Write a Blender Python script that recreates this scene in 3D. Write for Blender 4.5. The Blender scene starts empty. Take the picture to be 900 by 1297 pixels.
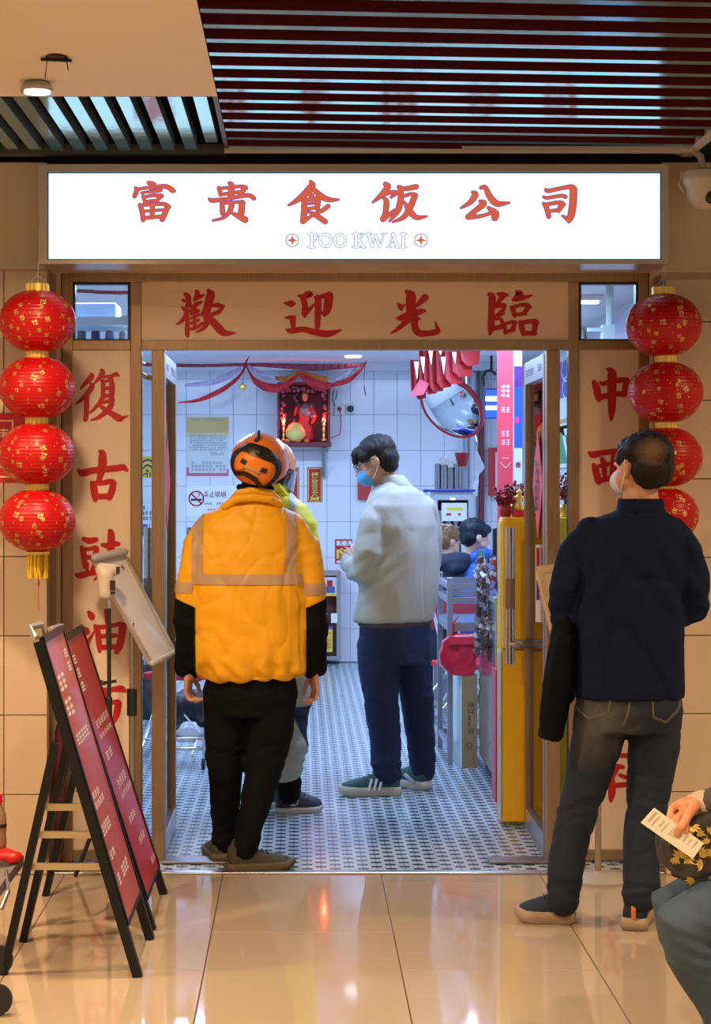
import bpy, bmesh, math, random
from mathutils import Vector, Matrix, noise
random.seed(7)
PI = math.pi
SC = bpy.context.scene
COL = SC.collection
# ---------------------------------------------------------------- camera, world, exposure, big lights
F = 2300.0                      # focal length in pixels of the 900x1297 frame
CU, CV, CH = 380.0, 611.0, 1.6  # vanishing point of the depth lines, eye height
cam = bpy.data.cameras.new('camera'); camo = bpy.data.objects.new('camera', cam); COL.objects.link(camo)
camo.location = (0, 0, CH); camo.rotation_euler = (PI/2, 0, 0)
cam.sensor_width = 36; cam.lens = 36*F/1297
cam.shift_x = (450-CU)/1297; cam.shift_y = -(648.5-CV)/1297
cam.clip_start = .05; cam.clip_end = 100
SC.camera = camo
w = bpy.data.worlds.new('world'); SC.world = w; w.use_nodes = True
w.node_tree.nodes['Background'].inputs[0].default_value = (1, .74, .50, 1)
w.node_tree.nodes['Background'].inputs[1].default_value = .42
SC.view_settings.view_transform = 'Standard'; SC.view_settings.look = 'None'
SC.view_settings.exposure = 0.0; SC.view_settings.gamma = 1; SC.view_settings.use_curve_mapping = False
SC.cycles.max_bounces = 8; SC.cycles.transparent_max_bounces = 16
SC.cycles.sample_clamp_indirect = 6
def area(name, loc, size, power, col, rot=(0,0,0), shape='RECTANGLE', size_y=None, spread=180):
    l = bpy.data.lights.new(name, 'AREA'); l.energy = power; l.color = col; l.shape = shape; l.size = size
    if shape in ('RECTANGLE','ELLIPSE'): l.size_y = size_y or size
    l.spread = math.radians(spread)
    o = bpy.data.objects.new(name, l); o.location = loc; o.rotation_euler = rot; COL.objects.link(o); return o
WARM = (1, .72, .44); COOL = (.46, .64, 1.0)
for i, (x, y) in enumerate([(-.866,5.9), (-2.2,5.6), (-1.6,3.6), (0.1,3.2), (1.9,3.6), (2.9,5.8), (.4,1.0), (-1.5,.6), (2.2,.8)]):
    area('downlight_lamp', (x, y, 2.86), .16, 47, WARM, shape='DISK', spread=150)
for i, (x, y) in enumerate([(-.9,9.2), (.9,9.2), (-.9,11.6), (.9,11.6), (-.9,14.0), (.9,14.0)]):
    area('tube_lamp', (x, y, 2.60), .9, 50, COOL, size_y=.14)

# ---------------------------------------------------------------- helpers
def W(u, v, Y):
    return Vector(((u-CU)*Y/F, Y, CH-(v-CV)*Y/F))
def fy(v): return CH*F/(v-CV)
MATS = {}
def nodes_of(m): return m.node_tree.nodes, m.node_tree.links
def mat(name, col, rough=.5, metal=0, bump=0, bscale=40, var=0, vscale=6, spec=.5, emit=None, estr=0, coat=0, sheen=0, stretch=None, bdist=.01):
    if name in MATS: return MATS[name]
    m = bpy.data.materials.new(name); m.use_nodes = True
    N, L = nodes_of(m); b = N['Principled BSDF']
    b.inputs['Base Color'].default_value = (*col, 1); b.inputs['Roughness'].default_value = rough
    b.inputs['Metallic'].default_value = metal; b.inputs['Specular IOR Level'].default_value = spec
    b.inputs['Coat Weight'].default_value = coat; b.inputs['Coat Roughness'].default_value = .06
    b.inputs['Sheen Weight'].default_value = sheen
    if emit: b.inputs['Emission Color'].default_value = (*emit, 1); b.inputs['Emission Strength'].default_value = estr
    if bump or var:
        tc = N.new('ShaderNodeTexCoord'); mp = N.new('ShaderNodeMapping'); L.new(tc.outputs['Object'], mp.inputs[0])
        if stretch: mp.inputs['Scale'].default_value = stretch
    if bump:
        n = N.new('ShaderNodeTexNoise'); n.inputs['Scale'].default_value = bscale; n.inputs['Detail'].default_value = 3
        L.new(mp.outputs[0], n.inputs['Vector']); bp = N.new('ShaderNodeBump'); bp.inputs['Strength'].default_value = bump; bp.inputs['Distance'].default_value = bdist
        L.new(n.outputs[0], bp.inputs['Height']); L.new(bp.outputs[0], b.inputs['Normal'])
    if var:
        n = N.new('ShaderNodeTexNoise'); n.inputs['Scale'].default_value = vscale; n.inputs['Detail'].default_value = 4
        L.new(mp.outputs[0], n.inputs['Vector'])
        hs = N.new('ShaderNodeMix'); hs.data_type = 'RGBA'
        hs.inputs['A'].default_value = (*[c*(1-var) for c in col], 1); hs.inputs['B'].default_value = (*[min(1, c*(1+var)) for c in col], 1)
        L.new(n.outputs[0], hs.inputs['Factor']); L.new(hs.outputs['Result'], b.inputs['Base Color'])
    MATS[name] = m; return m
def glass(name, tint=(1,1,1), refl=1.0, rough=.02):
    if name in MATS: return MATS[name]
    m = bpy.data.materials.new(name); m.use_nodes = True; N, L = nodes_of(m)
    N.remove(N['Principled BSDF']); t = N.new('ShaderNodeBsdfTransparent'); t.inputs[0].default_value = (*tint, 1)
    g = N.new('ShaderNodeBsdfGlossy'); g.inputs['Roughness'].default_value = rough
    fr = N.new('ShaderNodeFresnel'); fr.inputs[0].default_value = 1.45
    mu = N.new('ShaderNodeMath'); mu.operation = 'MULTIPLY'; mu.inputs[1].default_value = refl; L.new(fr.outputs[0], mu.inputs[0])
    mx = N.new('ShaderNodeMixShader'); L.new(mu.outputs[0], mx.inputs[0]); L.new(t.outputs[0], mx.inputs[1]); L.new(g.outputs[0], mx.inputs[2])
    L.new(mx.outputs[0], N['Material Output'].inputs[0]); MATS[name] = m; return m

class MB:
    def __init__(s): s.v = []; s.f = []; s.m = []; s.k = 0
    def add(s, vs, fs, k=None):
        o = len(s.v); s.v += [Vector(v) for v in vs]; s.f += [tuple(i+o for i in f) for f in fs]; s.m += [s.k if k is None else k]*len(fs); return s
    def box(s, x0, x1, y0, y1, z0, z1, k=None, bev=0):
        if bev:
            bm = bmesh.new(); bmesh.ops.create_cube(bm, size=1)
            for v in bm.verts: v.co = Vector(((x0+x1)/2+v.co.x*(x1-x0), (y0+y1)/2+v.co.y*(y1-y0), (z0+z1)/2+v.co.z*(z1-z0)))
            bmesh.ops.bevel(bm, geom=bm.edges[:], offset=bev, segments=2, affect='EDGES', profile=.5)
            bm.verts.index_update(); s.add([v.co.copy() for v in bm.verts], [[v.index for v in f.verts] for f in bm.faces], k); bm.free(); return s
        vs = [(x,y,z) for x in (x0,x1) for y in (y0,y1) for z in (z0,z1)]
        return s.add(vs, [(0,1,3,2),(4,6,7,5),(0,4,5,1),(2,3,7,6),(0,2,6,4),(1,5,7,3)], k)
    def px(s, u0, v0, u1, v1, Y, d=.02, k=None, bev=0):   # box whose near face spans these pixels at depth Y
        a = W(u0, v0, Y); b = W(u1, v1, Y); return s.box(a.x, b.x, Y, Y+d, b.z, a.z, k, bev)
    def slab(s, P, n, t, k=None):       # polygon P extruded by n*t
        n = Vector(n).normalized()*t; c = len(P); P = [Vector(p) for p in P]
        return s.add(P+[p+n for p in P], [tuple(range(c))[::-1], tuple(range(c, 2*c))]+[(i, (i+1)%c, (i+1)%c+c, i+c) for i in range(c)], k)
    def bar(s, a, b, w, h=None, k=None, up=(0,0,1)):
        a, b = Vector(a), Vector(b); h = h or w; d = (b-a).normalized(); up = Vector(up)
        if abs(d.dot(up)) > .98: up = Vector((0,1,0))
        x = d.cross(up).normalized()*w/2; y = d.cross(x).normalized()*h/2
        vs = [p+i*x+j*y for p in (a,b) for i in (-1,1) for j in (-1,1)]
        return s.add(vs, [(0,1,3,2),(4,6,7,5),(0,4,5,1),(2,3,7,6),(0,2,6,4),(1,5,7,3)], k)
    def tube(s, pts, r, n=12, k=None, round_=True, flat=None, ref=None):
        pts = [Vector(p) for p in pts]
        if not isinstance(r, (list, tuple)): r = [r]*len(pts)
        r = [(q, q) if not isinstance(q, (list, tuple)) else q for q in r]
        if round_:
            d0 = (pts[0]-pts[1]).normalized(); d1 = (pts[-1]-pts[-2]).normalized(); m0 = min(r[0]); m1 = min(r[-1])
            P = []; R = []
            for t in (80, 55, 28): a = math.radians(t); P.append(pts[0]+d0*m0*math.sin(a)); R.append((r[0][0]*math.cos(a), r[0][1]*math.cos(a)))
            P += pts; R += r
            for t in (28, 55, 80): a = math.radians(t); P.append(pts[-1]+d1*m1*math.sin(a)); R.append((r[-1][0]*math.cos(a), r[-1][1]*math.cos(a)))
            pts, r = P, R
        vs = []; x = None
        for i, p in enumerate(pts):
            d = (pts[min(i+1, len(pts)-1)]-pts[max(i-1, 0)]).normalized()
            if x is None:
                q = Vector(ref) if ref else (Vector((0,1,0)) if abs(d.y) < .9 else Vector((1,0,0)))
                x = (q-d*q.dot(d)).normalized()
            else: x = (x-d*x.dot(d)).normalized()
            y = d.cross(x)
            for j in range(n): a = 2*PI*j/n; vs.append(p+x*math.cos(a)*r[i][0]+y*math.sin(a)*r[i][1])
        c = len(pts); fs = [(i*n+j, i*n+(j+1)%n, (i+1)*n+(j+1)%n, (i+1)*n+j) for i in range(c-1) for j in range(n)]
        fs += [tuple(range(n))[::-1], tuple(range((c-1)*n, c*n))]
        return s.add(vs, fs, k)
    def loft(s, rings, k=None):
        n = len(rings[0]); c = len(rings); vs = [p for r in rings for p in r]
        fs = [(i*n+j, i*n+(j+1)%n, (i+1)*n+(j+1)%n, (i+1)*n+j) for i in range(c-1) for j in range(n)]
        fs += [tuple(range(n))[::-1], tuple(range((c-1)*n, c*n))]; return s.add(vs, fs, k)
    def lathe(s, prof, c=(0,0,0), n=24, k=None, axis=None):
        c = Vector(c); M = Matrix.Identity(3)
        if axis is not None: M = Vector((0,0,1)).rotation_difference(Vector(axis)).to_matrix()
        rings = [[c+M@Vector((max(r,1e-4)*math.cos(2*PI*j/n), max(r,1e-4)*math.sin(2*PI*j/n), z)) for j in range(n)] for r, z in prof]
        return s.loft(rings, k)
    def ell(s, c, r, n=16, m=10, M=None, k=None):
        c = Vector(c); r = (r, r, r) if not isinstance(r, (tuple, list)) else r
        M = M or Matrix.Identity(3); rings = []
        for i in range(1, m):
            a = PI*i/m; rings.append([c+M@Vector((r[0]*math.sin(a)*math.cos(2*PI*j/n), r[1]*math.sin(a)*math.sin(2*PI*j/n), -r[2]*math.cos(a))) for j in range(n)])
        return s.loft(rings, k)
    def xf(s, M):
        s.v = [M@v for v in s.v]; return s
    def mesh(s, name):
        me = bpy.data.meshes.new(name); me.from_pydata([tuple(v) for v in s.v], [], s.f); me.update(); return me
    def build(s, name, mats, parent=None, smooth=False, origin=None, bev=0):
        mats = mats if isinstance(mats, (list, tuple)) else [mats]
        if parent is not None: org = world_loc(parent)
        else:
            xs = [v.x for v in s.v]; ys = [v.y for v in s.v]; zs = [v.z for v in s.v]
            org = Vector(origin) if origin is not None else Vector(((min(xs)+max(xs))/2, (min(ys)+max(ys))/2, min(zs)))
        s.v = [v-org for v in s.v]
        bm = bmesh.new(); vv = [bm.verts.new(v) for v in s.v]
        for f, k in zip(s.f, s.m):
            try: fc = bm.faces.new([vv[i] for i in f]); fc.material_index = k; fc.smooth = bool(smooth)
            except ValueError: pass
        bmesh.ops.recalc_face_normals(bm, faces=bm.faces[:])
        me = bpy.data.meshes.new(name); bm.to_mesh(me); bm.free()
        for m_ in mats: me.materials.append(m_)
        if smooth == 'auto' or (smooth and not isinstance(smooth, str) and smooth != 1):
            pass
        if smooth == 'auto': me.set_sharp_from_angle(angle=math.radians(35))
        return link(name, me, parent, org)
def world_loc(o):
    l = o.location.copy()
    while o.parent: o = o.parent; l += o.location
    return l
def link(name, me, parent, org):
    o = bpy.data.objects.new(name, me); COL.objects.link(o)
    if parent is not None: o.parent = parent
    else: o.location = org
    return o
def tag(o, label=None, cat=None, group=None, kind=None):
    if label: o['label'] = label
    if cat: o['category'] = cat
    if group: o['group'] = group
    if kind: o['kind'] = kind
    return o
def thing(name, label, cat, loc, group=None, rz=0):
    o = bpy.data.objects.new(name, None); COL.objects.link(o); o.location = loc; o.rotation_euler = (0,0,rz); o.empty_display_size = .1
    return tag(o, label, cat, group)
def setting(name, loc=(0,0,0), label=None):
    o = bpy.data.objects.new(name, None); COL.objects.link(o); o.location = loc; return tag(o, kind='structure', label=label)
def inst(src, name, parent, off):     # a repeat of a part that shares its mesh
    c = src.copy(); c.name = name; COL.objects.link(c); c.parent = parent; c.location = src.location+Vector(off); return c
def solid(name, mb, mats, parent, voxel=.009, smooth=3, disp=None, sub=False):
    """union of the closed pieces in mb as one skin"""
    org = world_loc(parent) if parent is not None else Vector((0,0,0))
    me = mb.mesh('tmp'); o = bpy.data.objects.new('tmp', me); COL.objects.link(o)
    bm = bmesh.new(); bm.from_mesh(me); bmesh.ops.recalc_face_normals(bm, faces=bm.faces[:]); bm.to_mesh(me); bm.free()
    r = o.modifiers.new('r', 'REMESH'); r.mode = 'VOXEL'; r.voxel_size = voxel; r.use_smooth_shade = True
    sm = o.modifiers.new('s', 'SMOOTH'); sm.iterations = smooth; sm.factor = .5
    dg = bpy.context.evaluated_depsgraph_get(); dg.update()
    out = bpy.data.meshes.new_from_object(o.evaluated_get(dg)); bpy.data.objects.remove(o); bpy.data.meshes.remove(me)
    if disp:
        nn = [v.normal.copy() for v in out.vertices]
        for v, n in zip(out.vertices, nn): v.co += n*disp(v.co, n)
    for v in out.vertices: v.co -= org
    out.name = name
    for m_ in (mats if isinstance(mats, (list, tuple)) else [mats]): out.materials.append(m_)
    out.polygons.foreach_set('use_smooth', [True]*len(out.polygons)); out.update()
    return link(name, out, parent, org)
def clip_from(src, name, material, parent, planes, off=.003, label=None, sel=None):
    """a piece of cloth lying on src: src's surface cut by planes (point, normal kept side), in world space"""
    org = world_loc(src); bm = bmesh.new(); bm.from_mesh(src.data)
    for p, n in planes:
        bmesh.ops.bisect_plane(bm, geom=bm.verts[:]+bm.edges[:]+bm.faces[:], plane_co=Vector(p)-org, plane_no=Vector(n), clear_inner=True, dist=1e-6)
    if sel:
        bad = [f for f in bm.faces if not sel(f.calc_center_median()+org, f.normal)]
        bmesh.ops.delete(bm, geom=bad, context='FACES')
    bm.normal_update()
    nn = [(v, v.normal.copy()) for v in bm.verts]
    for v, n in nn: v.co += n*off
    me = bpy.data.meshes.new(name); bm.to_mesh(me); bm.free()
    me.materials.clear(); me.materials.append(material)
    for p in me.polygons: p.use_smooth = True; p.material_index = 0
    o = link(name, me, parent, org)
    if parent is not None: o.location = org-world_loc(parent) if parent is not src else (0,0,0)
    if label: o['label'] = label
    return o

# flat brushed lettering: strokes of "x,y,w x,y,w" in the pixels of a zoomed crop
def cat_rom(P, seg=5):
    if len(P) < 3: return [tuple(a+(b-a)*t/4 for a, b in zip(P[0], P[1])) for t in range(5)] if len(P) == 2 else P
    out = []
    for i in range(len(P)-1):
        p0 = P[max(i-1,0)]; p1 = P[i]; p2 = P[i+1]; p3 = P[min(i+2, len(P)-1)]
        for j in range(seg):
            t = j/seg
            out.append(tuple(.5*((2*b)+(c-a)*t+(2*a-5*b+4*c-d)*t*t+(3*b-a-3*c+d)*t**3) for a,b,c,d in zip(p0,p1,p2,p3)))
    out.append(P[-1]); return out
def strokes(mb, txt, x0, y0, sc, Y, grow=0, t=.0012, k=None, step=.00004, surf=None):
    S = surf or (lambda u, v, y: W(u, v, y))
    for si, st in enumerate(txt.strip().split(';')):
        P = [tuple(float(q) for q in p.split(',')) for p in st.split()]
        if not P: continue
        P = [(x0+a/sc, y0+b/sc, c/sc+grow) for a, b, c in P]; P = [(a, b, max(c, 1e-3 if surf else .25)) for a, b, c in cat_rom(P)]
        Yk = Y-si*step; L = []; R = []
        n = len(P)
        for i, (x, y, w_) in enumerate(P):
            a = P[max(i-1,0)]; b = P[min(i+1,n-1)]; dx, dy = b[0]-a[0], b[1]-a[1]; d = math.hypot(dx, dy) or 1
            L.append((x-dy/d*w_/2, y+dx/d*w_/2)); R.append((x+dy/d*w_/2, y-dx/d*w_/2))
        def cap(c, ang0):
            x, y, w_ = c; return [(x+math.cos(ang0+PI*j/6)*w_/2, y+math.sin(ang0+PI*j/6)*w_/2) for j in range(1, 6)]
        a, b = P[-2], P[-1]; ang = math.atan2(b[1]-a[1], b[0]-a[0]); c0, c1 = P[0], P[1]; ang0 = math.atan2(c1[1]-c0[1], c1[0]-c0[0])
        for i in range(n-1):
            q = [S(*L[i], Yk), S(*L[i+1], Yk), S(*R[i+1], Yk), S(*R[i], Yk)]; mb.add(q, [(0,1,2,3)], k)
        e = cap(b, ang-PI/2); q = [S(*R[-1], Yk)]+[S(*p, Yk) for p in e]+[S(*L[-1], Yk)]; mb.add(q, [tuple(range(len(q)))], k)
        e = cap(c0, ang0+PI/2); q = [S(*L[0], Yk)]+[S(*p, Yk) for p in e]+[S(*R[0], Yk)]; mb.add(q, [tuple(range(len(q)))], k)
    return mb
def scribble(mb, u0, v0, u1, v1, cols, rows, Y, rnd, w=.35, k=None, surf=None):
    """unreadably small print: rows of tiny stroke clusters"""
    S = surf or (lambda u, v, y: W(u, v, y)); cw = (u1-u0)/cols; ch = (v1-v0)/rows
    for r in range(rows):
        for c in range(cols):
            if rnd.random() < .12: continue
            x = u0+c*cw; y = v0+r*ch
            for j in range(3):
                a = y+ch*(.15+.25*j+.05*rnd.random()); q = x+cw*.1; z = x+cw*.85
                mb.add([S(q, a, Y), S(z, a, Y), S(z, a+ch*w*.35, Y), S(q, a+ch*w*.35, Y)], [(0,1,2,3)], k)
            b = x+cw*(.25+.4*rnd.random()); mb.add([S(b, y+ch*.1, Y-.0001), S(b+cw*.14, y+ch*.1, Y-.0001), S(b+cw*.14, y+ch*.8, Y-.0001), S(b, y+ch*.8, Y-.0001)], [(0,1,2,3)], k)
    return mb
# ---------------------------------------------------------------- materials
BRONZE = mat('bronze', (.42, .28, .16), .32, .85, bump=.15, bscale=60, var=.25, vscale=12, stretch=(8,8,.6))
STEEL = mat('steel', (.52, .53, .55), .3, 1, bump=.05, bscale=80)
CHROME = mat('chrome', (.75, .76, .78), .12, 1)
DARKM = mat('dark_metal', (.004, .004, .004), .4, spec=.35)
BLACKP = mat('black_plastic', (.012, .012, .013), .4)
WALLT = mat('wall_tile_cream', (.60, .445, .30), .38, var=.06, vscale=3, bump=.05, bscale=20)
PLAST = mat('plaster_cream', (.60, .47, .32), .6, var=.05, vscale=2)
GROUT = mat('grout_brown', (.16, .10, .06), .8)
CEILP = mat('ceiling_cream', (.74, .63, .48), .75, var=.04, vscale=2)
VOID = mat('void_dark', (.020, .024, .022), .9)
FLT = mat('floor_tile_glossy', (.44, .34, .235), .05, var=.07, vscale=1.2, spec=.6, coat=.25)
SLATF = mat('slat_red', (.075, .005, .007), .45, spec=.25)
SLATB = mat('slat_gloss_cyan_reflection', (.16, .42, .55), .14, metal=.8, bump=.03, bscale=15)  # slat undersides: cyan of the reflected sign is painted into the base colour
BEAMB = mat('beam_gloss_cyan_reflection', (.24, .46, .56), .13, metal=.7, bump=.12, bscale=12)  # beam undersides likewise tinted cyan to carry the sign's reflection
TILEW = mat('white_wall_tile', (.74, .77, .82), .14, spec=.5)
GROUTW = mat('grout_grey', (.30, .36, .42), .8)
CEILW = mat('ceiling_white', (.78, .80, .83), .7)
BANNER = mat('banner_cream', (.74, .57, .43), .55, var=.03, vscale=4)
RED = mat('red_print', (.48, .003, .005), .5)
ORANGE = mat('orange_print', (.62, .10, .045), .5)
PURPLE = mat('purple_print', (.22, .06, .30), .5)
GOLD = mat('gold', (.90, .62, .16), .3, .65)
WHITE = mat('white_paint', (.75, .75, .75), .5)
WPRINT = mat('white_print', (.85, .80, .78), .6)
BLKPR = mat('black_print', (.03, .03, .035), .6)
REDPL = mat('red_plastic', (.65, .012, .015), .35)
GLASS = glass('clear_glass', (.93, .97, .96), 1.0)
SIGNW = bpy.data.materials.new('lit_sign_face'); SIGNW.use_nodes = True
_N, _L = nodes_of(SIGNW); _N.remove(_N['Principled BSDF']); _e = _N.new('ShaderNodeEmission'); _e.inputs[0].default_value = (.60, .85, 1.0, 1); _e.inputs[1].default_value = 1.7
_L.new(_e.outputs[0], _N['Material Output'].inputs[0])
def emis(name, col, s):
    m = bpy.data.materials.new(name); m.use_nodes = True; N, L = nodes_of(m); N.remove(N['Principled BSDF']); e = N.new('ShaderNodeEmission')
    e.inputs[0].default_value = (*col, 1); e.inputs[1].default_value = s; L.new(e.outputs[0], N['Material Output'].inputs[0]); return m
LAMP = emis('lamp_warm', (1, .80, .66), 6)
LAMPC = emis('lamp_cool', (.80, .92, 1), 4)
SORANGE = emis('lit_orange', (.68, .115, .055), 1.0); SPURPLE = emis('lit_purple', (.30, .07, .32), 1.0)
BLUEL = emis('blue_lamp', (.03, .10, 1), 2.0)
FLAME = emis('flame', (1, .35, .12), 6)

# mosaic floor: staggered short dark bars on pale tile
MOS = bpy.data.materials.new('mosaic'); MOS.use_nodes = True
N, L = nodes_of(MOS); B = N['Principled BSDF']; B.inputs['Roughness'].default_value = .22
tc = N.new('ShaderNodeTexCoord'); sp = N.new('ShaderNodeSeparateXYZ')
g = N.new('ShaderNodeNewGeometry'); L.new(g.outputs['Position'], sp.inputs[0])
def M_(op, a, b=None, c=None):
    n = N.new('ShaderNodeMath'); n.operation = op
    for i, q in enumerate((a, b, c)):
        if q is None: continue
        if isinstance(q, (int, float)): n.inputs[i].default_value = q
        else: L.new(q, n.inputs[i])
    return n.outputs[0]
cx, cy = .058, .084
ux = M_('DIVIDE', sp.outputs[0], cx); ix = M_('FLOOR', ux); par = M_('MULTIPLY', M_('MODULO', M_('ABSOLUTE', ix), 2), .5)
uy = M_('ADD', M_('DIVIDE', sp.outputs[1], cy), par)
fx = M_('FRACT', ux); fyy = M_('FRACT', uy)
bx = M_('LESS_THAN', M_('ABSOLUTE', M_('SUBTRACT', fx, .5)), .38); by = M_('LESS_THAN', M_('ABSOLUTE', M_('SUBTRACT', fyy, .5)), .18)
vx = M_('LESS_THAN', M_('ABSOLUTE', M_('SUBTRACT', fx, .5)), .07); vy = M_('LESS_THAN', M_('ABSOLUTE', M_('SUBTRACT', fyy, .5)), .42)
dk = M_('MAXIMUM', M_('MULTIPLY', bx, by), M_('MULTIPLY', M_('MULTIPLY', vx, vy), .55))
mx = N.new('ShaderNodeMix'); mx.data_type = 'RGBA'; mx.inputs['A'].default_value = (.40, .46, .50, 1); mx.inputs['B'].default_value = (.012, .035, .055, 1)
L.new(dk, mx.inputs['Factor']); L.new(mx.outputs['Result'], B.inputs['Base Color'])

# ---------------------------------------------------------------- setting: outer floor
YT = 7.42
fl = setting('floor', (0, 0, 0))
MB().box(-4.2, 5.0, .2, YT+.02, -.06, -.006).build('screed', GROUT, fl)
proto = {}
for k in range(-6, 7):
    x0 = -.315+.646*k; x1 = x0+.646
    ys = [0.2, 1.58, 2.87, 4.16, 5.17+.29, 6.46+.29, YT] if k % 2 else [.2, 1.29, 2.58, 3.87, 5.16, 6.46, YT]
    ys = [.2, 1.3, 2.6, 3.88, 5.17, 6.46, YT] if k % 2 == 0 else [.2, .8, 2.09, 3.38, 4.67, 5.96, 7.25, YT]
    for a, b in zip(ys[:-1], ys[1:]):
        key = round(b-a, 3)
        if key not in proto: proto[key] = MB().box(.002, .644, .001, b-a-.001, -.03, 0, bev=.0012).build('floor_tile', FLT, fl); src = proto[key]; src.location = (x0, a, 0)
        else: c = proto[key].copy(); c.name = 'floor_tile'; COL.objects.link(c); c.location = (x0, a, 0)
# ---------------------------------------------------------------- inner floor
fi = setting('floor_inner', (0, 0, 0))
MB().box(-2.3, 2.2, YT+.03, 16.3, -.08, -.006).build('screed', GROUTW, fi)
tw, th = cx*10, cy*6; src = None
for i in range(-4, 4):
    for j in range(18):
        x0 = i*tw; y0 = math.ceil(7.46/cy)*cy+(j-1)*th
        if y0 > 16.1 or j == 0: continue
        if src is None:
            src = MB().box(.0015, tw-.0015, .0015, th-.0015, -.03, 0).build('mosaic_tile', MOS, fi); src.location = (x0, y0, 0)
        else: c = src.copy(); c.name = 'mosaic_tile'; COL.objects.link(c); c.parent = fi; c.location = (x0, y0, 0)
# trim at the threshold
tr = MB(); tr.box(-1.05, 1.52, YT-.005, YT+.035, -.03, .008, bev=.003); tr.build('trim_1', STEEL)['kind'] = 'structure'
tr = MB(); tr.box(-1.05, 1.52, YT-.02, YT-.006, -.03, .004); tr.build('trim_2', BRONZE)['kind'] = 'structure'

# ---------------------------------------------------------------- facade walls of large tiles
YW = 7.40; S = YW/F
def tiled_wall(name, x0, x1, ztop, joints_x, zs, y=YW):
    wl = setting(name, ((x0+x1)/2, y, 0))
    MB().box(x0, x1, y+.012, y+.25, 0, ztop).build('backing', GROUT, wl)
    MB().box(x0 if x0 > -2 and x0 < 0 else (x1 if x1 < 0 else x0)-.004, (x1 if x1 < 0 else x0)+.004, y+.01, y+.26, 0, ztop).build('corner_trim', mat('corner_brown', (.28,.17,.10), .18, .3), wl)
    for a, b in zip(joints_x[:-1], joints_x[1:]):
        for c, d in zip(zs[:-1], zs[1:]):
            MB().box(a+.002, b-.002, y, y+.02, c+.002, d-.002, bev=.0015).build('wall_tile', WALLT, wl)
    return wl
zl = [CH-(v-CV)*S for v in (1107, 1006.5, 906, 805.5, 705, 605, 504.5, 404, 341)]; zl[0] = .001
tiled_wall('wall_left', -3.2, -1.03, zl[-1], [-3.2, -2.607, -1.207-.7, -1.207, -1.03], zl)
zr = [CH-(v-CV)*S for v in (1107, 1003, 904, 805, 706, 606.5, 507, 407.5, 345)]; zr[0] = .001
tiled_wall('wall_right', 1.49, 4.2, zr[-1], [1.49, 2.1, 2.8, 3.5, 4.2], zr)
zt = CH-(209-CV)*S
for nm, a, b, z in (('wall_left_upper', -3.2, -1.03, zl[-1]), ('wall_right_upper', 1.47, 4.2, zr[-1])):
    o = MB().box(a, b, YW-.012, YW+.25, z, zt+.01, bev=.004).build(nm, PLAST); o['kind'] = 'structure'
    q = MB().box(a, b, YW-.006, YW+.01, z-(.03 if a > 0 else .008), z, bev=.001).build('ledge', mat('ledge_brown', (.42,.27,.16), .5), o)
    q.location = Vector((0,0,0)); q.matrix_parent_inverse = Matrix.Identity(4)
# header beam between the sign and the frame, and what lies above and behind
o = MB().box(-1.06, 1.50, 7.44, 7.74, CH-(346-CV)*7.65/F, zt).build('wall_front', PLAST); o['kind'] = 'structure'
o = MB().box(-4.2, 5.0, YW+.05, 7.8, zt, 3.6).build('wall_front_upper', VOID); o['kind'] = 'structure'
o = MB().box(-4.2, 5.0, .2, 7.8, 3.5, 3.6).build('ceiling_slab', VOID); o['kind'] = 'structure'
# ceiling: plain cream panel, depth beams, red slats
ZC = 2.92; HC = ZC-CH
o = MB().box(-4.2, -.2835, .2, 6.21, ZC, ZC+.14).build('ceiling', CEILP); o['kind'] = 'structure'
ce = setting('ceiling_beams', (-1.0, 6.7, ZC))
src = None
for k in range(-17, 1):
    u = 244+32.7*k; x = (u-CU)*6.21/F; y1 = 7.05 if k == 0 else 7.22
    mb = MB(); mb.box(x, x+.047, 6.215, y1, ZC+.002, ZC+.05, k=1); mb.box(x+.0005, x+.0465, 6.216, y1-.001, ZC, ZC+.003, k=0); mb.build('beam', [BEAMB, mat('beam_side', (.13,.15,.16), .4, .3)], ce)
for k in range(5):
    MB().tube([(-2.6+.55*k, 6.3, ZC+.30), (-2.1+.5*k, 6.8, ZC+.16+.03*(k%2)), (-1.9+.5*k, 7.3, ZC+.25)], .012, 6).build('cable', DARKM, ce)
MB().box(-2.9, -.3, 7.24, 7.30, ZC-.01, ZC+.03).build('end_channel', mat('dark_channel', (.05,.06,.06), .5), ce)
MB().box(-.62, -.60, 6.3, 6.9, ZC+.2, ZC+.22).build('duct_edge', STEEL, ce)
sl = setting('ceiling_slats', (.6, 6.0, ZC))
tn = .077; rndS = random.Random(3)
for k in range(-16, 13):
    y = 5.06+.1716*k; d = .044
    P = [(-.28, y), (1.535, y+tn*1.815), (1.535, y+tn*1.815+d), (-.28, y+d)]
    if P[1][1] > 7.26:
        pass
    z0, z1 = ZC, ZC+.085
    vs = [(a, b, z) for z in (z0, z1) for a, b in P]
    mb = MB(); mb.add(vs, [(3,2,1,0)], 1); mb.add(vs, [(4,5,6,7),(0,1,5,4),(1,2,6,5),(2,3,7,6),(3,0,4,7)], 0); mb.build('slat', [SLATF, SLATB], sl)
MB().box(-.30, -.283, .2, 7.2, ZC+.002, ZC+.08).build('side_rail', SLATF, sl)
MB().box(1.54, 1.585, .2, 7.36, ZC+.0, ZC+.05).build('end_rail', mat('rail_cream', (.55,.50,.45), .4, .2), sl)
MB().box(-.30, 1.55, 7.19+.0, 7.235, ZC-.01, ZC+.012).build('front_rail', mat('rail_cream', (.55,.50,.45), .4, .2), sl)
MB().box(-.26, 1.5, .2, 7.2, ZC+.09, ZC+.11).build('deck', VOID, sl)

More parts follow.
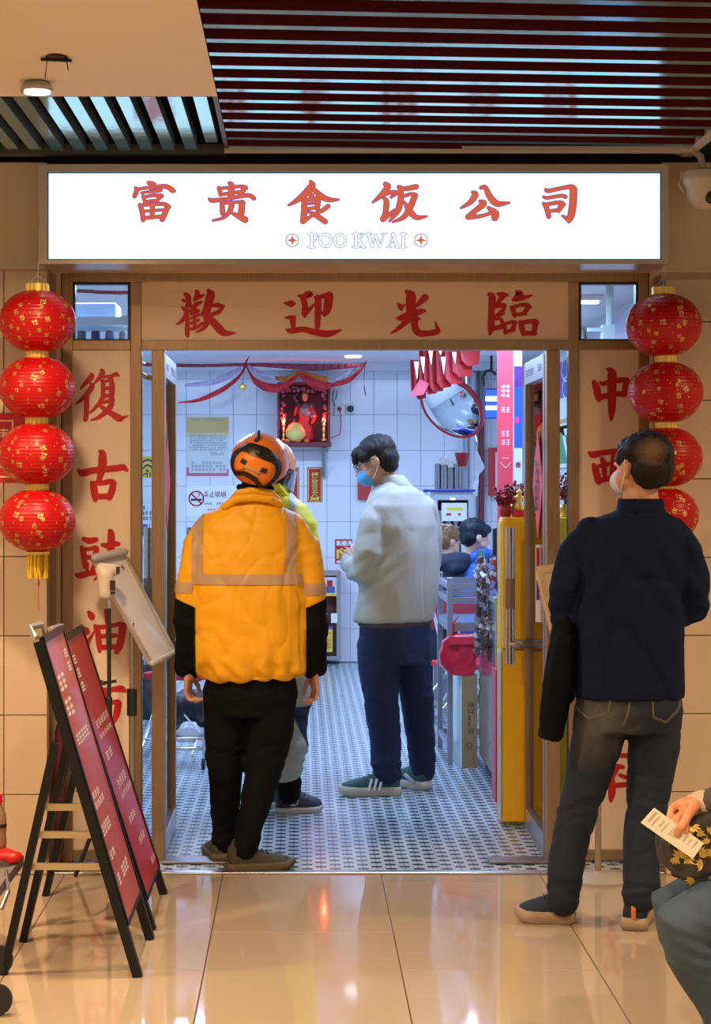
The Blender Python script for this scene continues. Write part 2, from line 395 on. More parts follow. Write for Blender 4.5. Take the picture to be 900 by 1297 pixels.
# ---------------------------------------------------------------- shopfront frame
YF = 7.65; SF = YF/F
def fx_(u): return (u-CU)*SF
def fz_(v): return CH-(v-CV)*SF
fr = setting('door_1', (0, YF, 0), 'bronze metal shopfront frame with posts and rails')
zb = .001
def post(u0, u1, v0, name='post', y0=YF, d=.06, m=BRONZE, zbot=zb): return MB().box(fx_(u0), fx_(u1), y0, y0+d, zbot, fz_(v0), bev=.003).build(name, m, fr)
post(78, 92, 345); post(165, 179, 357); post(720, 733, 357); post(808, 821, 345)
post(192, 208, 443, y0=YF+.002, d=.055, name='door_jamb'); post(692, 709, 443, y0=YF+.002, d=.055, name='door_jamb')
post(70.5, 77, 345, name='edge_strip', m=PLAST, y0=YF-.005); post(822, 828, 345, name='edge_strip', m=PLAST, y0=YF-.005)
def rail(u0, u1, v0, v1, name='rail', y0=YF+.001, d=.058): return MB().box(fx_(u0), fx_(u1), y0, y0+d, fz_(v1), fz_(v0), bev=.002).build(name, BRONZE, fr)
rail(92, 808, 345, 357); rail(92, 165, 431, 443); rail(179, 720, 431, 443); rail(733, 808, 431, 443)
rail(92, 165, 1076, 1090); rail(733, 808, 1076, 1090); rail(179, 192, 1078, 1092); rail(709, 720, 1078, 1092)
MB().box(fx_(179), fx_(192), YF+.02, YF+.028, .03, fz_(443)).build('glass_pane', GLASS, fr)
MB().box(fx_(709), fx_(720), YF+.02, YF+.028, .03, fz_(443)).build('glass_pane', GLASS, fr)
for i, (a, b) in enumerate(((92, 165), (733, 808))):
    wn = setting('window_%d' % (i+1), (fx_((a+b)/2), YF, fz_(431)))
    z0, z1, x0, x1 = fz_(431), fz_(357), fx_(a), fx_(b); t = .010
    mb = MB(); mb.box(x0, x0+t, YF+.004, YF+.05, z0, z1); mb.box(x1-t, x1, YF+.004, YF+.05, z0, z1); mb.box(x0+t, x1-t, YF+.004, YF+.05, z0, z0+t*.6); mb.box(x0+t, x1-t, YF+.004, YF+.05, z1-t, z1)
    mb.build('gasket', BLACKP, wn); MB().box(x0+t, x1-t, YF+.025, YF+.031, z0, z1).build('glass_pane', GLASS, wn)

# ---------------------------------------------------------------- lit sign box
YS = 7.25
sg = thing('shop_sign', 'wide white lit sign box with orange-red characters above the doorway', 'sign', (W(450, 335, YS)))
a = W(50, 209, YS); b = W(845, 335, YS); fa = W(60, 218, YS); fb = W(837, 330, YS)
m = MB(); m.box(a.x, fa.x, YS-.02, YW+.03, b.z, a.z); m.box(fb.x, b.x, YS-.02, YW+.03, b.z, a.z); m.box(fa.x, fb.x, YS-.02, YW+.03, fa.z, a.z); m.box(fa.x, fb.x, YS-.02, YW+.03, b.z, fb.z)
m.build('frame', mat('sign_frame', (.55,.46,.38), .3, .5), sg)
m = MB(); t = .006
m.box(fa.x, fa.x+t, YS-.008, YS+.02, fb.z, fa.z); m.box(fb.x-t, fb.x, YS-.008, YS+.02, fb.z, fa.z); m.box(fa.x+t, fb.x-t, YS-.008, YS+.02, fa.z-t, fa.z); m.box(fa.x+t, fb.x-t, YS-.008, YS+.02, fb.z, fb.z+t)
m.build('inner_edge', mat('blue_edge', (.18,.35,.6), .2, .6), sg)
MB().box(fa.x+t, fb.x-t, YS+.004, YS+.03, fb.z+t, fa.z-t).build('lit_face', SIGNW, sg)
A5 = 900/170; B4 = 900/190
CH_SIGN = [
(160,220,A5,"150,62,20 180,75,34 165,92,26;62,95,12 68,115,22 55,150,22;70,105,14 160,92,12 260,85,22 310,112,26 322,116,12;102,128,8 160,120,12 228,110,20;112,150,14 125,192,16;112,158,12 180,145,14 235,150,22;230,150,22 205,182,14;125,187,12 205,180,14;90,210,18 105,255,24 112,310,22;95,212,16 180,205,14 250,203,18 285,222,20;276,222,26 258,265,28 240,305,28;175,210,24 172,290,22;110,252,10 250,242,10;112,298,16 240,286,16"),
(160,220,A5,"690,62,14 703,80,34 700,160,32;620,95,18 632,140,20;625,100,12 760,85,14 800,95,22;793,95,26 768,132,22;632,140,14 768,122,16;555,168,8 580,180,22 700,165,14 810,145,20 855,165,20;640,180,22 645,265,26;640,200,12 740,190,14 780,195,26;775,195,34 770,262,34;705,215,30 690,255,22 650,295,14 580,314,6;705,262,10 750,285,26 795,308,36"),
(360,220,B4,"158,50,16 165,72,36 130,115,36 75,160,22 25,190,5;170,90,20 215,130,28 262,155,24 325,156,5;150,115,10 162,132,24;118,155,22 118,230,30 112,285,28;112,288,20 150,262,12 180,245,6;125,158,14 205,148,22;205,150,24 196,208,24;130,182,8 195,176,8;130,210,10 195,204,12;262,195,20 225,222,18 190,235,8;145,228,10 190,250,24 245,288,24"),
(360,220,B4,"605,62,20 620,78,30 585,125,26 530,172,5;590,128,14 640,112,16 668,115,20 640,142,8;600,150,16 612,170,26 605,240,26 590,272,26;592,278,18 640,235,14 660,215,4;685,80,16 700,90,16 740,88,22 790,78,24;695,85,24 697,150,28 680,220,28 630,285,5;715,135,12 760,122,14 785,130,24;783,130,26 755,200,30 715,260,22 650,290,4;720,170,6 745,215,28 790,262,24 852,256,5"),
(570,220,A5,"150,125,14 168,140,34 135,190,26 70,231,5;205,95,16 235,92,22 260,145,32 310,200,34 395,195,6;200,185,14 225,200,34 165,250,26 122,285,26;120,290,30 200,285,16 270,265,14;255,228,14 300,265,42 298,295,38"),
(570,220,A5,"640,108,16 660,115,20 740,98,18 810,88,24 832,105,30;825,105,42 822,200,42 808,285,38 795,322,14;750,282,5 790,305,30;625,155,10 650,162,14 740,148,16 772,155,20;625,200,14 645,230,26 660,288,22;630,208,16 735,192,18 762,208,16;748,210,32 725,248,22;655,252,14 725,244,16")]
for x0, y0, sc, t_ in CH_SIGN:
    m = MB(); strokes(m, t_, x0, y0, sc, YS+.002, grow=2.5, k=0); strokes(m, t_, x0, y0, sc, YS+.0008, grow=.5, k=1); m.build('character', [SPURPLE, SORANGE], sg)
LET = "200,50,18 200,125,18;178,50,10 235,50,10;233,50,8 235,70,6;200,87,10 225,87,10;178,126,9 222,126,9|452,50,18 452,126,18;434,50,9 474,50,9;434,126,9 474,126,9;498,50,9 463,92,9;466,84,16 498,126,16;485,50,8 508,50,8;486,126,8 510,126,8|522,50,16 546,124,16;546,124,8 564,58,8;564,58,16 588,124,16;588,124,8 611,50,8;508,50,8 540,50,8;600,50,8 624,50,8|660,50,8 641,126,8;663,50,18 690,126,18;648,101,7 682,101,7;630,126,8 655,126,8;675,126,8 704,126,8|722,50,18 722,126,18;706,50,9 740,50,9;706,126,9 740,126,9"
def ringst(cx_, cy_, rx, ry, w_, n=24): return ' '.join('%.1f,%.1f,%.1f' % (cx_+rx*math.cos(2*PI*i/n), cy_+ry*math.sin(2*PI*i/n), w_) for i in range(n+1))
for t_ in LET.split('|')+[ringst(279,88,31,34,15), ringst(362,88,31,34,15)]:
    m = MB(); strokes(m, t_, 350, 285, 4.5, YS+.002, grow=.7, k=0); strokes(m, t_, 350, 285, 4.5, YS+.0008, grow=-1.0, k=1); m.build('letter', [SPURPLE, SIGNW], sg)
for c_ in (90, 823):
    m = MB(); strokes(m, ringst(c_, 87, 36, 36, 5), 350, 285, 4.5, YS+.002, k=0)
    P = [W(350+(c_+r_*math.cos(a_))/4.5, 285+(87+r_*math.sin(a_))/4.5, YS+.001) for r_, a_ in [((34, 11)[i % 2], i*PI/4) for i in range(8)]]
    m.add(P, [tuple(range(8))], 1); m.build('star_emblem', [SPURPLE, SORANGE], sg)

# ---------------------------------------------------------------- banners with brushed characters
def banner(name, label, u0, v0, u1, v1, chars, curl=0):
    t = thing(name, label, 'banner', W((u0+u1)/2, v1, YF+.012))
    MB().px(u0-2, v0-2, u1+2, v1+2, YF+.012, .012).build('panel', BANNER, t)
    for x0, y0, sc, s_ in chars:
        strokes(MB(), s_, x0, y0, sc, YF+.0105, grow=1.1 if sc < 10 else 1.5).build('character', RED, t)
    return t
V = 11.25
WEL = [(210,360,9,"220,110,34 255,150,56 262,210,46;190,180,20 240,200,36;350,80,36 360,115,52 325,180,28;345,165,30 400,138,34 432,122,16;400,205,26 345,225,40;185,265,20 220,290,40;262,200,50 262,240,50;345,240,40 290,270,26;275,225,14 240,250,40;270,310,30 330,290,24 370,300,28;245,300,44 220,370,46 170,430,32 120,455,8;245,380,40 243,560,48 250,590,24;290,250,16 285,330,14;325,270,30 330,500,26;285,345,22 370,310,24;285,392,18 372,352,22;285,445,26 375,408,26;290,510,30 350,490,36 420,442,22;490,80,50 510,120,92 485,220,84 460,300,80 405,345,36;520,245,16 590,240,46 660,252,18;655,258,20 600,315,40 510,350,36;460,330,84 468,430,60 425,505,36 340,550,6;490,370,56 590,490,84 670,556,66 795,555,6"),
(350,360,9,"90,215,10 150,222,60 180,222,66 195,222,40;100,385,10 150,378,36 205,375,26;185,395,66 190,470,50;115,518,20 165,532,56 300,515,56 420,542,66 560,565,70 650,552,50 740,518,6;250,132,20 300,155,56 325,250,60 322,330,66 322,365,30;300,150,44 360,105,50 395,118,40 355,150,18;335,330,46 395,265,28 438,218,8;440,150,20 472,160,60 472,300,66 468,480,54;470,155,36 540,135,46 600,125,50;600,130,84 590,220,90 575,300,76 550,345,44;550,345,36 510,320,24"),
(490,360,9,"225,85,40 270,130,104 270,220,104 272,330,100;435,150,70 380,205,52 320,258,18;120,220,12 155,262,56 162,285,30;160,270,36 205,230,6;110,385,12 165,385,66 270,345,80 380,310,56 435,305,18;270,380,76 180,460,50 110,520,34 45,560,12;365,395,24 320,400,66 318,490,72 360,556,70 460,562,58 560,545,56 592,535,30;578,525,46 548,428,6"),
(605,360,9,"125,115,36 160,150,76 155,300,66 150,450,70 145,530,54 133,576,14;225,112,24 280,120,56 340,125,20;290,130,54 230,205,34 195,240,14;190,265,20 240,245,44 300,240,40;305,255,36 280,300,36 190,375,24;290,330,30 240,355,30;200,400,20 255,395,30 275,430,30 280,480,36;155,510,46 290,480,44;435,85,20 475,120,84 405,178,34;425,182,30 520,155,44 620,125,6;370,250,10 400,262,34 480,238,34 560,240,46 595,262,24;392,270,46 415,345,46 420,375,16;572,265,50 530,325,46;415,350,36 540,335,36;292,450,22 330,445,24 400,430,34 435,438,24;305,460,34 312,555,34;418,445,42 400,505,44;315,545,34 405,520,36;470,425,14 530,432,38 640,420,44 680,428,24;490,440,52 508,530,52 515,585,14;655,440,66 640,540,50;515,560,44 650,560,44")]
banner('welcome_banner', 'long cream banner reading four brushed red characters over the doorway', 180.5, 357.5, 719.5, 430.5, WEL)
LFT = [(90,460,V,"280,150,20 295,185,66 230,260,56 135,360,10;275,290,20 300,325,60 250,410,60 160,510,40 70,580,8;225,440,56 217,700,60 205,800,56;435,100,36 445,140,66 400,210,46 335,285,14;440,195,26 560,185,32 640,158,50 672,175,26;455,250,44 455,490,54;570,225,46 585,350,66 575,480,66;440,255,36 500,258,28 570,225,36;460,360,38 560,356,38;460,465,40 560,460,40;450,490,50 400,570,46 330,650,32 265,710,8;450,560,30 520,542,36 590,525,54;585,535,56 560,620,66 490,700,60 380,780,40 285,812,8;410,600,30 480,660,56 580,720,66 690,785,90 740,775,36 810,752,6"),
(90,565,V,"410,75,36 445,115,94 445,300,110 420,400,84 395,500,56;110,350,36 165,385,86 300,350,78 445,335,76 650,315,76 740,302,76 795,345,30;290,520,36 320,570,84 335,680,86 345,765,56;300,525,46 450,525,56 570,500,56 620,530,44;600,545,76 580,640,86 545,730,76;340,720,66 550,715,66"),
(90,665,V,"180,200,50 260,225,76 355,208,56;150,325,46 170,360,66 185,480,66 205,590,66;170,345,46 270,340,42 350,322,56;362,345,66 340,430,56 310,500,44;190,462,52 300,458,50;235,550,26 225,640,36;330,570,36 300,640,46;80,710,46 130,720,76 250,690,66 390,675,56;545,80,36 570,130,86 570,400,90;445,280,36 520,292,66 620,270,66 675,270,46;480,430,40 620,402,46 640,420,46;600,430,50 520,620,56 330,780,14;480,490,40 600,640,60 760,750,30"),
(90,765,V,"250,115,36 290,170,86 300,200,60;150,340,36 205,375,86 225,400,76;335,385,12 280,480,34 220,580,56 212,700,60 230,760,14;345,315,46 380,400,66 395,560,70 405,675,36;350,335,54 450,328,50 600,305,46 700,285,46 745,305,50;735,315,96 720,450,92 690,600,86 650,685,56;500,95,46 530,300,70 540,620,56;420,462,46 600,450,50 645,450,36;410,620,56 680,610,56"),
(90,865,7.2,"90,90,40 200,75,44 370,60,40 460,55,56 490,75,26;130,150,36 150,340,44;140,190,26 320,180,26 425,175,46;430,190,60 415,280,56 390,350,36;240,80,30 235,250,30;310,90,30 315,250,30;150,330,36 400,330,36"),
(90,865,7.2,"200,720,24 190,790,30;120,770,20 240,740,20;300,740,24 380,780,24 430,830,18;360,740,18 300,820,16;270,850,24 180,930,36 48,986,6;270,860,24 400,880,36 516,886,6;210,950,26 210,1100,30;210,955,24 350,950,24;345,955,28 340,1040,28;215,1000,18 340,995,18;215,1045,20 340,1040,20;210,1100,26 300,1075,14;250,1050,20 330,1100,34 400,1120,24")]
banner('characters_banner', 'tall cream panel with red brushed characters left of the doorway', 92.5, 443.5, 164.5, 1076, LFT)
RGT = [(730,460,V,"445,85,36 500,145,112 500,400,114 500,640,94 492,760,54 490,822,8;245,270,54 275,330,86 300,450,86 315,515,66;340,275,26 370,298,44 500,258,60 690,240,64 745,270,56;715,280,84 700,380,96 665,450,66;310,500,56 400,470,66 550,440,66 680,445,60"),
(730,560,V,"180,150,36 240,180,84 380,150,64 640,125,64 760,130,50;240,320,36 270,400,84 310,560,80 325,600,14;360,240,46 385,310,66 400,480,54;520,180,54 525,350,84 500,520,70;300,350,44 400,322,44 500,312,44;310,562,70 440,525,56 640,530,56;640,280,44 690,300,70 670,480,60"),
(740,930,V,"150,310,44 380,300,44 580,305,54 720,290,40;300,240,44 290,370,30;480,240,54 450,320,60 410,390,20;360,475,34 450,458,54 545,468,46;455,490,64 380,620,64;330,600,36 375,645,46;500,580,34 575,610,52;200,750,46 380,738,56 600,715,56 720,715,44;382,650,76 388,800,94 375,930,50 370,965,8")]
banner('characters_banner', 'tall cream panel with red brushed characters right of the doorway, behind the navy jumper', 733.5, 443.5, 807.5, 1076, RGT)

# ---------------------------------------------------------------- door leaves, open inward
def leaf(n, xs, side):
    x0, x1 = xs; y0, y1 = 7.725, 8.42; z1 = fz_(446); t = setting('door_%d' % n, ((x0+x1)/2, y0, 0), 'bronze framed glass door leaf standing open inward')
    mb = MB(); mb.box(x0, x1, y1-.05, y1, .012, z1, bev=.002).build('stile', BRONZE, t)
    MB().box(x0, x1, y0, y0+.05, .012, z1, bev=.002).build('stile', BRONZE, t)
    MB().box(x0, x1, y0+.05, y1-.05, z1-.10, z1, bev=.002).build('top_rail', STEEL, t)
    MB().box(x0, x1, y0+.05, y1-.05, .012, .10, bev=.002).build('bottom_rail', STEEL, t)
    MB().box((x0+x1)/2-.004, (x0+x1)/2+.004, y0+.045, y1-.045, .09, z1-.09).build('glass_pane', GLASS, t)
    sf = lambda u, v, y: Vector(((x0-.001) if side > 0 else (x1+.001), y0+.08+u*.54, z1-.03-v*.045))
    scribble(MB(), 0, 0, 1, 1, 8, 1, 0, random.Random(7), surf=sf).build('print', mat('plate_violet', (.25,.18,.34), .4), t)['kind'] = 'stuff'
    for s_ in (-1, 1):
        xc = (x0 if s_ < 0 else x1)+s_*.075; yh = 8.33
        h = MB(); h.tube([(xc, yh, .766), (xc, yh, 1.394)], .021, 16, round_=False); h.tube([(xc, yh, .86), ((x0+x1)/2, yh, .86)], .022, 14)
        h.build('pull_handle', mat('handle_bronze', (.62,.50,.40), .2, 1), t, smooth='auto')
        h = MB(); h.tube([(xc, yh, 1.02), (xc, yh, 1.16)], .0224, 16, round_=False); h.build('grip_band', mat('grip', (.30,.17,.10), .5, .6), t, smooth='auto')
    return t
leaf(2, (1.037, 1.085), 1); leaf(3, (-.622, -.574), -1)
def fu_poster(label, xc, y0, yc_w, vtop, vbot):
    Yc = y0+yc_w/2; zt_, zb_ = CH-(vtop-CV)*Yc/F, CH-(vbot-CV)*Yc/F; zc = (zt_+zb_)/2
    t = thing('diamond_poster', label, 'decoration', (xc, Yc, zb_))
    P = [(xc, Yc, zt_), (xc, y0+yc_w, zc), (xc, Yc, zb_), (xc, y0, zc)]
    MB().slab(P, (1,0,0), .003).build('paper', mat('fortune_red', (.85,.03,.035), .45), t)
    gl = MB(); sf = lambda u, v, y: Vector((y, Yc+(u-.5)*yc_w*.5, zc+(.5-v)*(zt_-zb_)*.5))
    strokes(gl, "15,10,9 25,18,9;5,30,9 38,28,9 12,62,8;22,45,9 22,95,10;50,12,8 92,10,9;54,25,8 54,45,8;54,26,7 88,25,8 86,45,8;54,45,7 86,45,7;50,58,9 52,95,9;50,58,8 95,57,9 92,95,9;52,76,7 92,76,7;72,58,7 72,94,7;52,95,8 92,95,8", 0, 0, 100, xc-.001, surf=sf, step=0)
    gl.build('character', mat('ink_blue', (.04,.04,.08), .5), t)
    return t
fu_poster('red diamond fortune paper on the right open glass door', 1.05, 7.87, .34, 545, 682)
fu_poster('red diamond fortune paper on the left open glass door', -.592, 7.90, .34, 548, 672)
for a, b, s_ in ((.79, 1.05, 'brown'), (-.60, -.30, 'left')):
    o = MB().box(a, b, 7.60, 7.72, .0, .012, bev=.004).build('floor_hinge_plate', mat('plate_steel', (.20,.17,.17), .35, .8)); tag(o, 'brushed steel hinge cover plate in the floor at the %s doorpost' % ('right' if a > 0 else 'left'), 'hinge plate')
# door cards on the right leaf
o = MB(); o.px(684-6, 690, 700-8, 788, 8.0, .004); t = o.build('sticker_strip', WPRINT); tag(t, 'vertical strip of small stickers on the right glass door', 'sticker')
m = MB(); m.px(679, 694, 683, 730, 7.998, .001, k=0); m.px(679, 735, 683, 760, 7.998, .001, k=1); scribble(m, 685, 745, 691, 786, 2, 6, 7.997, random.Random(2), k=2); m.px(686, 700, 690, 708, 7.998, .001, k=0)
m.build('print', [RED, mat('violet', (.12,.03,.25), .5), BLKPR], t)
# ---------------------------------------------------------------- red lanterns
LAN = bpy.data.materials.new('lantern_red'); LAN.use_nodes = True
N, L = nodes_of(LAN); B = N['Principled BSDF']; B.inputs['Roughness'].default_value = .38; B.inputs['Specular IOR Level'].default_value = .35
B.inputs['Base Color'].default_value = (.46, .003, .005, 1); B.inputs['Sheen Weight'].default_value = 0
tc = N.new('ShaderNodeTexCoord')
wv = N.new('ShaderNodeTexWave'); wv.bands_direction = 'Z'; wv.inputs['Scale'].default_value = 22; L.new(tc.outputs['Object'], wv.inputs['Vector'])
bp = N.new('ShaderNodeBump'); bp.inputs['Strength'].default_value = .25; bp.inputs['Distance'].default_value = .004; L.new(wv.outputs['Fac'], bp.inputs['Height']); L.new(bp.outputs[0], B.inputs['Normal'])
GLEAF = mat('gold_leaf', (.80, .52, .14), .35, .7, bump=.4, bscale=300)
GLIPH = ["10,20,14 90,20,14;50,5,14 50,60,14;20,55,13 80,55,13;20,55,13 20,92,13;80,55,13 80,92,13;20,92,13 80,92,13", "15,10,14 25,25,14;5,35,13 40,35,13;22,45,13 22,95,13;55,15,13 95,15,13;58,35,26 90,35,26;55,70,13 95,70,13;55,95,13 95,95,13;55,70,12 55,95,12;95,70,12 95,95,12;75,70,12 75,95,12", "50,5,14 50,95,14;10,30,14 90,30,14;15,60,14 85,60,14;20,90,14 80,90,14", "10,15,14 90,15,14;30,15,13 20,90,13;70,15,13 80,90,13;15,50,13 85,50,13;20,90,12 80,90,12", "50,10,30 52,14,30;20,60,24 80,60,24;20,85,12 30,95,12", "40,40,40 60,55,30"]
def make_lantern(rx, rz, seed):
    rnd = random.Random(seed); n = 60
    mb = MB(); prof = []
    for i in range(n+1):
        a = -PI/2*.93+PI*.93*i/n; prof.append((rx*math.cos(a)**.92*(1+.006*math.cos(i*PI*.9)), rz*math.sin(a)/math.sin(PI/2*.93)))
    mb.lathe(prof, (0,0,rz), 48)
    me = mb
    gl = MB()
    nl = 11
    for r in range(nl):
        th = -1.05+2.1*r/(nl-1); cnt = max(6, int(19*math.cos(th)))
        for c in range(cnt):
            if rnd.random() < .12: continue
            ph = 2*PI*(c+.5*(r % 2)+rnd.uniform(-.38,.38))/cnt; t0 = th+rnd.uniform(-.09,.09); big = (c+r) % 2 == 0; s_ = (.020 if big else .009)*rnd.uniform(.7,1.25); an = rnd.uniform(-.5,.5)
            def sf(u, v, y, ph=ph, t0=t0, s_=s_, an=an):
                x_ = (u-.5)*s_; z_ = (.5-v)*s_; x_, z_ = x_*math.cos(an)-z_*math.sin(an), x_*math.sin(an)+z_*math.cos(an)
                t2 = t0+z_/rz; p2 = ph+x_/(rx*math.cos(t0)); R = 1.011+y
                ct = math.cos(t2*.93); return Vector((rx*ct**.92*R*math.cos(p2), rx*ct**.92*R*math.sin(p2), rz+rz*math.sin(t2*.93)/math.sin(PI/2*.93)*R))
            strokes(gl, (GLIPH[rnd.randrange(4)] if big else GLIPH[4+rnd.randrange(2)]), 0, 0, 100, 0, surf=sf, step=0)
    cap = MB(); cap.lathe([(rx*.28, 0), (rx*.28, .03), (rx*.24, .032), (rx*.24, .0)], (0,0,2*rz-.006), 20)
    for j in range(16):
        a = 2*PI*j/16; cap.box(rx*.28*math.cos(a)-.003, rx*.28*math.cos(a)+.003, rx*.28*math.sin(a)-.003, rx*.28*math.sin(a)+.003, 2*rz-.006, 2*rz+.024)
    return me, gl, cap
def place_lantern(u, v, wpx, hpx, Y, label, group, tassel=False, seed=1, wire=0):
    s_ = Y/F; rx = wpx/2*s_; rz = hpx/2*s_; base = W(u, v+hpx/2, Y)
    t = thing('red_lantern', label, 'lantern', base, group)
    a, b, c = make_lantern(rx, rz, seed)
    for mb, nm, mt in ((a, 'lantern_shade', LAN), (b, 'gold_lettering', GLEAF), (c, 'cap', GOLD)):
        mb.xf(Matrix.Translation(base)); mb.build(nm, mt, t, smooth=(nm == 'lantern_shade'))
    if wire: m = MB(); m.tube([base+Vector((0,0,2*rz+.02)), base+Vector((.004,0,2*rz+wire))], .0012, 5); m.tube([base+Vector((-.04,0,2*rz+.025)), base+Vector((0,0,2*rz+.06)), base+Vector((.04,0,2*rz+.025))], .001, 5); m.build('hanging_wire', STEEL, t)
    if tassel:
        m = MB(); rnd = random.Random(5)
        for j in range(60):
            a_ = rnd.uniform(0, 2*PI); r_ = .042*math.sqrt(rnd.random()); p = base+Vector((r_*math.cos(a_), r_*math.sin(a_), -.01)); m.tube([p, p+Vector((rnd.uniform(-.003,.003),0,-.05)), p+Vector((rnd.uniform(-.006,.006),0,-.095))], .0028, 4, round_=False)
        m.build('tassel', mat('tassel_yellow', (.75,.50,.03), .6), t)
        m = MB(); m.lathe([(.048,0),(.048,.012),(.04,.014)], base+Vector((0,0,-.012)), 20); m.build('tassel_ring', GOLD, t, smooth='auto')
        m = MB(); m.tube([base+Vector((.005,0,-.09)), base+Vector((.006,0,-.235))], .0015, 5); m.ell(base+Vector((.006,0,-.125)), (.004,.004,.014), 8, 6); m.build('bead_string', RED, t)
    return t
LANY = 7.16
nm4 = ('topmost', 'second from the top', 'third from the top', 'lowest')
for i, (u, v) in enumerate(((47.5, 407), (47, 491), (46.5, 575), (47, 659))):
    place_lantern(u, v, 97, 79, LANY, 'round red gold-printed lantern, %s in the string left of the entrance' % nm4[i], 'lanterns left of the entrance', tassel=i == 3, seed=10+i, wire=.12 if i == 0 else 0)
for i, (u, v, wd, hg) in enumerate(((840, 412, 95, 80), (842.5, 497, 94, 78), (843, 579, 92, 76), (844, 652, 80, 68))):
    place_lantern(u, v, wd, hg, LANY, 'round red gold-printed lantern, %s in the string right of the entrance' % nm4[i], 'lanterns right of the entrance', seed=20+i, wire=.12 if i == 0 else 0)

# ---------------------------------------------------------------- downlight, ceiling hatch, camera
c = Vector((-.866, 5.98, ZC)); t = thing('downlight', 'round warm downlight hanging loose from the cream ceiling', 'light', c-Vector((0,0,.03)))
MB().lathe([(.055,0),(.055,.012),(.04,.03)], c-Vector((0,0,.034)), 24).build('trim_ring', STEEL, t, smooth='auto'); MB().lathe([(.043,0),(.043,.004)], c-Vector((0,0,.038)), 24).build('lamp', LAMP, t)
c = W(72, 72, HC*F/539); t = thing('ceiling_bracket', 'small dark cut-out with loose wires in the cream ceiling', 'bracket', c-Vector((0,0,.02)))
m = MB(); m.ell((c.x, c.y, ZC-.003), (.036,.05,.006), 14, 6); m.bar((c.x-.05,c.y,ZC-.008), (c.x+.045,c.y+.01,ZC-.010), .014, .008); m.build('cut_out', DARKM, t)
m = MB(); m.tube([(c.x-.03,c.y,ZC-.01), (c.x-.034,c.y-.02,ZC-.07), (c.x-.05,c.y+.1,ZC-.03)], .0015, 5); m.tube([(c.x+.03,c.y,ZC-.01),(c.x+.035,c.y,ZC-.04)],.002,5); m.build('wire', BLACKP, t)
Yc = 7.22; t = thing('security_camera', 'beige dome security camera on the wall right of the sign', 'camera', W(885, 270, Yc))
m = MB(); q = W(890, 232, Yc)
m.lathe([(.02,.06),(.075,.045),(.085,.02),(.085,0),(.072,-.02),(.066,-.06),(.045,-.095),(.02,-.108)], q, 28); m.build('housing', mat('camera_beige', (.55,.47,.38), .35), t, smooth='auto')
m = MB(); m.ell(q+Vector((.022,-.055,-.062)), (.03,.02,.03), 14, 8); m.build('lens', BLACKP, t, smooth=True)
m = MB(); m.tube([q+Vector((0,0,.05)), q+Vector((-.005,.02,.11)), q+Vector((-.03,.06,.14)), q+Vector((-.07,.14,.15))], .014, 10); m.build('conduit', mat('camera_beige', (.55,.47,.38), .35), t, smooth=True)
m = MB(); m.box(q.x-.09, q.x-.05, q.y-.01, q.y+.03, q.z+.02, q.z+.045, bev=.004); m.tube([q+Vector((-.08,0,.03)), q+Vector((-.10,-.01,-.005)), q+Vector((-.075,0,-.04))], .004, 6); m.box(q.x+.02,q.x+.05,q.y+.02,YW,q.z+.03,q.z+.05); m.build('bracket', mat('camera_beige', (.55,.47,.38), .35), t)

# red paper sign on the left wall
t = thing('wall_poster', 'red paper sign with cream border on the tiled wall behind the left lanterns', 'sign', W(0, 610, YW-.004))
MB().px(-60, 523, 40, 611, YW-.006, .005).build('sheet', RED, t)
m = MB(); 
for a in ((-52, 532, 17, 534), (-52, 603, 17, 605), (15, 534, 17, 603)): m.px(*a, YW-.0075, .001)
scribble(m, -14, 541, 12, 556, 2, 1, YW-.0075, random.Random(4)); scribble(m, -30, 565, 6, 596, 3, 2, YW-.0075, random.Random(9))
m.build('print', mat('cream_print', (.75,.5,.3), .5), t)

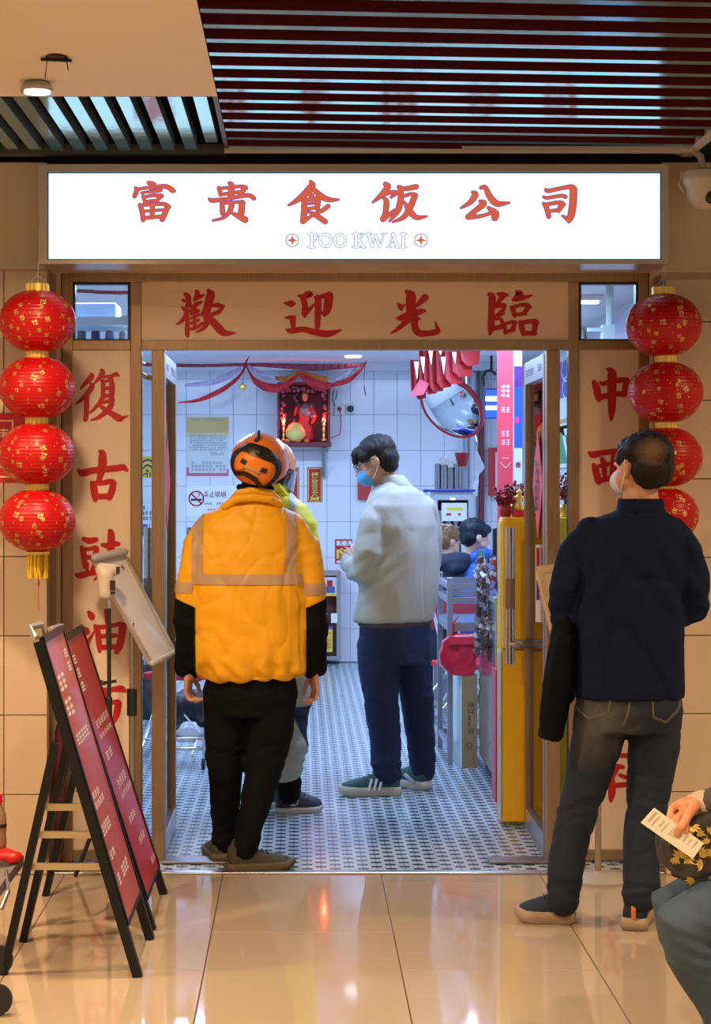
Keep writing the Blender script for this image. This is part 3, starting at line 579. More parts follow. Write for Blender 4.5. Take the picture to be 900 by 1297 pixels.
# ---------------------------------------------------------------- A-boards
def a_board(label, y0, y1, xa, za, xf_, xb, zpan0, rnd, dark, cols):
    t = thing('a_board_sign', label, 'sign', ((xf_+xb)/2, (y0+y1)/2, 0))
    for y in (y0, y1):
        MB().bar((xa, y, za), (xf_, y, 0), .03, .036, up=(0,1,0)).build('front_leg', DARKM, t)
        hx = xa+.045; hz = za*.60
        MB().bar((hx+.005, y+(.03 if y == y0 else -.03), hz+.10), (xb, y+(.03 if y == y0 else -.03), 0), .026, .034, up=(0,1,0)).build('back_leg', DARKM, t)
    d = Vector((xf_-xa, 0, -za)).normalized()
    nrm = Vector((za, 0, xf_-xa)).normalized()
    A = Vector((xa, 0, za)); Bt = A+d*((za-zpan0)/-d.z)
    P0 = A+nrm*.012
    def pt(s_, y): p = A+(Bt-A)*s_; return Vector((p.x, y, p.z))+nrm*.004
    m = MB(); m.slab([pt(.012, y0+.012), pt(.012, y1-.012), pt(1, y1-.012), pt(1, y0+.012)], nrm, .012); m.build('poster_panel', dark, t)
    m = MB()
    for (a, b) in ((y0-.004, y0+.016), (y1-.016, y1+.004)): m.slab([pt(0, a), pt(0, b), pt(1.01, b), pt(1.01, a)], nrm, .016)
    m.slab([pt(-.012, y0), pt(-.012, y1), pt(.012, y1), pt(.012, y0)], nrm, .018); m.slab([pt(1, y0), pt(1, y1), pt(1.012, y1), pt(1.012, y0)], nrm, .016)
    m.build('panel_frame', DARKM, t)
    m = MB(); sf = lambda u, v, y: pt(v, y0+(y1-y0)*u)+nrm*(.0125+.0003*(1-y))
    for u0, v0, u1, v1, c_, r_ in cols: scribble(m, u0, v0, u1, v1, c_, r_, 0, rnd, surf=sf)
    m.build('white_print', WPRINT, t)['kind'] = 'stuff'
    for q in ((.536, .446, .342) if y0 < 6 else ()):      # spreader bars between front and back legs
        z = q; xf2 = xa+(xf_-xa)*(za-z)/za; xb2 = hx+(xb-hx)*(hz+.10-z)/(hz+.10)
        MB().bar((xb2, y0+.07, z), (xf2, y0+.07, z), .012, .022).build('spreader', mat('brass_bar', (.62,.50,.30), .3, .8), t)
    MB().tube([(xa-.02, y0+.06, za+.01), (xa-.04, y0+.06, za+.04), (xa-.01, y0+.12, za+.045), (xa-.01, y0+.16, za+.01)], .012, 8).build('carry_handle', mat('silver', (.6,.58,.55), .3, .8), t)
    return t
PAN1 = mat('poster_red_pink', (.58, .10, .09), .35, var=.35, vscale=3.5, spec=.6, coat=.3)
PAN2 = mat('poster_red', (.50, .012, .02), .4, var=.25, vscale=3, coat=.2)
a_board('black A-frame board with a faded red price poster, nearest the camera', 5.88, 6.36, -.847, 1.085, -.525, -.965, .17, random.Random(1), PAN1,
  [(.1,.12,.45,.30,2,2), (.5,.06,.9,.16,2,2), (.15,.34,.8,.40,5,1), (.1,.55,.6,.62,4,2), (.1,.66,.55,.72,4,1), (.1,.76,.8,.80,5,1), (.15,.84,.8,.90,5,1)])
a_board('black A-frame board with a deep red menu poster, standing behind the faded one', 6.50, 7.06, -.862, 1.03, -.53, -.985, .11, random.Random(6), PAN2,
  [(.05,.06,.3,.22,1,3), (.2,.33,.9,.37,5,1), (.2,.385,.9,.41,5,1), (.2,.45,.55,.50,2,1), (.3,.57,.95,.62,5,1), (.3,.63,.95,.66,5,1), (.3,.72,.7,.76,3,1), (.45,.82,.8,.86,3,1), (.7,.9,.95,.97,2,2)])

# ---------------------------------------------------------------- stands at the doorway
t = thing('thermometer_stand', 'black tripod stand holding a white infrared thermometer left of the doorway', 'stand', (-.776, 7.38, 0))
X0, Y0_ = -.776, 7.38; ztop = CH-(772-CV)*Y0_/F
m = MB(); m.tube([(X0, Y0_, .22), (X0, Y0_, ztop)], .0085, 10); m.tube([(X0, Y0_, .60), (X0, Y0_, .72)], .013, 10); m.tube([(X0, Y0_, .12), (X0, Y0_, .25)], .014, 10); m.build('pole', BLACKP, t, smooth='auto')
m = MB(); m.bar((X0-.03, Y0_, ztop-.30), (X0+.03, Y0_, ztop-.29), .012); m.tube([(X0-.04, Y0_-.01, ztop-.29), (X0-.02, Y0_-.01, ztop-.30)], .008, 8); m.build('clamp_knob', BLACKP, t)
for a in (3.5, 5.45, 1.4):
    ex = X0+.14*math.cos(a); ey = Y0_+.11*math.sin(a); m = MB(); m.tube([(X0, Y0_, .30), (X0+.08*math.cos(a), Y0_+.07*math.sin(a), .16), (ex, ey, .012)], .009, 8); m.tube([(X0, Y0_, .13), (X0+.08*math.cos(a), Y0_+.07*math.sin(a), .16)], .005, 6); m.build('leg', BLACKP, t, smooth=True)
gm = mat('gun_white', (.72,.60,.50), .4)
q = W(137, 748, Y0_); k_ = Y0_/F
m = MB(); m.tube([W(133,752,Y0_), W(133,728,Y0_)], [(.025,.03),(.030,.034)], 14); m.tube([W(128,722,Y0_), W(146,722,Y0_+.02)], [(.024,.03),(.022,.024)], 14); solid('thermometer_body', m, gm, t, .004, 4)
m = MB(); m.px(147, 718, 151, 727, Y0_-.02, .03); m.px(139, 735, 146, 748, Y0_-.035, .004); m.px(139.5, 749, 145.5, 753, Y0_-.035, .004); m.build('display', mat('dark_display', (.05,.02,.02), .3), t)
m = MB(); m.tube([W(137.5, 757, Y0_), W(138, 766, Y0_), W(138, 774, Y0_)], .006, 8); m.build('neck', mat('silver', (.6,.58,.55), .3, .8), t)
# menu plates on poles
def plate_stand(label, pole_u, Yp, quad, face, plate_mat, extra=None, base_r=.135, pz=1.02):
    X = (pole_u-CU)*Yp/F; t = thing('menu_stand', label, 'sign stand', (X, Yp, 0))
    m = MB(); m.lathe([(base_r,0),(base_r,.012),(base_r*.9,.022),(.02,.034),(.012,.04)], (X,Yp,0), 32); m.build('base', mat('stone_base', (.42,.36,.30), .5, bump=.3, bscale=60), t, smooth='auto')
    m = MB(); m.tube([(X,Yp,.03), (X,Yp,.72)], .013, 12); m.tube([(X,Yp,.7), (X,Yp,pz)], .010, 12); m.build('pole', mat('pole_silver', (.5,.42,.33), .25, .9), t, smooth='auto')
    m = MB(); m.tube([(X,Yp,.64), (X,Yp,.75)], .021, 12, round_=False); m.build('collar', BLACKP, t, smooth='auto')
    P = [W(*q) for q in quad]; n = (P[1]-P[0]).cross(P[3]-P[0]).normalized()
    if n.y > 0: n = -n
    m = MB(); m.slab([p-n*.012 for p in P], n, .012); m.build('plate', plate_mat, t)
    c_ = sum(P, Vector())/4; fm = mat('plate_edge'+face, (.55,.48,.40) if face == 'l' else (.60,.42,.24), .35, .5 if face == 'l' else 0)
    for i in range(4):
        a, b = P[i], P[(i+1)%4]; w_ = .014 if face == 'l' else .03
        m = MB(); m.bar(a, b, w_, .016, up=n); m.build('edge_strip', fm, t)
    m = MB(); m.tube([c_-n*.02, Vector((X, Yp, pz-.03))], .012, 8); m.build('bracket', fm, t)
    return t, P, n
t, P, n = plate_stand('tilted white sign plate on a silver pole with round base left of the doorway', 167, 7.48, [(118,708,7.46),(155,700,7.62),(221,827,7.62),(191,841,7.46)], 'l', mat('plate_white', (.62,.56,.50), .25, var=.12, vscale=5, coat=.3))
MB().tube([P[0]+n*.01, P[1]+n*.01], .018, 12).build('top_roll', mat('grey_roll', (.42,.42,.42), .4), t, smooth='auto'); MB().tube([P[3]+n*.008, P[2]+n*.008], .013, 12).build('bottom_roll', mat('grey_roll', (.42,.42,.42), .4), t, smooth='auto')
m = MB(); sf = lambda u, v, y: P[0]+(P[1]-P[0])*u+(P[3]-P[0])*v+n*.001
scribble(m, .45, .10, .8, .16, 4, 1, 0, random.Random(3), surf=sf); m.build('print', BLKPR, t)
t, P, n = plate_stand('wood-framed notice on a pole with round stone base, half hidden by the navy jumper', 757, 7.30, [(752,712,7.36),(682,722,7.16),(704,812,7.16),(772,800,7.36)], 'r', mat('plate_cream', (.68,.52,.36), .5))
m = MB(); sf = lambda u, v, y: P[1]+(P[0]-P[1])*u+(P[2]-P[1])*v+n*.001
scribble(m, .16, .14, .32, .40, 2, 3, 0, random.Random(3), surf=sf, k=0); scribble(m, .18, .42, .34, .75, 2, 4, 0, random.Random(5), surf=sf, k=1); m.build('print', [RED, BLKPR], t)

# ---------------------------------------------------------------- cart corner at the left edge
t = thing('folding_cart', 'grey platform cart with a bottle and red cloth, cut by the left picture edge', 'cart', (-.98, 6.2, 0))
Yk = 6.15
m = MB(); P = [W(-60,1120,5.95), W(-2,1125,5.95), W(30,1083,6.3), W(-20,1080,6.45)]; m.slab(P, (0,0,-1), .035); m.build('platform', mat('grey_plastic', (.16,.15,.16), .45), t)
for (u, v, r_) in ((-2, 1160, 19), (-4, 1256, 20)):
    c = W(u, v, 5.9 if v < 1200 else 5.45); m = MB(); s_ = c.y/F
    M_x = Vector((.3,-1,0)); m.lathe([(r_*s_*.55,-.012),(r_*s_*.95,-.014),(r_*s_,0),(r_*s_*.95,.014),(r_*s_*.55,.012)], (c.x, c.y, r_*s_+.0), 24, axis=M_x); m.build('wheel', BLACKP, t, smooth='auto')
m = MB(); m.tube([W(8,1105,6.1), W(10,1130,6.0), W(2,1150,5.95)], .008, 8); m.build('bracket', STEEL, t)
m = MB(); m.tube([W(-30,1000,6.2), W(-30,1100,6.2)], .012, 8); m.tube([W(-45,1110,5.6), W(-45,1245,5.5)], .012, 8); m.build('frame_tube', DARKM, t)
m = MB(); rnd = random.Random(4)
for j in range(7): c = W(3+j*2.6, 1084-3*math.sin(j), 6.22); m.ell(c, (.028,.04,.016+.006*rnd.random()), 10, 6)
o = solid('red_cloth', m, REDPL, None, .006, 2, lambda p, n_: .003*noise.noise(p*40)); tag(o, 'crumpled red cloth lying on the grey cart', 'cloth')
c = W(-2, 1075, 6.25); t = thing('bottle', 'clear bottle with a red cap standing on the grey cart', 'bottle', c)
m = MB(); m.lathe([(.026,0),(.028,.02),(.026,.05),(.028,.09),(.026,.12),(.012,.15),(.012,.16)], c, 18); m.build('bottle_body', mat('bottle_amber', (.30,.20,.12), .15), t, smooth=True)
m = MB(); m.lathe([(.014,0),(.014,.03)], c+Vector((0,0,.158)), 16); m.build('cap', REDPL, t)
m = MB(); m.lathe([(.0285,.0),(.0285,.012)], c+Vector((0,0,.075)), 16); m.build('band', BLACKP, t)
t = thing('umbrella', 'furled dark red umbrella leaning in the gap beside the left wall', 'umbrella', W(70, 1107, 7.52))
m = MB(); a = Vector((-.995, 7.50, .02)); b = Vector((-1.0, 7.57, .62)); m.tube([a, a+(b-a)*.12, a+(b-a)*.5, a+(b-a)*.9, b], [.004,.02,.030,.022,.008], 10); m.build('folded_canopy', mat('dark_red_cloth', (.10,.008,.01), .7), t, smooth=True)
m = MB(); m.tube([b, b+Vector((0,.01,.06)), b+Vector((.015,.01,.085)), b+Vector((.03,.005,.07))], .006, 8); m.build('handle', mat('brown_handle', (.15,.06,.03), .4), t, smooth=True)

# ================================================================ inside the shop
YB = 16.2; SB = YB/F
o = MB().box(-2.25, -2.2, 7.8, YB+.1, 0, 2.8).build('wall_inner_left', TILEW); o['kind'] = 'structure'
o = MB().box(1.95, 2.0, 7.8, YB+.1, 0, 2.8).build('wall_inner_right', TILEW); o['kind'] = 'structure'
for a, b in ((-2.2, fx_(78)), (fx_(821), 1.95)):
    o = MB().box(a, b, 7.70, 7.78, 0, 2.8).build('wall_inner_front', TILEW); o['kind'] = 'structure'
ZI = 2.66
o = MB().box(-2.25, 2.0, 7.72, YB+.1, ZI, ZI+.05).build('ceiling_inner', CEILW); o['kind'] = 'structure'
o = MB().box(-2.2, 1.95, YB-.18, YB, ZI-.07, ZI-.001).build('trim_3', CEILW); o['kind'] = 'structure'
bw = setting('wall_back', (0, YB, 0))
MB().box(-2.2, 1.95, YB, YB+.1, 0, ZI).build('backing', GROUTW, bw)
tw_, th_ = 29.65*SB, 45.2*SB; xo = (236-CU)*SB; zo = CH-(480-CV)*SB; src = None
for i in range(-9, 18):
    for j in range(-8, 3):
        x0 = xo+i*tw_; z0 = zo+(j-1)*th_+th_
        x1 = x0+tw_; z1 = z0+th_
        if x0 < -2.2 or x1 > 2.0 or z1 > ZI+.3: continue
        if z0 < 0:
            if z1 > .03: MB().box(x0+.0018, x1-.0018, YB-.008, YB+.005, .001, z1-.0018).build('wall_tile', TILEW, bw)
            continue
        if z1 > ZI: MB().box(x0+.0018, x1-.0018, YB-.008, YB+.005, z0+.0018, ZI).build('wall_tile', TILEW, bw) if z0 < ZI-.02 else None; continue
        if src is None: src = MB().box(.0018, tw_-.0018, -.008, .005, .0018, th_-.0018, bev=.0012).build('wall_tile', TILEW, bw); src.location = (x0, 0, z0); src.data.transform(Matrix.Translation(Vector((0, YB, 0))))
        else: c = src.copy(); c.name = 'wall_tile'; COL.objects.link(c); c.parent = bw; c.location = (x0, 0, z0)
m = MB()
for i in range(28):
    for j in range(8):
        m.box(1.942, 1.951, 7.85+i*.30, 8.146+i*.30, .002+j*.318, .314+j*.318)
o = m.build('tile_facing', TILEW); o['kind'] = 'structure'
for i, (x, y) in enumerate([(-.9,9.2), (.9,9.2), (-.9,11.6), (.9,11.6), (1.55,10.3)]):
    t = thing('ceiling_light', 'white tube light on the shop ceiling, %s' % ('front left', 'front right', 'middle left', 'middle right', 'above the counter by the right wall')[i], 'light', (x, y, ZI-.06))
    MB().box(x-.45 if i < 4 else x-.16, x+.45 if i < 4 else x+.16, y-.05, y+.05, ZI-.03, ZI-.001, bev=.004).build('housing', WHITE, t)
    MB().box(x-.43 if i < 4 else x-.14, x+.43 if i < 4 else x+.14, y-.02, y+.02, ZI-.046, ZI-.03).build('tube', LAMPC, t)
t = W(447, 457, 15.2); o = MB().lathe([(.07,0),(.07,.012)], (t.x, 15.2, ZI-.013), 20).build('round_ceiling_light', LAMPC); tag(o, 'small round white light on the shop ceiling near the back wall', 'light')

# left window view: slotted storage rack
t = thing('storage_rack', 'white slotted-angle storage rack behind the small left transom window', 'rack', (-1.0, 9.2, 0))
WR = mat('rack_white', (.62,.70,.76), .35)
def slotted(m, x, z0, z1, y):
    m.box(x-.02, x+.02, y, y+.003, z0, z1)
for x in (-1.22, -.835):
    for y in (9.0, 9.4):
        m = MB(); m.box(x-.02, x+.02, y, y+.004, 0, 2.62); m.box(x-.02, x-.016, y, y+.035, 0, 2.62); m.build('post', WR, t)
        m = MB()
        for k in range(44): m.box(x-.006, x+.006, y-.001, y, .05+.06*k, .08+.06*k)
        m.build('slots', BLKPR, t)
for z in (.3, .9, 1.5, 2.40, 2.29):
    m = MB(); m.box(-1.2, -.855, 9.0, 9.4, z, z+.006); m.box(-1.24, -.815, 8.994, 9.0, z-.02, z+.02); m.box(-1.24,-.815,9.4,9.406,z-.02,z+.02); m.build('shelf', WR, t)
    if z in (2.29,):
        m = MB()
        for k in range(12): m.box(-1.2+.032*k, -1.185+.032*k, 8.991, 8.994, z-.004, z+.006)
        m.build('slots', BLKPR, t)
rnd = random.Random(12)
for k in range(5):
    x = -1.17+.07*k; c = (x, 9.2, 2.32); o = MB().lathe([(.022,0),(.024,.02),(.022,.055+.01*rnd.random()),(.01,.065)], (x, 9.15, 2.30), 12).build('jar', mat('jar_dark%d' % (k%3), ((.05,.08,.2),(.1,.1,.12),(.02,.04,.1))[k%3], .3), smooth='auto')
    tag(o, 'dark jar on the rack shelf behind the left transom window, %s of five' % ('leftmost','second','middle','fourth','rightmost')[k], 'jar', 'jars on the storage rack')
o = MB().box(-1.15, -.92, 9.1, 9.35, 2.408, 2.50, bev=.01).build('plastic_crate', mat('crate_grey', (.25,.30,.40), .5)); tag(o, 'grey crate on top shelf of the rack behind the left transom window', 'crate')
# right window view
t = thing('water_pipe', 'grey vertical pipe with a valve box seen through the right transom window', 'pipe', (1.62, 9.9, 1.0))
m = MB(); X_ = (772-CU)*9.6/F; m.tube([(X_, 9.6, 1.9), (X_, 9.6, 2.65)], .020, 10, round_=False); m.build('pipe', mat('pipe_grey', (.35,.42,.42), .4), t, smooth='auto')
MB().box(X_-.045, X_+.02, 9.56, 9.62, 1.9, 2.43).build('valve_box', mat('pipe_grey', (.35,.42,.42), .4), t)
MB().box(X_-.12, X_-.045, 9.57, 9.60, 2.395, 2.415).build('side_arm', mat('pipe_grey', (.35,.42,.42), .4), t)

# ---- stuff on the back wall
def pxw(name, label, cat, u0, v0, u1, v1, d, material, Y=YB-.008, bev=0, group=None, part='panel'):
    a = W(u0, v0, Y-d); b = W(u1, v1, Y-d); t = thing(name, label, cat, ((a.x+b.x)/2, Y, b.z), group)
    MB().box(a.x, b.x, Y-d, Y-.0005, b.z, a.z, bev=bev).build(part, material, t); return t, Y-d
t, y = pxw('notice_poster', 'laminated yellow and white certificate poster on the tiled back wall', 'poster', 236, 528, 289.5, 603, .004, mat('poster_grey', (.62,.68,.66), .2, coat=.3))
m = MB(); m.px(236, 528, 289.5, 548, y-.001, .0008, k=0); m.px(236, 548, 289.5, 553, y-.001, .0008, k=3); m.px(236, 599, 289.5, 603, y-.001, .0008, k=1); m.px(236,592,239,599,y-.001,.0008,k=1); m.px(287,594,289.5,599,y-.001,.0008,k=1); scribble(m, 243, 530, 284, 534, 16, 1, y-.002, random.Random(1), k=2)
scribble(m, 240, 551, 286, 571, 26, 7, y-.002, random.Random(2), k=2); scribble(m, 266, 572, 284, 577, 8, 2, y-.002, random.Random(2), k=2); scribble(m, 242, 584, 286, 597, 10, 3, y-.002, random.Random(3), k=2)
m.build('print', [mat('poster_yellow', (.62,.45,.12), .3), mat('poster_pink', (.6,.12,.2), .3), mat('grey_print', (.28,.30,.32), .5), mat('poster_pale_yellow', (.62,.55,.32), .3)], t)
t, y = pxw('no_smoking_sign', 'white no smoking sign on the tiled back wall behind the orange jacket', 'sign', 236, 615, 300, 654, .004, mat('sign_white', (.80,.84,.90), .3))
m = MB(); strokes(m, ringst(248.5, 631.5, 9, 9, 2), 0, 0, 1, y-.001, k=0); strokes(m, "242,625,2 255,638,2", 0, 0, 1, y-.001, k=0); strokes(m, "243,633,3 254,633,3;250,629,1 253,627,1 251,625,1", 0, 0, 1, y-.0008, k=1)
# 禁止吸烟
strokes(m, "1,2,1.1 8,2,1.1;4.5,.5,1.1 4.5,4.5,1.1;1,6,1.1 8,6,1.1;1,8,1.1 8,8,1.1;4.5,8,1.1 4.5,11,1.1;2,9,1 1,11,1;7,9,1 8,11,1", 258.0, 622, 1.5, y-.0009, k=1)
strokes(m, "5,.5,1.2 5,11,1.2;5,5,1.1 8.5,5,1.1;2,5,1.1 2,11,1.1;.5,11,1.2 9,11,1.2", 265.0, 622, 1.5, y-.0009, k=1)
strokes(m, "1,2,1 3,2,1 3,8,1 1,8,1 1,2,1;4,1.5,1 9,1.5,1;6,1.5,1 4,11,1;8.5,1.5,1 8,5,1 9,5,1 5,11,1;6,5,1 9,11,1", 272.0, 622, 1.5, y-.0009, k=1)
strokes(m, "2,1,1 2,6,1 .5,11,1;.5,4,1 1,5,1;3.5,4,1 3,5,1;2,6,1 4,10,1;5,2,1 9.5,2,1 9.5,11,1 5,11,1 5,2,1;6,5,1 9,5,1;7.5,3,1 7,7,1 6,9,1;7.5,6,1 9,9,1", 279.0, 622, 1.5, y-.0009, k=1)
scribble(m, 258, 636, 290, 640, 12, 1, y-.001, random.Random(2), k=1); scribble(m, 262, 644, 292, 647, 8, 1, y-.001, random.Random(5), k=0); m.build('print', [RED, BLKPR], t)
for i, (u0, u1) in enumerate(((356, 378.5), (389, 408))):
    t, y = pxw('couplet_strip', 'red and gold New Year strip under the shrine, %s' % ('left one beside the helmet', 'right one beside the bracket')[i], 'decoration', u0, 592, u1, 636, .003, RED, group='new year strips under the shrine')
    m = MB()
    for a in ((u0+1, 593, u1-1, 594), (u0+1, 634, u1-1, 635), (u0+1, 593, u0+2, 635), (u1-2, 593, u1-1, 635)): m.px(*a, y-.001, .0006)
    for k in range(4): 
        strokes(m, GLIPH[(k+i)%4], (u0+u1)/2-4, 598+8*k, 100/8, y-.001, step=0, grow=.3)
    m.px(u0+4, 629, u1-4, 633, y-.001, .0006); m.build('gold_print', mat('gold_ink', (.78,.52,.06), .5), t)
t, y = pxw('first_aid_box', 'red box on the tiled back wall behind the masked face', 'box', 453, 595, 470, 633, .05, mat('box_red', (.50,.03,.03), .4), bev=.004)
t, y = pxw('fire_notice', 'small red and yellow fire notice on the back wall by the jacket sleeve', 'sign', 424, 683, 446, 714, .004, RED, bev=.001)
m = MB(); m.px(426, 685, 445, 691, y-.001, .0006, k=0); m.px(426, 696, 445, 708, y-.001, .0006, k=1); m.px(426,710,445,713,y-.001,.0006,k=0); strokes(m, "1,.5,.8 5,.5,.8;3,0,.8 1,5,.8;3,2,.8 5,5,.8", 429, 685.5, 1, y-.0015, k=2); strokes(m, "1,.5,.8 5,.5,.8;3,0,.8 1,5,.8;3,2,.8 5,5,.8", 437, 685.5, 1, y-.0015, k=2); scribble(m, 428, 698, 444, 706, 4, 2, y-.0015, random.Random(3), k=3)
m.build('print', [WHITE, mat('notice_yellow', (.8,.65,.03), .5), RED, BLKPR], t)
# fire cabinet on the floor
t = thing('fire_cabinet', 'silver framed red fire equipment cabinet on the floor by the back wall', 'cabinet', (W(408, 840, 16.0)))
a = W(384, 724, 15.95); b = W(431, 836, 15.95)
m = MB(); m.box(a.x, b.x, 16.14, 16.18, b.z, a.z); m.box(a.x, a.x+.02, 15.95, 16.14, b.z, a.z); m.box(b.x-.02, b.x, 15.95, 16.14, b.z, a.z); m.box(a.x+.02, b.x-.02, 15.95, 16.14, a.z-.02, a.z); m.box(a.x+.02, b.x-.02, 15.95, 16.14, b.z, b.z+.02); m.build('case', mat('cabinet_red', (.35,.01,.015), .4), t)
m = MB(); f_ = .035
m.box(a.x-.003, a.x+f_, 15.93, 15.95, b.z, a.z); m.box(b.x-f_, b.x+.003, 15.93, 15.95, b.z, a.z); m.box(a.x+f_, b.x-f_, 15.93, 15.95, a.z-f_, a.z); m.box(a.x+f_, b.x-f_, 15.93, 15.95, b.z, b.z+f_); m.build('door', STEEL, t)
MB().box(a.x+f_, b.x-f_, 15.938, 15.942, b.z+f_, a.z-f_).build('door_glass', GLASS, t)
MB().px(419, 777, 427, 789, 15.92, .012).build('lock', WHITE, t)
m = MB(); m.px(407, 731, 426, 752, 15.934, .003, k=0); m.px(407, 752, 426, 755, 15.934, .003, k=1); m.px(409, 793, 421, 797, 15.934, .003, k=2); m.px(409, 797, 421, 826, 15.934, .003, k=1); scribble(m, 411, 800, 419, 822, 3, 5, 15.933, random.Random(2), k=3); m.px(414,735,421,750,15.933,.001,k=3); m.px(411,743,424,751,15.9325,.001,k=2)
m.build('sticker', [mat('sticker_grey', (.5,.55,.6), .4), mat('sticker_yellow', (.75,.5,.05), .4), mat('sticker_blue', (.06,.1,.25), .4), RED], t)
for x, z in ((397, 815), (409, 790)):
    c = W(x, 832, 16.06); e = thing('fire_extinguisher', 'red fire extinguisher inside the silver cabinet, %s' % ('left' if x < 400 else 'right by the lock'), 'extinguisher', c); m = MB(); m.lathe([(.05,0),(.055,.02),(.055,.28),(.03,.33),(.015,.35)], c, 16); m.build('tank', REDPL, e, smooth='auto'); m = MB(); m.tube([c+Vector((0,0,.35)), c+Vector((0,0,.39)), c+Vector((.04,-.01,.38))], .008, 6); m.build('valve', STEEL, e)
# shrine
t = thing('shrine', 'dark red wall shrine lit by two red candles on the back wall', 'shrine', W(384, 570, 16.05))
a = W(351, 487, 15.93); b = W(418, 560, 15.93); SH = mat('shrine_wood', (.16,.012,.016), .35); SHB = mat('shrine_back', (.10,.006,.020), .5)
MB().box(a.x, b.x, 16.17, 16.19, b.z, a.z).build('back_panel', SHB, t)
for x0, x1 in ((a.x, a.x+.02), (b.x-.02, b.x)): MB().box(x0, x1, 15.93, 16.17, b.z, a.z).build('side_panel', SH, t)
MB().box(a.x, b.x, 15.93, 16.17, a.z, a.z+.02).build('top_board', SH, t)
MB().box(a.x-.01, b.x+.01, 15.86, 16.19, b.z-.04, b.z, bev=.004).build('shelf', SH, t)
m = MB(); rnd = random.Random(8)
for k in range(46):
    s_ = rnd.random()
    if s_ < .34: x = a.x+.035+.03*rnd.random(); z = b.z+.18+(a.z-b.z-.2)*rnd.random()
    elif s_ < .68: x = b.x-.035-.03*rnd.random(); z = b.z+.18+(a.z-b.z-.2)*rnd.random()
    else: x = a.x+.03+(b.x-a.x-.06)*rnd.random(); z = a.z-.02-.04*rnd.random()
    m.ell((x, 15.95, z), (.012+.008*rnd.random(), .006, .012+.01*rnd.random()), 8, 5)
m.build('carved_trim', mat('carved', (.26,.08,.09), .3, .3), t, smooth=True)
m = MB(); c = W(410, 570, 16.1); m.bar((c.x, 16.17, b.z-.04), (c.x, 16.17, b.z-.32), .03, .012); m.bar((c.x, 16.16, b.z-.30), (c.x, 15.95, b.z-.045), .02, .01); m.build('bracket', mat('bracket_grey', (.28,.36,.36), .4, .5), t)
for u in (359, 410):
    c = W(u, 558, 15.97); e = thing('candle', 'brass candlestick with a red electric candle, %s side of the shrine' % ('left' if u < 380 else 'right'), 'candle', c, 'shrine candles')
    m = MB(); m.lathe([(.028,0),(.028,.01),(.01,.02),(.014,.05),(.008,.07),(.016,.09),(.010,.12),(.018,.135),(.012,.14)], c, 14); m.build('candlestick', GOLD, e, smooth='auto')
    m = MB(); m.lathe([(.008,0),(.008,.012),(.015,.03),(.012,.055),(.003,.085)], c+Vector((0,0,.14)), 12); m.build('flame_bulb', FLAME, e, smooth=True)
    l = bpy.data.lights.new('candle_glow', 'POINT'); l.energy = 2.2; l.color = (1,.03,.02); l.shadow_soft_size = .02; lo = bpy.data.objects.new('candle_glow', l); COL.objects.link(lo); lo.location = c+Vector((0,-.03,.19))
# statue: standing armoured guardian
c = W(386, 559, 16.06); t = thing('statue', 'painted guardian statue in red robe and grey armour inside the shrine', 'statue', c)
m = MB(); m.lathe([(.075,0),(.085,.02),(.07,.10),(.055,.2),(.06,.25),(.065,.30),(.03,.34)], c, 18); m.tube([c+Vector((.05,-.01,.30)), c+Vector((.09,-.03,.22)), c+Vector((.06,-.06,.16))], [.025,.02,.014]); m.tube([c+Vector((-.05,-.01,.30)), c+Vector((-.09,-.02,.24)), c+Vector((-.07,-.05,.30))], [.025,.02,.014])
solid('robe', m, mat('robe_red', (.35,.03,.03), .5, var=.5, vscale=40), t, .006, 1, lambda p, n_: .004*noise.noise(p*50))
m = MB(); m.ell(c+Vector((0,-.02,.27)), (.060,.05,.07)); m.ell(c+Vector((.05,0,.31)), .032); m.ell(c+Vector((-.05,0,.31)), .032); m.tube([c+Vector((-.06,.03,.34)), c+Vector((-.1,.04,.40)), c+Vector((-.05,.04,.43))], [.02,.014,.006]); m.ell(c+Vector((.07,-.03,.22)), .03)
solid('armour', m, mat('armour_grey', (.22,.22,.20), .35, .5), t, .006, 1, lambda p, n_: .005*noise.noise(p*60))
m = MB(); m.ell(c+Vector((0,-.02,.385)), (.026,.028,.032)); m.ell(c+Vector((0,-.045,.38)), (.006,.008,.008)); m.build('head', mat('statue_face', (.55,.28,.15), .5), t, smooth=True)
m = MB(); m.lathe([(.03,0),(.032,.012),(.022,.03),(.008,.045),(.003,.06)], c+Vector((0,-.018,.40)), 14); m.build('helmet', mat('statue_gold', (.5,.3,.1), .4, .5), t, smooth=True)
c = W(374, 560, 15.93); t = thing('pomelo', 'large yellow pomelo on the shrine shelf', 'fruit', c)
m = MB(); m.lathe([(.01,0),(.06,.012),(.088,.06),(.086,.10),(.06,.145),(.03,.17),(.008,.175)], c, 24); m.build('fruit_body', mat('pomelo_yellow', (.80,.62,.16), .4, bump=.1, bscale=80), t, smooth=True)
m = MB(); m.tube([c+Vector((-.01,0,.172)), c+Vector((-.012,0,.19))], .008, 6); m.build('ribbon', REDPL, t)
for i, u in enumerate((364, 377, 388)):
    c = W(u, 561.5, 15.89); t = thing('orange', 'small orange on the shrine shelf, %s' % ('left', 'middle', 'right')[i], 'fruit', c, 'oranges on the shrine'); m = MB(); m.ell(c+Vector((0,0,.02)), (.024,.024,.02)); m.build('peel', mat('orange_peel', (.85,.14,.02), .4), t, smooth=True); MB().ell(c+Vector((0,0,.04)), (.012,.012,.005), 8, 5).build('leaf', mat('leaf_green', (.05,.12,.02), .5), t)
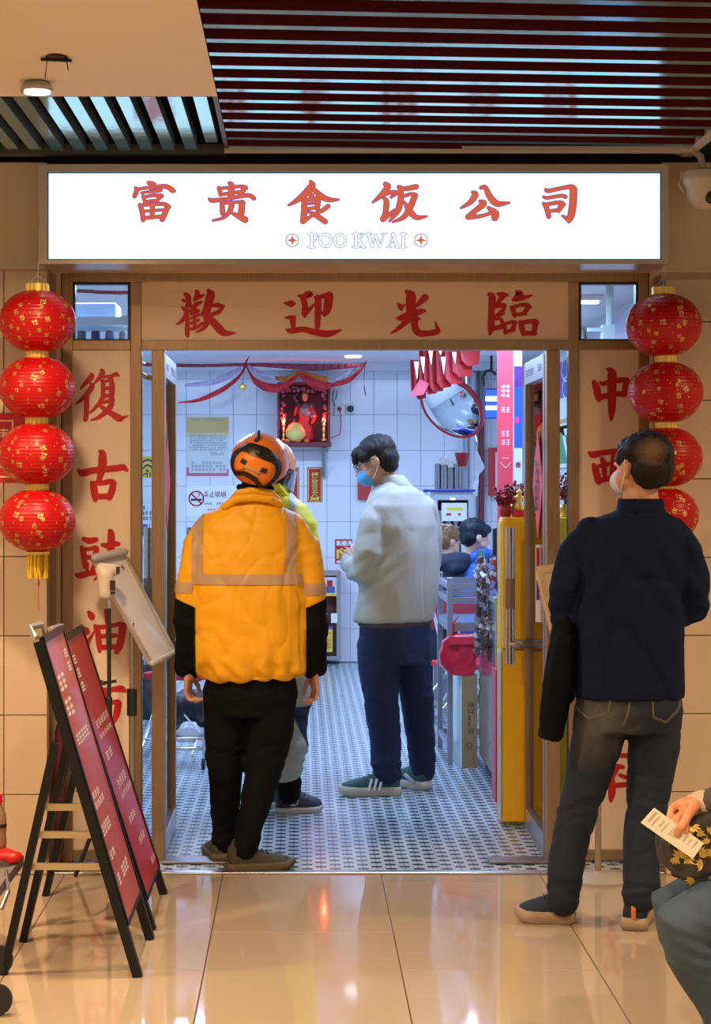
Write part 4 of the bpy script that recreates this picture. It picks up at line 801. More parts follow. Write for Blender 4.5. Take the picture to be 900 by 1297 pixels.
# socket + small wall camera with leads
t, y = pxw('wall_socket', 'white wall socket with a red plug beside the shrine', 'socket', 423, 514, 437, 526, .03, WHITE, bev=.004)
m = MB(); c = W(430, 518, y-.01); m.ell(c, (.018,.015,.02)); m.tube([c, W(431,525,y-.03), W(432,538,y-.02), W(430,550,YB-.03), W(419,555,YB-.04)], .004, 6); m.build('plug_lead', REDPL, t, smooth=True)
m = MB(); m.tube([W(424,514,y), W(421,505,y), W(423,492,y), W(427,496,y), W(425,506,y)], .004, 6); m.build('spare_cable', BLACKP, t)
t, y = pxw('small_wall_camera', 'white square camera with round black lens beside the wall socket', 'camera', 438, 512, 449, 524, .05, WHITE, bev=.006)
c = W(443.5, 518, y-.004); MB().lathe([(.030,0),(.030,.008),(.018,.012)], c, 18, axis=(0,-1,0)).build('lens', BLACKP, t, smooth='auto')
# pipes and door frame in the far right corner
for i, (u, w_, cm) in enumerate(((584, .02, (.55,.6,.64)), (590, .014, (.4,.45,.5)), (599, .05, (.50,.55,.6)))):
    x = (u-CU)*(YB-.05)/F; m = MB(); m.tube([(x, YB-.06, .02), (x, YB-.06, 2.58)], w_/2+.008, 10, round_=False); o = m.build('drain_pipe', mat('pipe_c%d' % i, cm, .4), smooth='auto'); tag(o, ('thin pale', 'thinnest grey', 'thick pale')[i]+' vertical pipe in the back right corner', 'pipe', 'pipes in the back corner')
t = setting('door_4', (W(610,600,YB)), 'dark red and grey door frame in the back right corner')
MB().px(607, 455, 613, 535, YB-.10, .09).build('upper_jamb', mat('jamb_grey', (.18,.20,.22), .5), t); MB().px(607, 535, 613, 660, YB-.10, .09).build('lower_jamb', mat('jamb_red', (.16,.02,.03), .5), t)
t = thing('insect_lamp', 'blue glowing lamp box hanging by the back right corner', 'lamp', W(621, 530, 15.2))
MB().px(614, 492, 633, 530, 15.2, .12, bev=.01).build('case', mat('lampcase', (.04,.08,.25), .4), t); m = MB(); m.px(615, 502, 632, 508, 15.19, .01); m.px(615, 514, 632, 519, 15.19, .01); m.build('tube', LAMPC, t); MB().px(615, 494, 632, 529, 15.197, .003).build('glow_panel', BLUEL, t)
m = MB(); m.tube([W(612,487,15.2), W(611,478,15.2), W(615,470,15.2), W(622,469,15.2), W(627,474,15.2)], .012, 8); m.tube([W(622,469,15.2), Vector((W(622,0,15.2).x, 15.2, ZI))], .012, 8); m.build('cable', BLACKP, t)
t = thing('red_poster_frame', 'red bordered poster on the wall beside the pink column', 'poster', W(624, 628, 16.0))
m = MB(); m.px(618, 567, 627, 628, 16.1, .02); m.px(627, 567, 634, 573, 16.1, .02); m.px(627, 620, 634, 628, 16.1, .02); m.build('border', mat('red_flat', (.52,.03,.03), .5), t); MB().px(627, 573, 640, 620, 16.105, .01).build('sheet', WPRINT, t)
# bunting: draped ribbons under the ceiling
def ribbon(label, pts, Y, wpx, material, group='ribbons under the ceiling', tw=0):
    P = cat_rom([(float(a), float(b), float(c)) for a, b, c in [(p[0], p[1], (p[2] if len(p) > 2 else wpx)) for p in pts]], 8)
    m = MB(); n = len(P); A = []; Bq = []
    for i, (u, v, w_) in enumerate(P):
        yo = Y+.04*math.sin(i*.35)*(1 if tw else .4); w_ *= 1.45; A.append(W(u, v-w_/2, yo)); Bq.append(W(u, v+w_/2, yo+.02*math.cos(i*.5)))
    for i in range(n-1): m.add([A[i], A[i+1], Bq[i+1], Bq[i]], [(0,1,2,3)])
    o = m.build('ribbon', material, smooth=True); so = o.modifiers.new('t', 'SOLIDIFY'); so.thickness = .002; tag(o, label, 'ribbon', group); return o
RIB = mat('ribbon_red', (.50,.012,.02), .5); RIBD = mat('ribbon_dull', (.36,.05,.09), .5); RIBW = mat('ribbon_lilac', (.50,.44,.62), .5); RIBO = mat('ribbon_orange', (.6,.2,.02), .5)
YR = 15.3
ribbon('long level red ribbon stretched under the ceiling', [(178,461.5,3),(250,463,3),(320,462,3),(400,465,6),(462,462,3)], YR, 3, RIBD)
ribbon('red ribbon sagging left from the knot to the wall', [(312,462,4),(300,480,4),(275,497,5),(250,507,3),(226,510,1)], YR-.05, 4, RIB)
ribbon('lilac ribbon sagging left from the knot', [(305,466,3),(285,478,6),(260,486,5),(234,488,2)], YR-.02, 4, RIBW)
ribbon('lilac ribbon sagging right from the knot', [(314,464,3),(330,474,5),(348,479,3)], YR-.02, 4, RIBW)
ribbon('red ribbon sagging between the knot and the shrine', [(312,464,3),(322,482,6),(340,491,8),(358,490,7),(372,480,5),(378,474,2)], YR-.06, 4, RIB)
ribbon('orange ribbon crossing above the shrine', [(345,478,3),(362,480,5),(378,474,6),(395,478,7),(415,480,4)], YR+.05, 4, RIBO)
ribbon('red ribbon draped in front of the shrine top', [(378,473,2),(392,483,9),(408,489,8),(420,488,4)], YR-.05, 4, RIB)
ribbon('red ribbon rising right of the shrine', [(418,488,3),(440,482,5),(455,470,4),(464,458,2)], YR-.03, 4, RIB)
ribbon('lilac ribbon rising right of the shrine', [(425,482,3),(440,474,4),(452,464,3)], YR, 4, RIBW)
ribbon('short red ribbon end hanging by the round ceiling light', [(462,460,3),(461,475,7),(461,490,5),(463,500,3)], YR-.05, 4, RIB)
ribbon('small red knot where the ribbons meet', [(308,464,3),(312,458,3),(315,452,1)], YR-.08, 4, RIB)
c = W(307, 490, YR-.1); t = thing('bauble', 'small gold bauble hanging from the ribbon knot', 'decoration', c-Vector((0,0,.03))); MB().ell(c, .032, 16, 10).build('ball', GOLD, t, smooth=True); MB().tube([c+Vector((0,0,.03)), W(310,466,YR-.08)], .002, 5).build('string', BLACKP, t)
ribbon('dark red ribbon across the left transom window', [(92,368,3),(130,370,3),(165,371,3)], 8.3, 3, RIBD)
ribbon('dark red ribbon by the left glass strip', [(175,458,3),(184,461,3),(194,462,3)], 8.9, 3, RIB)
o = ribbon('gold ribbon by the left glass strip', [(176,472,4),(186,477,5),(196,480,4)], 8.8, 3, RIBO)
# convex mirror
c = W(571.5, 516, 13.2); nrm = Vector((-.557,-.616,-.557)).normalized(); r_ = .255
t = thing('convex_mirror', 'round convex security mirror with red rim hanging from the ceiling', 'mirror', c-Vector((0,0,.2)))
m = MB(); prof = [(r_*math.sin(a)/math.sin(.75), .16*(math.cos(a)-math.cos(.75))/(1-math.cos(.75))*.45) for a in [.75-.75*i/12 for i in range(13)]]; m.lathe([(r_*.99,-.01)]+prof, c, 40, axis=nrm); m.build('mirror_glass', mat('mirror', (.85,.88,.9), .02, 1), t, smooth=True)
m = MB(); m.lathe([(r_*.985,.008),(r_*1.03,.008),(r_*1.05,0),(r_*1.03,-.025),(r_*.8,-.035),(.05,-.05)], c, 40, axis=nrm); m.build('rim', mat('rim_red', (.45,.01,.02), .35), t, smooth='auto')
m = MB(); m.tube([c-nrm*.04, c-nrm*.14+Vector((.05,0,.1)), Vector((c.x+.10, c.y+.08, ZI))], .014, 8); m.build('arm', STEEL, t, smooth=True)
# pleated red paper decoration hanging near it
t = thing('paper_garland', 'bunch of hanging red and white paper pennants above the round mirror', 'decoration', W(560, 505, 12.5))
spec = [(519,456,525,500,0),(524,458,534,506,0),(530,443,541,488,0),(536,443,548,500,1),(543,443,556,497,0),(552,443,566,492,0),(563,443,580,487,0),(572,443,592,478,0),(583,443,601,464,0)]
for i, (u0, v0, u1, v1, k) in enumerate(spec):
    y = 12.6-.05*i; P = [W(u0, v0, y), W(u1+7, v0, y+.03), W(u1+5, v1-2, y+.02), W(u0*.5+u1*.5, v1, y), W(u0+1, v1-8, y)]
    MB().slab(P, (0,1,0), .004).build('red_pennant', mat('pennant_red', (.34,.002,.004), .4) if i % 3 else mat('pennant_dark', (.45,.01,.02), .4), t)
for i, (u0, v0, v1) in enumerate(((524,458,484),(532,452,477),(542,443,466),(554,443,453),(572,446,464),(558,452,478))):
    y = 12.05+.02*i; P = [W(u0, v0, y), W(u0+6, v0, y), W(u0+4, v1-3, y)]; MB().slab(P, (0,1,0), .003).build('white_pennant', mat('pennant_white', (.62,.50,.60) if i < 4 else (.7,.15,.18), .5), t)
m = MB(); P = [W(518,502,12.4), W(532,480,12.4), W(543,486,12.4), W(536,500,12.35)]; m.slab(P, (0,1,0), .02); m.build('folded_tip', mat('pennant_pink', (.7,.12,.18), .4), t)
o = t
MB().tube([W(560,444,12.4), Vector((W(560,444,12.4).x, 12.4, ZI))], .006, 6).build('cord', BLACKP, t)

# ---- drinks machine with cutlery canisters
YM = 13.4
t = thing('drinks_cabinet', 'grey glass-front cabinet full of stacked cups behind the seated diners', 'cabinet', (W(573, 611+3680/YM+0, YM)[0], YM, 0))
a = W(549, 623, YM); b = W(598, 760, YM)
m = MB(); m.box(a.x, b.x, YM+.35, YM+.4, 0, a.z); m.box(a.x, a.x+.03, YM, YM+.35, 0, a.z); m.box(b.x-.03, b.x, YM, YM+.35, 0, a.z); m.box(a.x+.03, b.x-.03, YM, YM+.35, 0, .5); m.box(a.x+.03, b.x-.03, YM, YM+.35, a.z-.06, a.z); m.build('case', mat('case_grey', (.45,.50,.56), .35, .3), t)
MB().box(a.x+.035, b.x-.035, YM+.30, YM+.34, .5, a.z-.065).build('inner_back', mat('case_dark', (.22,.26,.30), .5), t)
for q in (.78, 1.02, 1.26): MB().box(a.x+.03, b.x-.03, YM+.02, YM+.3, q, q+.012).build('shelf', STEEL, t)
y = YM-.006; m = MB(); m.px(559, 637, 591, 660, y, .003, k=0); m.px(565, 643, 586, 646.5, y-.001, .001, k=1); m.px(565, 650, 571, 653, y-.001, .001, k=2); m.px(580, 650, 583, 653, y-.001, .001, k=2); m.build('label_sheet', [WHITE, mat('notice_yellow', (.8,.65,.03), .5), RED], t)
m = MB(); m.px(570, 631, 576, 633, y, .003); m.build('lamp', LAMPC, t)
for r_, z in enumerate((.79, 1.03, 1.272)):
    for k in range(4):
        x = a.x+.06+k*.058; o = MB().lathe([(.016,0),(.022,.06),(.024,.12+.02*((k+r_)%2))], (x, YM+.12, z), 12).build('glass_cup', mat('cup_clear', (.62,.68,.75), .15)); tag(o, 'pale stacked cups on the %s shelf of the grey glass-front cabinet, %s' % (('lowest','middle','top')[r_], ('leftmost','second from left','third from left','rightmost')[k]), 'cups', 'cups in the grey cabinet')
t = thing('blue_tray', 'blue tray on top of the grey cabinet under the canisters', 'tray', W(573, 622, YM+.1)); m = MB(); m.box(a.x-.05, b.x+.02, YM-.04, YM+.34, a.z+.001, a.z+.018, bev=.005); m.build('tray_body', mat('tray_blue', (.01,.03,.35), .4), t)
m = MB(); m.ell((a.x-.06, YM-.03, a.z+.01), (.022,.02,.016), 10, 6); m.build('knob', mat('tray_blue', (.01,.03,.35), .4), t)
zt_ = a.z+.02
for i, (u, h, r_) in enumerate(((554, .19, .022), (562, .18, .030), (570, .16, .028), (578, .19, .024), (585, .17, .034))):
    x = (u-CU)*(YM+.1)/F; t = thing('cutlery_canister', 'steel canister on top of the grey cabinet, %s' % ('leftmost', 'second from left, full of cutlery', 'third from left', 'fourth from left', 'rightmost, holding a red funnel')[i], 'canister', (x, YM+.1, zt_), 'steel canisters on the cabinet')
    m = MB(); m.lathe([(r_,0),(r_,h),(r_*.9,h),(r_*.9,.02)], (x, YM+.1, zt_), 18); m.build('canister_body', mat('canister_steel', (.26,.27,.29), .22, 1), t, smooth='auto')
    if i in (1, 2):
        for q in range(5): MB().bar((x+.008*(q-2), YM+.1, zt_+h*.6), (x+.013*(q-2), YM+.09, zt_+h+.05+.01*(q%3)), .006, .003).build('fork', CHROME, t)
    if i == 4: m = MB(); m.lathe([(.03,0),(.036,.03),(.055,.11),(.056,.12),(.048,.12),(.03,.03)], (x, YM+.1, zt_+h-.02), 20); m.build('red_funnel', mat('pennant_red', (.34,.002,.004), .4), t, smooth='auto')
# white bag hanging right of it
t = thing('plastic_bag', 'crumpled white plastic bag hanging by the back door frame', 'bag', W(605, 630, 13.6))
m = MB(); m.slab([W(603,570,13.6), W(613,592,13.6), W(606,600,13.6), W(603,628,13.6), W(596,632,13.6), W(602,605,13.6), W(601,585,13.6)], (.3,1,0), .03); solid('bag_body', m, mat('bag_white', (.72,.76,.82), .4), t, .006, 1, lambda p, n_: .006*noise.noise(p*25)); MB().tube([W(603,571,13.6), W(604,560,13.6), W(602,552,13.7)], .004, 6).build('string', WHITE, t)

# ---- steel counter with goods
t = thing('counter', 'stainless steel service counter on the right with reflective side', 'counter', (1.3, 9.75, 0))
MB().box(1.0, 1.7, 9.3, 10.15, .08, .98, bev=.004).build('body', mat('counter_steel', (.62,.68,.78), .20, 1, bump=.04, bscale=14), t); MB().box(.99, 1.72, 9.28, 10.17, .98, 1.01, bev=.004).build('worktop', STEEL, t); MB().box(1.03, 1.68, 9.35, 10.1, .0, .08).build('plinth', BLACKP, t)
t = thing('red_side_panel', 'narrow red upright panel at the counter end', 'panel', (.984, 9.17, 0)); MB().box(.976, .992, 9.08, 9.26, .0, .66).build('board', REDPL, t); 
# hanging bags of goods along the counter edge
rnd = random.Random(9)
RY0 = lambda a: Matrix.Rotation(a, 4, 'Y')
RX0 = lambda a: Matrix.Rotation(a, 4, 'X')
BAGM = [glass('bag_film', (.86,.85,.88), 1.2, .15), mat('bag_brown', (.30,.20,.12), .4), mat('bag_maroon', (.10,.03,.06), .3), mat('bag_grey', (.30,.32,.38), .3), mat('bag_blue', (.10,.16,.40), .4)]
for i, (u, v0, v1, k) in enumerate(((607, 700, 758, 3), (614, 708, 762, 1), (621, 705, 790, 4), (606, 760, 826, 2), (613, 768, 822, 1), (620, 775, 835, 2))):
    Yg = 9.7-.06*(i%3); c0 = W(u, v0, Yg); c1 = W(u, v1, Yg); t = thing('goods_bag', ('clear bag of grey sachets', 'clear bag of brown paper cups', 'clear bag of blue wrappers', 'clear bag of dark sauce bottles', 'lower clear bag of brown wrappers', 'lower clear bag of maroon packets')[i]+' hanging at the counter edge', 'bag', c1, 'bags hanging at the counter')
    wd = 9*Yg/F; m = MB()
    for q in range(16):
        p_ = Vector((c0.x+rnd.uniform(-.45,.45)*wd, Yg-.02+rnd.uniform(-.03,.03), c1.z+(c0.z-c1.z)*(.06+.85*q/16))); q2 = MB(); q2.box(-.011,.011,-.004,.004,-.020,.020, k=rnd.randrange(3)); q2.xf(Matrix.Translation(p_)@RY0(rnd.uniform(-1.2,1.2))@RX0(rnd.uniform(-.8,.8))); m.v_ = 0; o_ = len(m.v); m.v += q2.v; m.f += [tuple(i_+o_ for i_ in f_) for f_ in q2.f]; m.m += q2.m
    m.build('contents', [BAGM[k], mat('pack_pale', (.55,.56,.60), .3), mat('pack_dark', (.28,.20,.22), .3)], t)['kind'] = 'stuff'
    m = MB(); m.tube([c1, c1+(c0-c1)*.25, c1+(c0-c1)*.7, c0+(c0-c1)*.02], [(wd*.45,.04),(wd*.66,.05),(wd*.6,.045),(wd*.3,.01)], 14, ref=(1,0,0)); m.build('bag_film', BAGM[0], t, smooth=True)
# counter-top clutter
for i, (u, v, h, r_, col, nm_, lb) in enumerate(((609, 705, .16, .03, (.75,.78,.8), 'sauce_bottle', 'white pump bottle with green cap on the counter'), (617, 700, .12, .03, (.5,.55,.62), 'tissue_box', 'pale tissue pack on the counter'), (626, 712, .12, .035, (.62,.02,.02), 'red_jar', 'red jar on the counter beside the yellow cabinet'))):
    Yg = 10.0; c = W(u, v, Yg); c.z = 1.012; h2 = h*1.3
    t = thing(nm_, lb, 'bottle' if i == 0 else ('pack' if i == 1 else 'jar'), c); MB().lathe([(r_,0),(r_*1.05,.02),(r_,h2*.75),(r_*.5,h2*.85)], c, 16).build('container', mat(nm_+'_m', col, .3), t, smooth='auto')
    MB().lathe([(r_*.55,h2*.84),(r_*.55,h2*1.02),(r_*.45,h2*1.04)], c, 12).build('cap', mat('cap_green', (.02,.30,.15), .4) if i == 0 else REDPL, t, smooth='auto')
o = MB().px(624, 668, 636, 705, 9.9, .05, bev=.012).build('black_menu_holder', BLACKP); o.location.z = o.location.z; tag(o, 'black rounded holder standing on the counter beside the yellow cabinet', 'holder')
MB().px(628, 705, 632, 768, 9.91, .03).build('foot', BLACKP, o)

# ---- yellow cabinet behind the right door
YC = 8.45; YEL = mat('cabinet_yellow', (.95,.50,.010), .38, spec=.4); x0, x1 = .937, 1.40; zt_ = CH-(655-CV)*YC/F; zm = CH-(823-CV)*YC/F
t = thing('yellow_cabinet', 'tall orange-yellow cabinet standing behind the right glass door', 'cabinet', ((x0+x1)/2, YC+.15, 0))
MB().box(x0, x1, YC, YC+.16, zm, zt_, bev=.02).build('upper_case', YEL, t); MB().box(x0+.004, x1, YC+.004, YC+.16, .02, zm-.004, bev=.003).build('lower_case', YEL, t)
MB().box(x0-.004, x0+.001, YC+.01, YC+.155, .02, zm-.01).build('side_trim', mat('pale_side', (.55,.55,.36), .4), t)
m = MB(); m.box(x0-.003, x0+.001, YC+.02, YC+.14, zm+.01, zt_-.03, k=0)
sf = lambda u, v, y: Vector((x0-.0035, YC+.03+u*.10, zt_-.05-(zt_-zm-.08)*v)); scribble(m, .1, .28, .9, 1, 2, 9, 0, random.Random(5), surf=sf, k=1); m.build('side_label', [mat('label_yellow', (.80,.62,.04), .4), WPRINT], t)
# pots and berries on top
for i, (u, v1, vt, Yp) in enumerate(((640, 662, 618, 8.53), (652, 655, 610, 8.57), (716, 660, 600, 8.54))):
    c = W(u, 655, Yp); c.z = zt_+.0; 
    if i == 2: c = Vector(((716-CU)*Yp/F, Yp, zt_)); 
    t = thing('berry_sprig_vase', ('sprig of dark red berries in a small pot', 'gold ornament pot with red berries', 'red berry sprigs with gold leaves seen through the right glass strip')[i]+' on the yellow cabinet', 'plant', c)
    MB().lathe([(.022,0),(.03,.02),(.028,.05),(.02,.06)], c, 14).build('pot', GOLD if i else mat('pot_red', (.4,.02,.02), .4), t, smooth='auto')
    m = MB(); be = MB(); rnd = random.Random(30+i); H = W(u, vt, Yp).z-c.z
    for q in range(14):
        a_ = rnd.uniform(0, 2*PI); tip = c+Vector((.045*math.cos(a_), .045*math.sin(a_), H*rnd.uniform(.6, 1))); mid = c+Vector((.015*math.cos(a_), .015*math.sin(a_), H*.45)); m.tube([c+Vector((0,0,.05)), mid, tip], .0015, 5)
        for z in range(7): p = mid+(tip-mid)*(z/6)+Vector((rnd.uniform(-.012,.012), rnd.uniform(-.012,.012), rnd.uniform(-.01,.01))); be.ell(p, .0078, 8, 5)
    m.build('stem', mat('stem_brown', (.08,.04,.02), .6), t); o = be.build('berries', mat('berry_red', (.22,.004,.012), .3), t, smooth=True); o['kind'] = 'stuff'
    if i: 
        g_ = MB()
        for q in range(10): a_ = rnd.uniform(0, 2*PI); p = c+Vector((0,0,.08)); e = p+Vector((.05*math.cos(a_), .05*math.sin(a_), .04+.05*rnd.random())); g_.slab([p, p+(e-p)*.5+Vector((0,0,.012)), e, p+(e-p)*.5-Vector((0,0,.008))], (0,1,0), .002)
        g_.build('leaf', mat('leaf_gold', (.35,.26,.06), .35, .6), t)
c = Vector(((657-CU)*8.50/F, 8.50, zt_)); t = thing('figurine', 'small gold figurine with red base on the yellow cabinet', 'figurine', c); MB().lathe([(.03,0),(.03,.025),(.022,.03)], c, 14).build('plinth', REDPL, t, smooth='auto'); m = MB(); m.lathe([(.022,.0),(.026,.02),(.012,.045),(.020,.06),(.010,.075)], c+Vector((0,0,.03)), 16); m.ell(c+Vector((0,0,.115)), .014, 12, 8); m.ell(c+Vector((.018,0,.09)), .009, 10, 6); m.ell(c+Vector((-.018,0,.09)), .009, 10, 6); m.build('figure_body', GOLD, t, smooth=True)
if False: t, y = pxw('paper_pack', 'stack of small cards on the yellow cabinet behind the door glass', 'cards', 679, 690, 700, 700, .02, WPRINT, Y=8.6)
# pink and blue banners standing behind
t = thing('pink_column_banner', 'tall pink banner column with white characters behind the yellow cabinet', 'banner', W(640, 760, 9.5))
Yk = 9.6; m = MB(); m.px(630.5, 440, 649, 790, Yk, .06); m.build('panel', mat('banner_pink', (.62,.055,.09), .4), t)
m = MB(); rr = random.Random(2)
for (v0, v1, c_, r_) in ((484, 508, 2, 1), (514, 535, 2, 2), (544, 566, 2, 2)): scribble(m, 634, v0, 646, v1, c_, r_, Yk-.001, rr, w=.25)
strokes(m, "634,586,.8 640,592,.8 646,586,.8;636,580,.8 644,580,.8", 0, 0, 1, Yk-.001); m.build('white_print', mat('print_pink_white', (.75,.5,.52), .5), t)
MB().box(W(630.5,0,Yk).x, W(649,0,Yk).x, Yk, Yk+.05, 1.011, 1.08).build('foot', STEEL, t)
t = thing('blue_column_banner', 'narrow blue and white banner column beside the pink one', 'banner', W(655, 760, 9.9)); Yk = 9.9
m = MB(); m.px(651, 440, 661, 800, Yk, .06, k=0); m.px(651, 464, 661, 490, Yk-.002, .002, k=1); m.px(651, 490, 661, 567, Yk-.002, .002, k=2); m.px(652,528,657,536,Yk-.004,.002,k=3); m.build('panel', [mat('banner_white', (.66,.72,.8), .4), mat('banner_purple', (.13,.03,.30), .4), mat('banner_blue', (.03,.12,.50), .4), mat('banner_magenta', (.8,.05,.35), .4)], t)
m = MB(); scribble(m, 652, 584, 660, 650, 1, 7, Yk-.004, random.Random(3)); m.build('print', mat('dull_red', (.25,.03,.06), .5), t)
# blue and green signs on the right wall
t = thing('blue_circle_sign', 'blue sign with a white curl seen through the right glass strip', 'sign', (1.93, 12.5, 1.9))
def rw(u, v): y = 1.935*F/(u-CU); return Vector((1.935, y, CH-(v-CV)*y/F))
def rwbox(m, y0, y1, z0, z1, k, e=0): m.box(1.93-e, 1.94, y0, y1, z0, z1, k)
za, zb2 = CH-(455-CV)*13.1/F, CH-(502-CV)*13.1/F
m = MB(); rwbox(m, 12.4, 14.6, zb2-.35, za+.15, 0); rwbox(m, 12.4, 14.6, zb2, za, 1, .002); rwbox(m, 12.7, 13.0, zb2-.10, zb2-.04, 1, .002); m.build('panel', [mat('sign_pale', (.62,.74,.78), .4), mat('sign_deep_blue', (.01,.02,.42), .4)], t)
sf = lambda u, v, y: Vector((1.926, 13.1+(u-.5)*.8, (za+zb2)/2+(.5-v)*.34)); m = MB(); strokes(m, ringst(50,30,36,26,4)+';'+ringst(50,70,30,24,4), 0, 0, 100, 0, surf=sf, step=0); m.build('curl', WHITE, t)
t = thing('green_seven_sign', 'green and white sign with a 7 seen through the right glass strip', 'sign', (1.93, 12.9, 1.4))
za, zb2 = CH-(538-CV)*13.1/F, CH-(592-CV)*13.1/F
m = MB(); rwbox(m, 12.4, 14.2, zb2, za, 0); rwbox(m, 12.4, 14.2, zb2+.03, za-.05, 1, .002); rwbox(m, 12.4, 14.2, za+.02, za+.05, 2, .002); m.build('panel', [mat('sign_pale', (.62,.74,.78), .4), mat('sign_green', (.02,.28,.10), .4), mat('gold_strip', (.5,.32,.08), .4)], t)
sf = lambda u, v, y: Vector((1.926, 13.1+(u-.5)*.6, (za+zb2)/2+(.5-v)*.30)); m = MB(); strokes(m, "15,15,16 85,15,16;85,15,16 40,90,16", 0, 0, 100, 0, surf=sf, step=0); m.build('numeral', WHITE, t)
m = MB(); t = thing('pink_notice', 'large pale pink notice on the right wall behind the right transom window', 'poster', (1.93, 10.6, 2.1)); m.box(1.93, 1.94, 9.7, 11.3, 2.0, 2.62); m.build('sheet', mat('pale_pink', (.60,.52,.66), .3), t)
# wifi sticker and notices left strip
t, y = pxw('wifi_sticker', 'yellow wifi sticker on the back wall seen through the left glass strip', 'sticker', 177, 578, 196, 605, .003, mat('wifi_yellow', (.80,.55,.05), .4))
m = MB(); strokes(m, "178,588,2.6 184,583,2.6 190,583,2.6 196,588,2.6;181,593,2.4 187,589,2.4 193,593,2.4;186,596,3 187,596.5,3;181,602,1.6 186,599,1.6 186,604,1.6;190,599,1.6 190,604,1.6", 0, 0, 1, y-.001); m.build('print', BLKPR, t)
t = thing('paper_notices', 'board of pale notices with blue stickers seen through the left glass strip', 'notice', W(188, 760, YB-.03))
m = MB(); m.px(176, 632, 204, 760, YB-.03, .02, k=0); scribble(m, 180, 640, 200, 660, 5, 3, YB-.032, random.Random(3), k=1); m.px(180, 664, 190, 678, YB-.033, .002, k=2); scribble(m, 178, 685, 198, 700, 5, 3, YB-.032, random.Random(5), k=1); m.build('sheet', [mat('notice_pale', (.60,.68,.76), .4), BLKPR, mat('sticker_navy', (.03,.08,.30), .4)], t)
t = thing('hanging_coats', 'pale lilac plastic cover hanging over dark coats seen through the left glass strip', 'coat', W(186, 900, 12))
m = MB(); m.tube([W(188,690,12.2), W(188,740,12.2), W(186,790,12.2), W(184,830,12.2)], [(.05,.05),(.07,.05),(.075,.05),(.05,.04)], 14, ref=(1,0,0)); solid('cover', m, mat('lilac_film', (.45,.48,.75), .25), t, .012, 1, lambda p, n_: .015*noise.noise(p*14))
m = MB(); m.tube([W(186,800,12.3), W(188,860,12.3), W(184,900,12.3), W(186,960,12.3)], [(.07,.06),(.10,.08),(.11,.08),(.07,.06)], 14, ref=(1,0,0)); solid('dark_coat', m, mat('coat_dark', (.02,.022,.03), .7), t, .014, 1, lambda p, n_: .02*noise.noise(p*10))
MB().tube([W(188,692,12.2), W(188,640,12.25)], .006, 6).build('hanger_hook', STEEL, t)
MB().tube([W(188,960,12.3), W(188,611+3680/12.3,12.3)], .03, 8).build('stand_foot', BLACKP, t)

# ---- folding chairs and trolley
def folding_chair(label, x, y, rz, group='red folding chairs'):
    t = thing('folding_chair', label, 'chair', (0,0,0), group); CR = CHROME
    MB().box(-.19, .19, -.18, .18, .43, .47, bev=.012).build('seat', mat('seat_red', (.62,.015,.03), .4), t)
    MB().box(-.17, .17, .185, .20, .66, .86, bev=.006).build('backrest', mat('back_red', (.40,.03,.05), .4), t)
    for s_ in (-1, 1):
        MB().tube([(s_*.19, -.24, 0), (s_*.19, .0, .45), (s_*.18, .19, .86)], .011, 8).build('leg', CR, t, smooth=True)
        MB().tube([(s_*.165, .26, 0), (s_*.165, -.14, .44)], .011, 8).build('leg', CR, t, smooth=True)
    MB().tube([(-.165, .20, .08), (.165, .20, .08)], .008, 8).build('stretcher', CR, t, smooth=True)
    t.location = (x, y, 0); t.rotation_euler = (0,0,rz); return t
folding_chair('red folding chair with chrome legs under the dark-haired diner', (578-CU)*12.3/F, 12.3, -PI/2+.35+PI)
folding_chair('empty red folding chair with chrome legs between the grey stand and the dark-haired diner', (596-CU)*11.5/F, 11.5, .5)
folding_chair('red folding chair standing left of the orange jacket rider', (232-CU)*10.9/F, 10.9, 2.8)
t = thing('grey_stand', 'grey tubular metal stand with upper rails beside the red bag', 'stand', (.9, 10.6, 0))
G = mat('stand_grey', (.30,.31,.36), .35, .5)
xa, xb_ = (556-CU)*10.9/F, (574-CU)*10.35/F; ya, yb_ = 10.9, 10.35; zt2 = CH-(728-CV)*10.6/F
legs = [(.845, 10.95), (.865, 10.28), (1.13, 10.95), (1.13, 10.28)]
legs = [((557-CU)*10.95/F, 10.95), ((569.5-CU)*10.28/F, 10.28), (1.16, 10.95), (1.16, 10.28)]
for x, y in legs: MB().box(x-.016, x+.016, y-.016, y+.016, .0, zt2, bev=.003).build('leg', G, t)
for z in (zt2-.05, zt2-.13, zt2-.28, .1):
    for i, j in ((0,1),(2,3),(0,2),(1,3)):
        a_, b_ = legs[i], legs[j]
        if z == .1 and (i, j) == (1, 3): continue
        MB().bar((a_[0], a_[1], z), (b_[0], b_[1], z), .02, .035 if z != zt2-.28 else .05, up=(0,0,1)).build('rail', G, t)
MB().slab([(legs[0][0], legs[0][1], zt2-.26), (legs[1][0], legs[1][1], zt2-.26), (legs[3][0], legs[3][1], zt2-.26), (legs[2][0], legs[2][1], zt2-.26)], (0,0,1), .006).build('shelf', mat('shelf_blue', (.20,.30,.45), .3, .5), t)
for x, y in legs: MB().box(x-.02, x+.02, y-.02, y+.02, 0, .03).build('rubber_foot', BLACKP, t) if False else None
t = thing('red_cooler_bag', 'glossy red insulated bag hanging on the grey stand', 'bag', W(582, 855, 10.1))
Yb_ = 10.17; P = [(561,812),(572,806),(601,804),(604,822),(603,845),(598,856),(570,856),(557,842),(557,828)]
m = MB(); m.slab([W(u, v, Yb_) for u, v in P], (0,1,0), .09)
solid('bag_body', m, mat('bag_red', (.60,.01,.04), .25, coat=.3), t, .007, 5, lambda p, n_: .008*noise.noise(p*14)+.004*noise.noise(p*35))
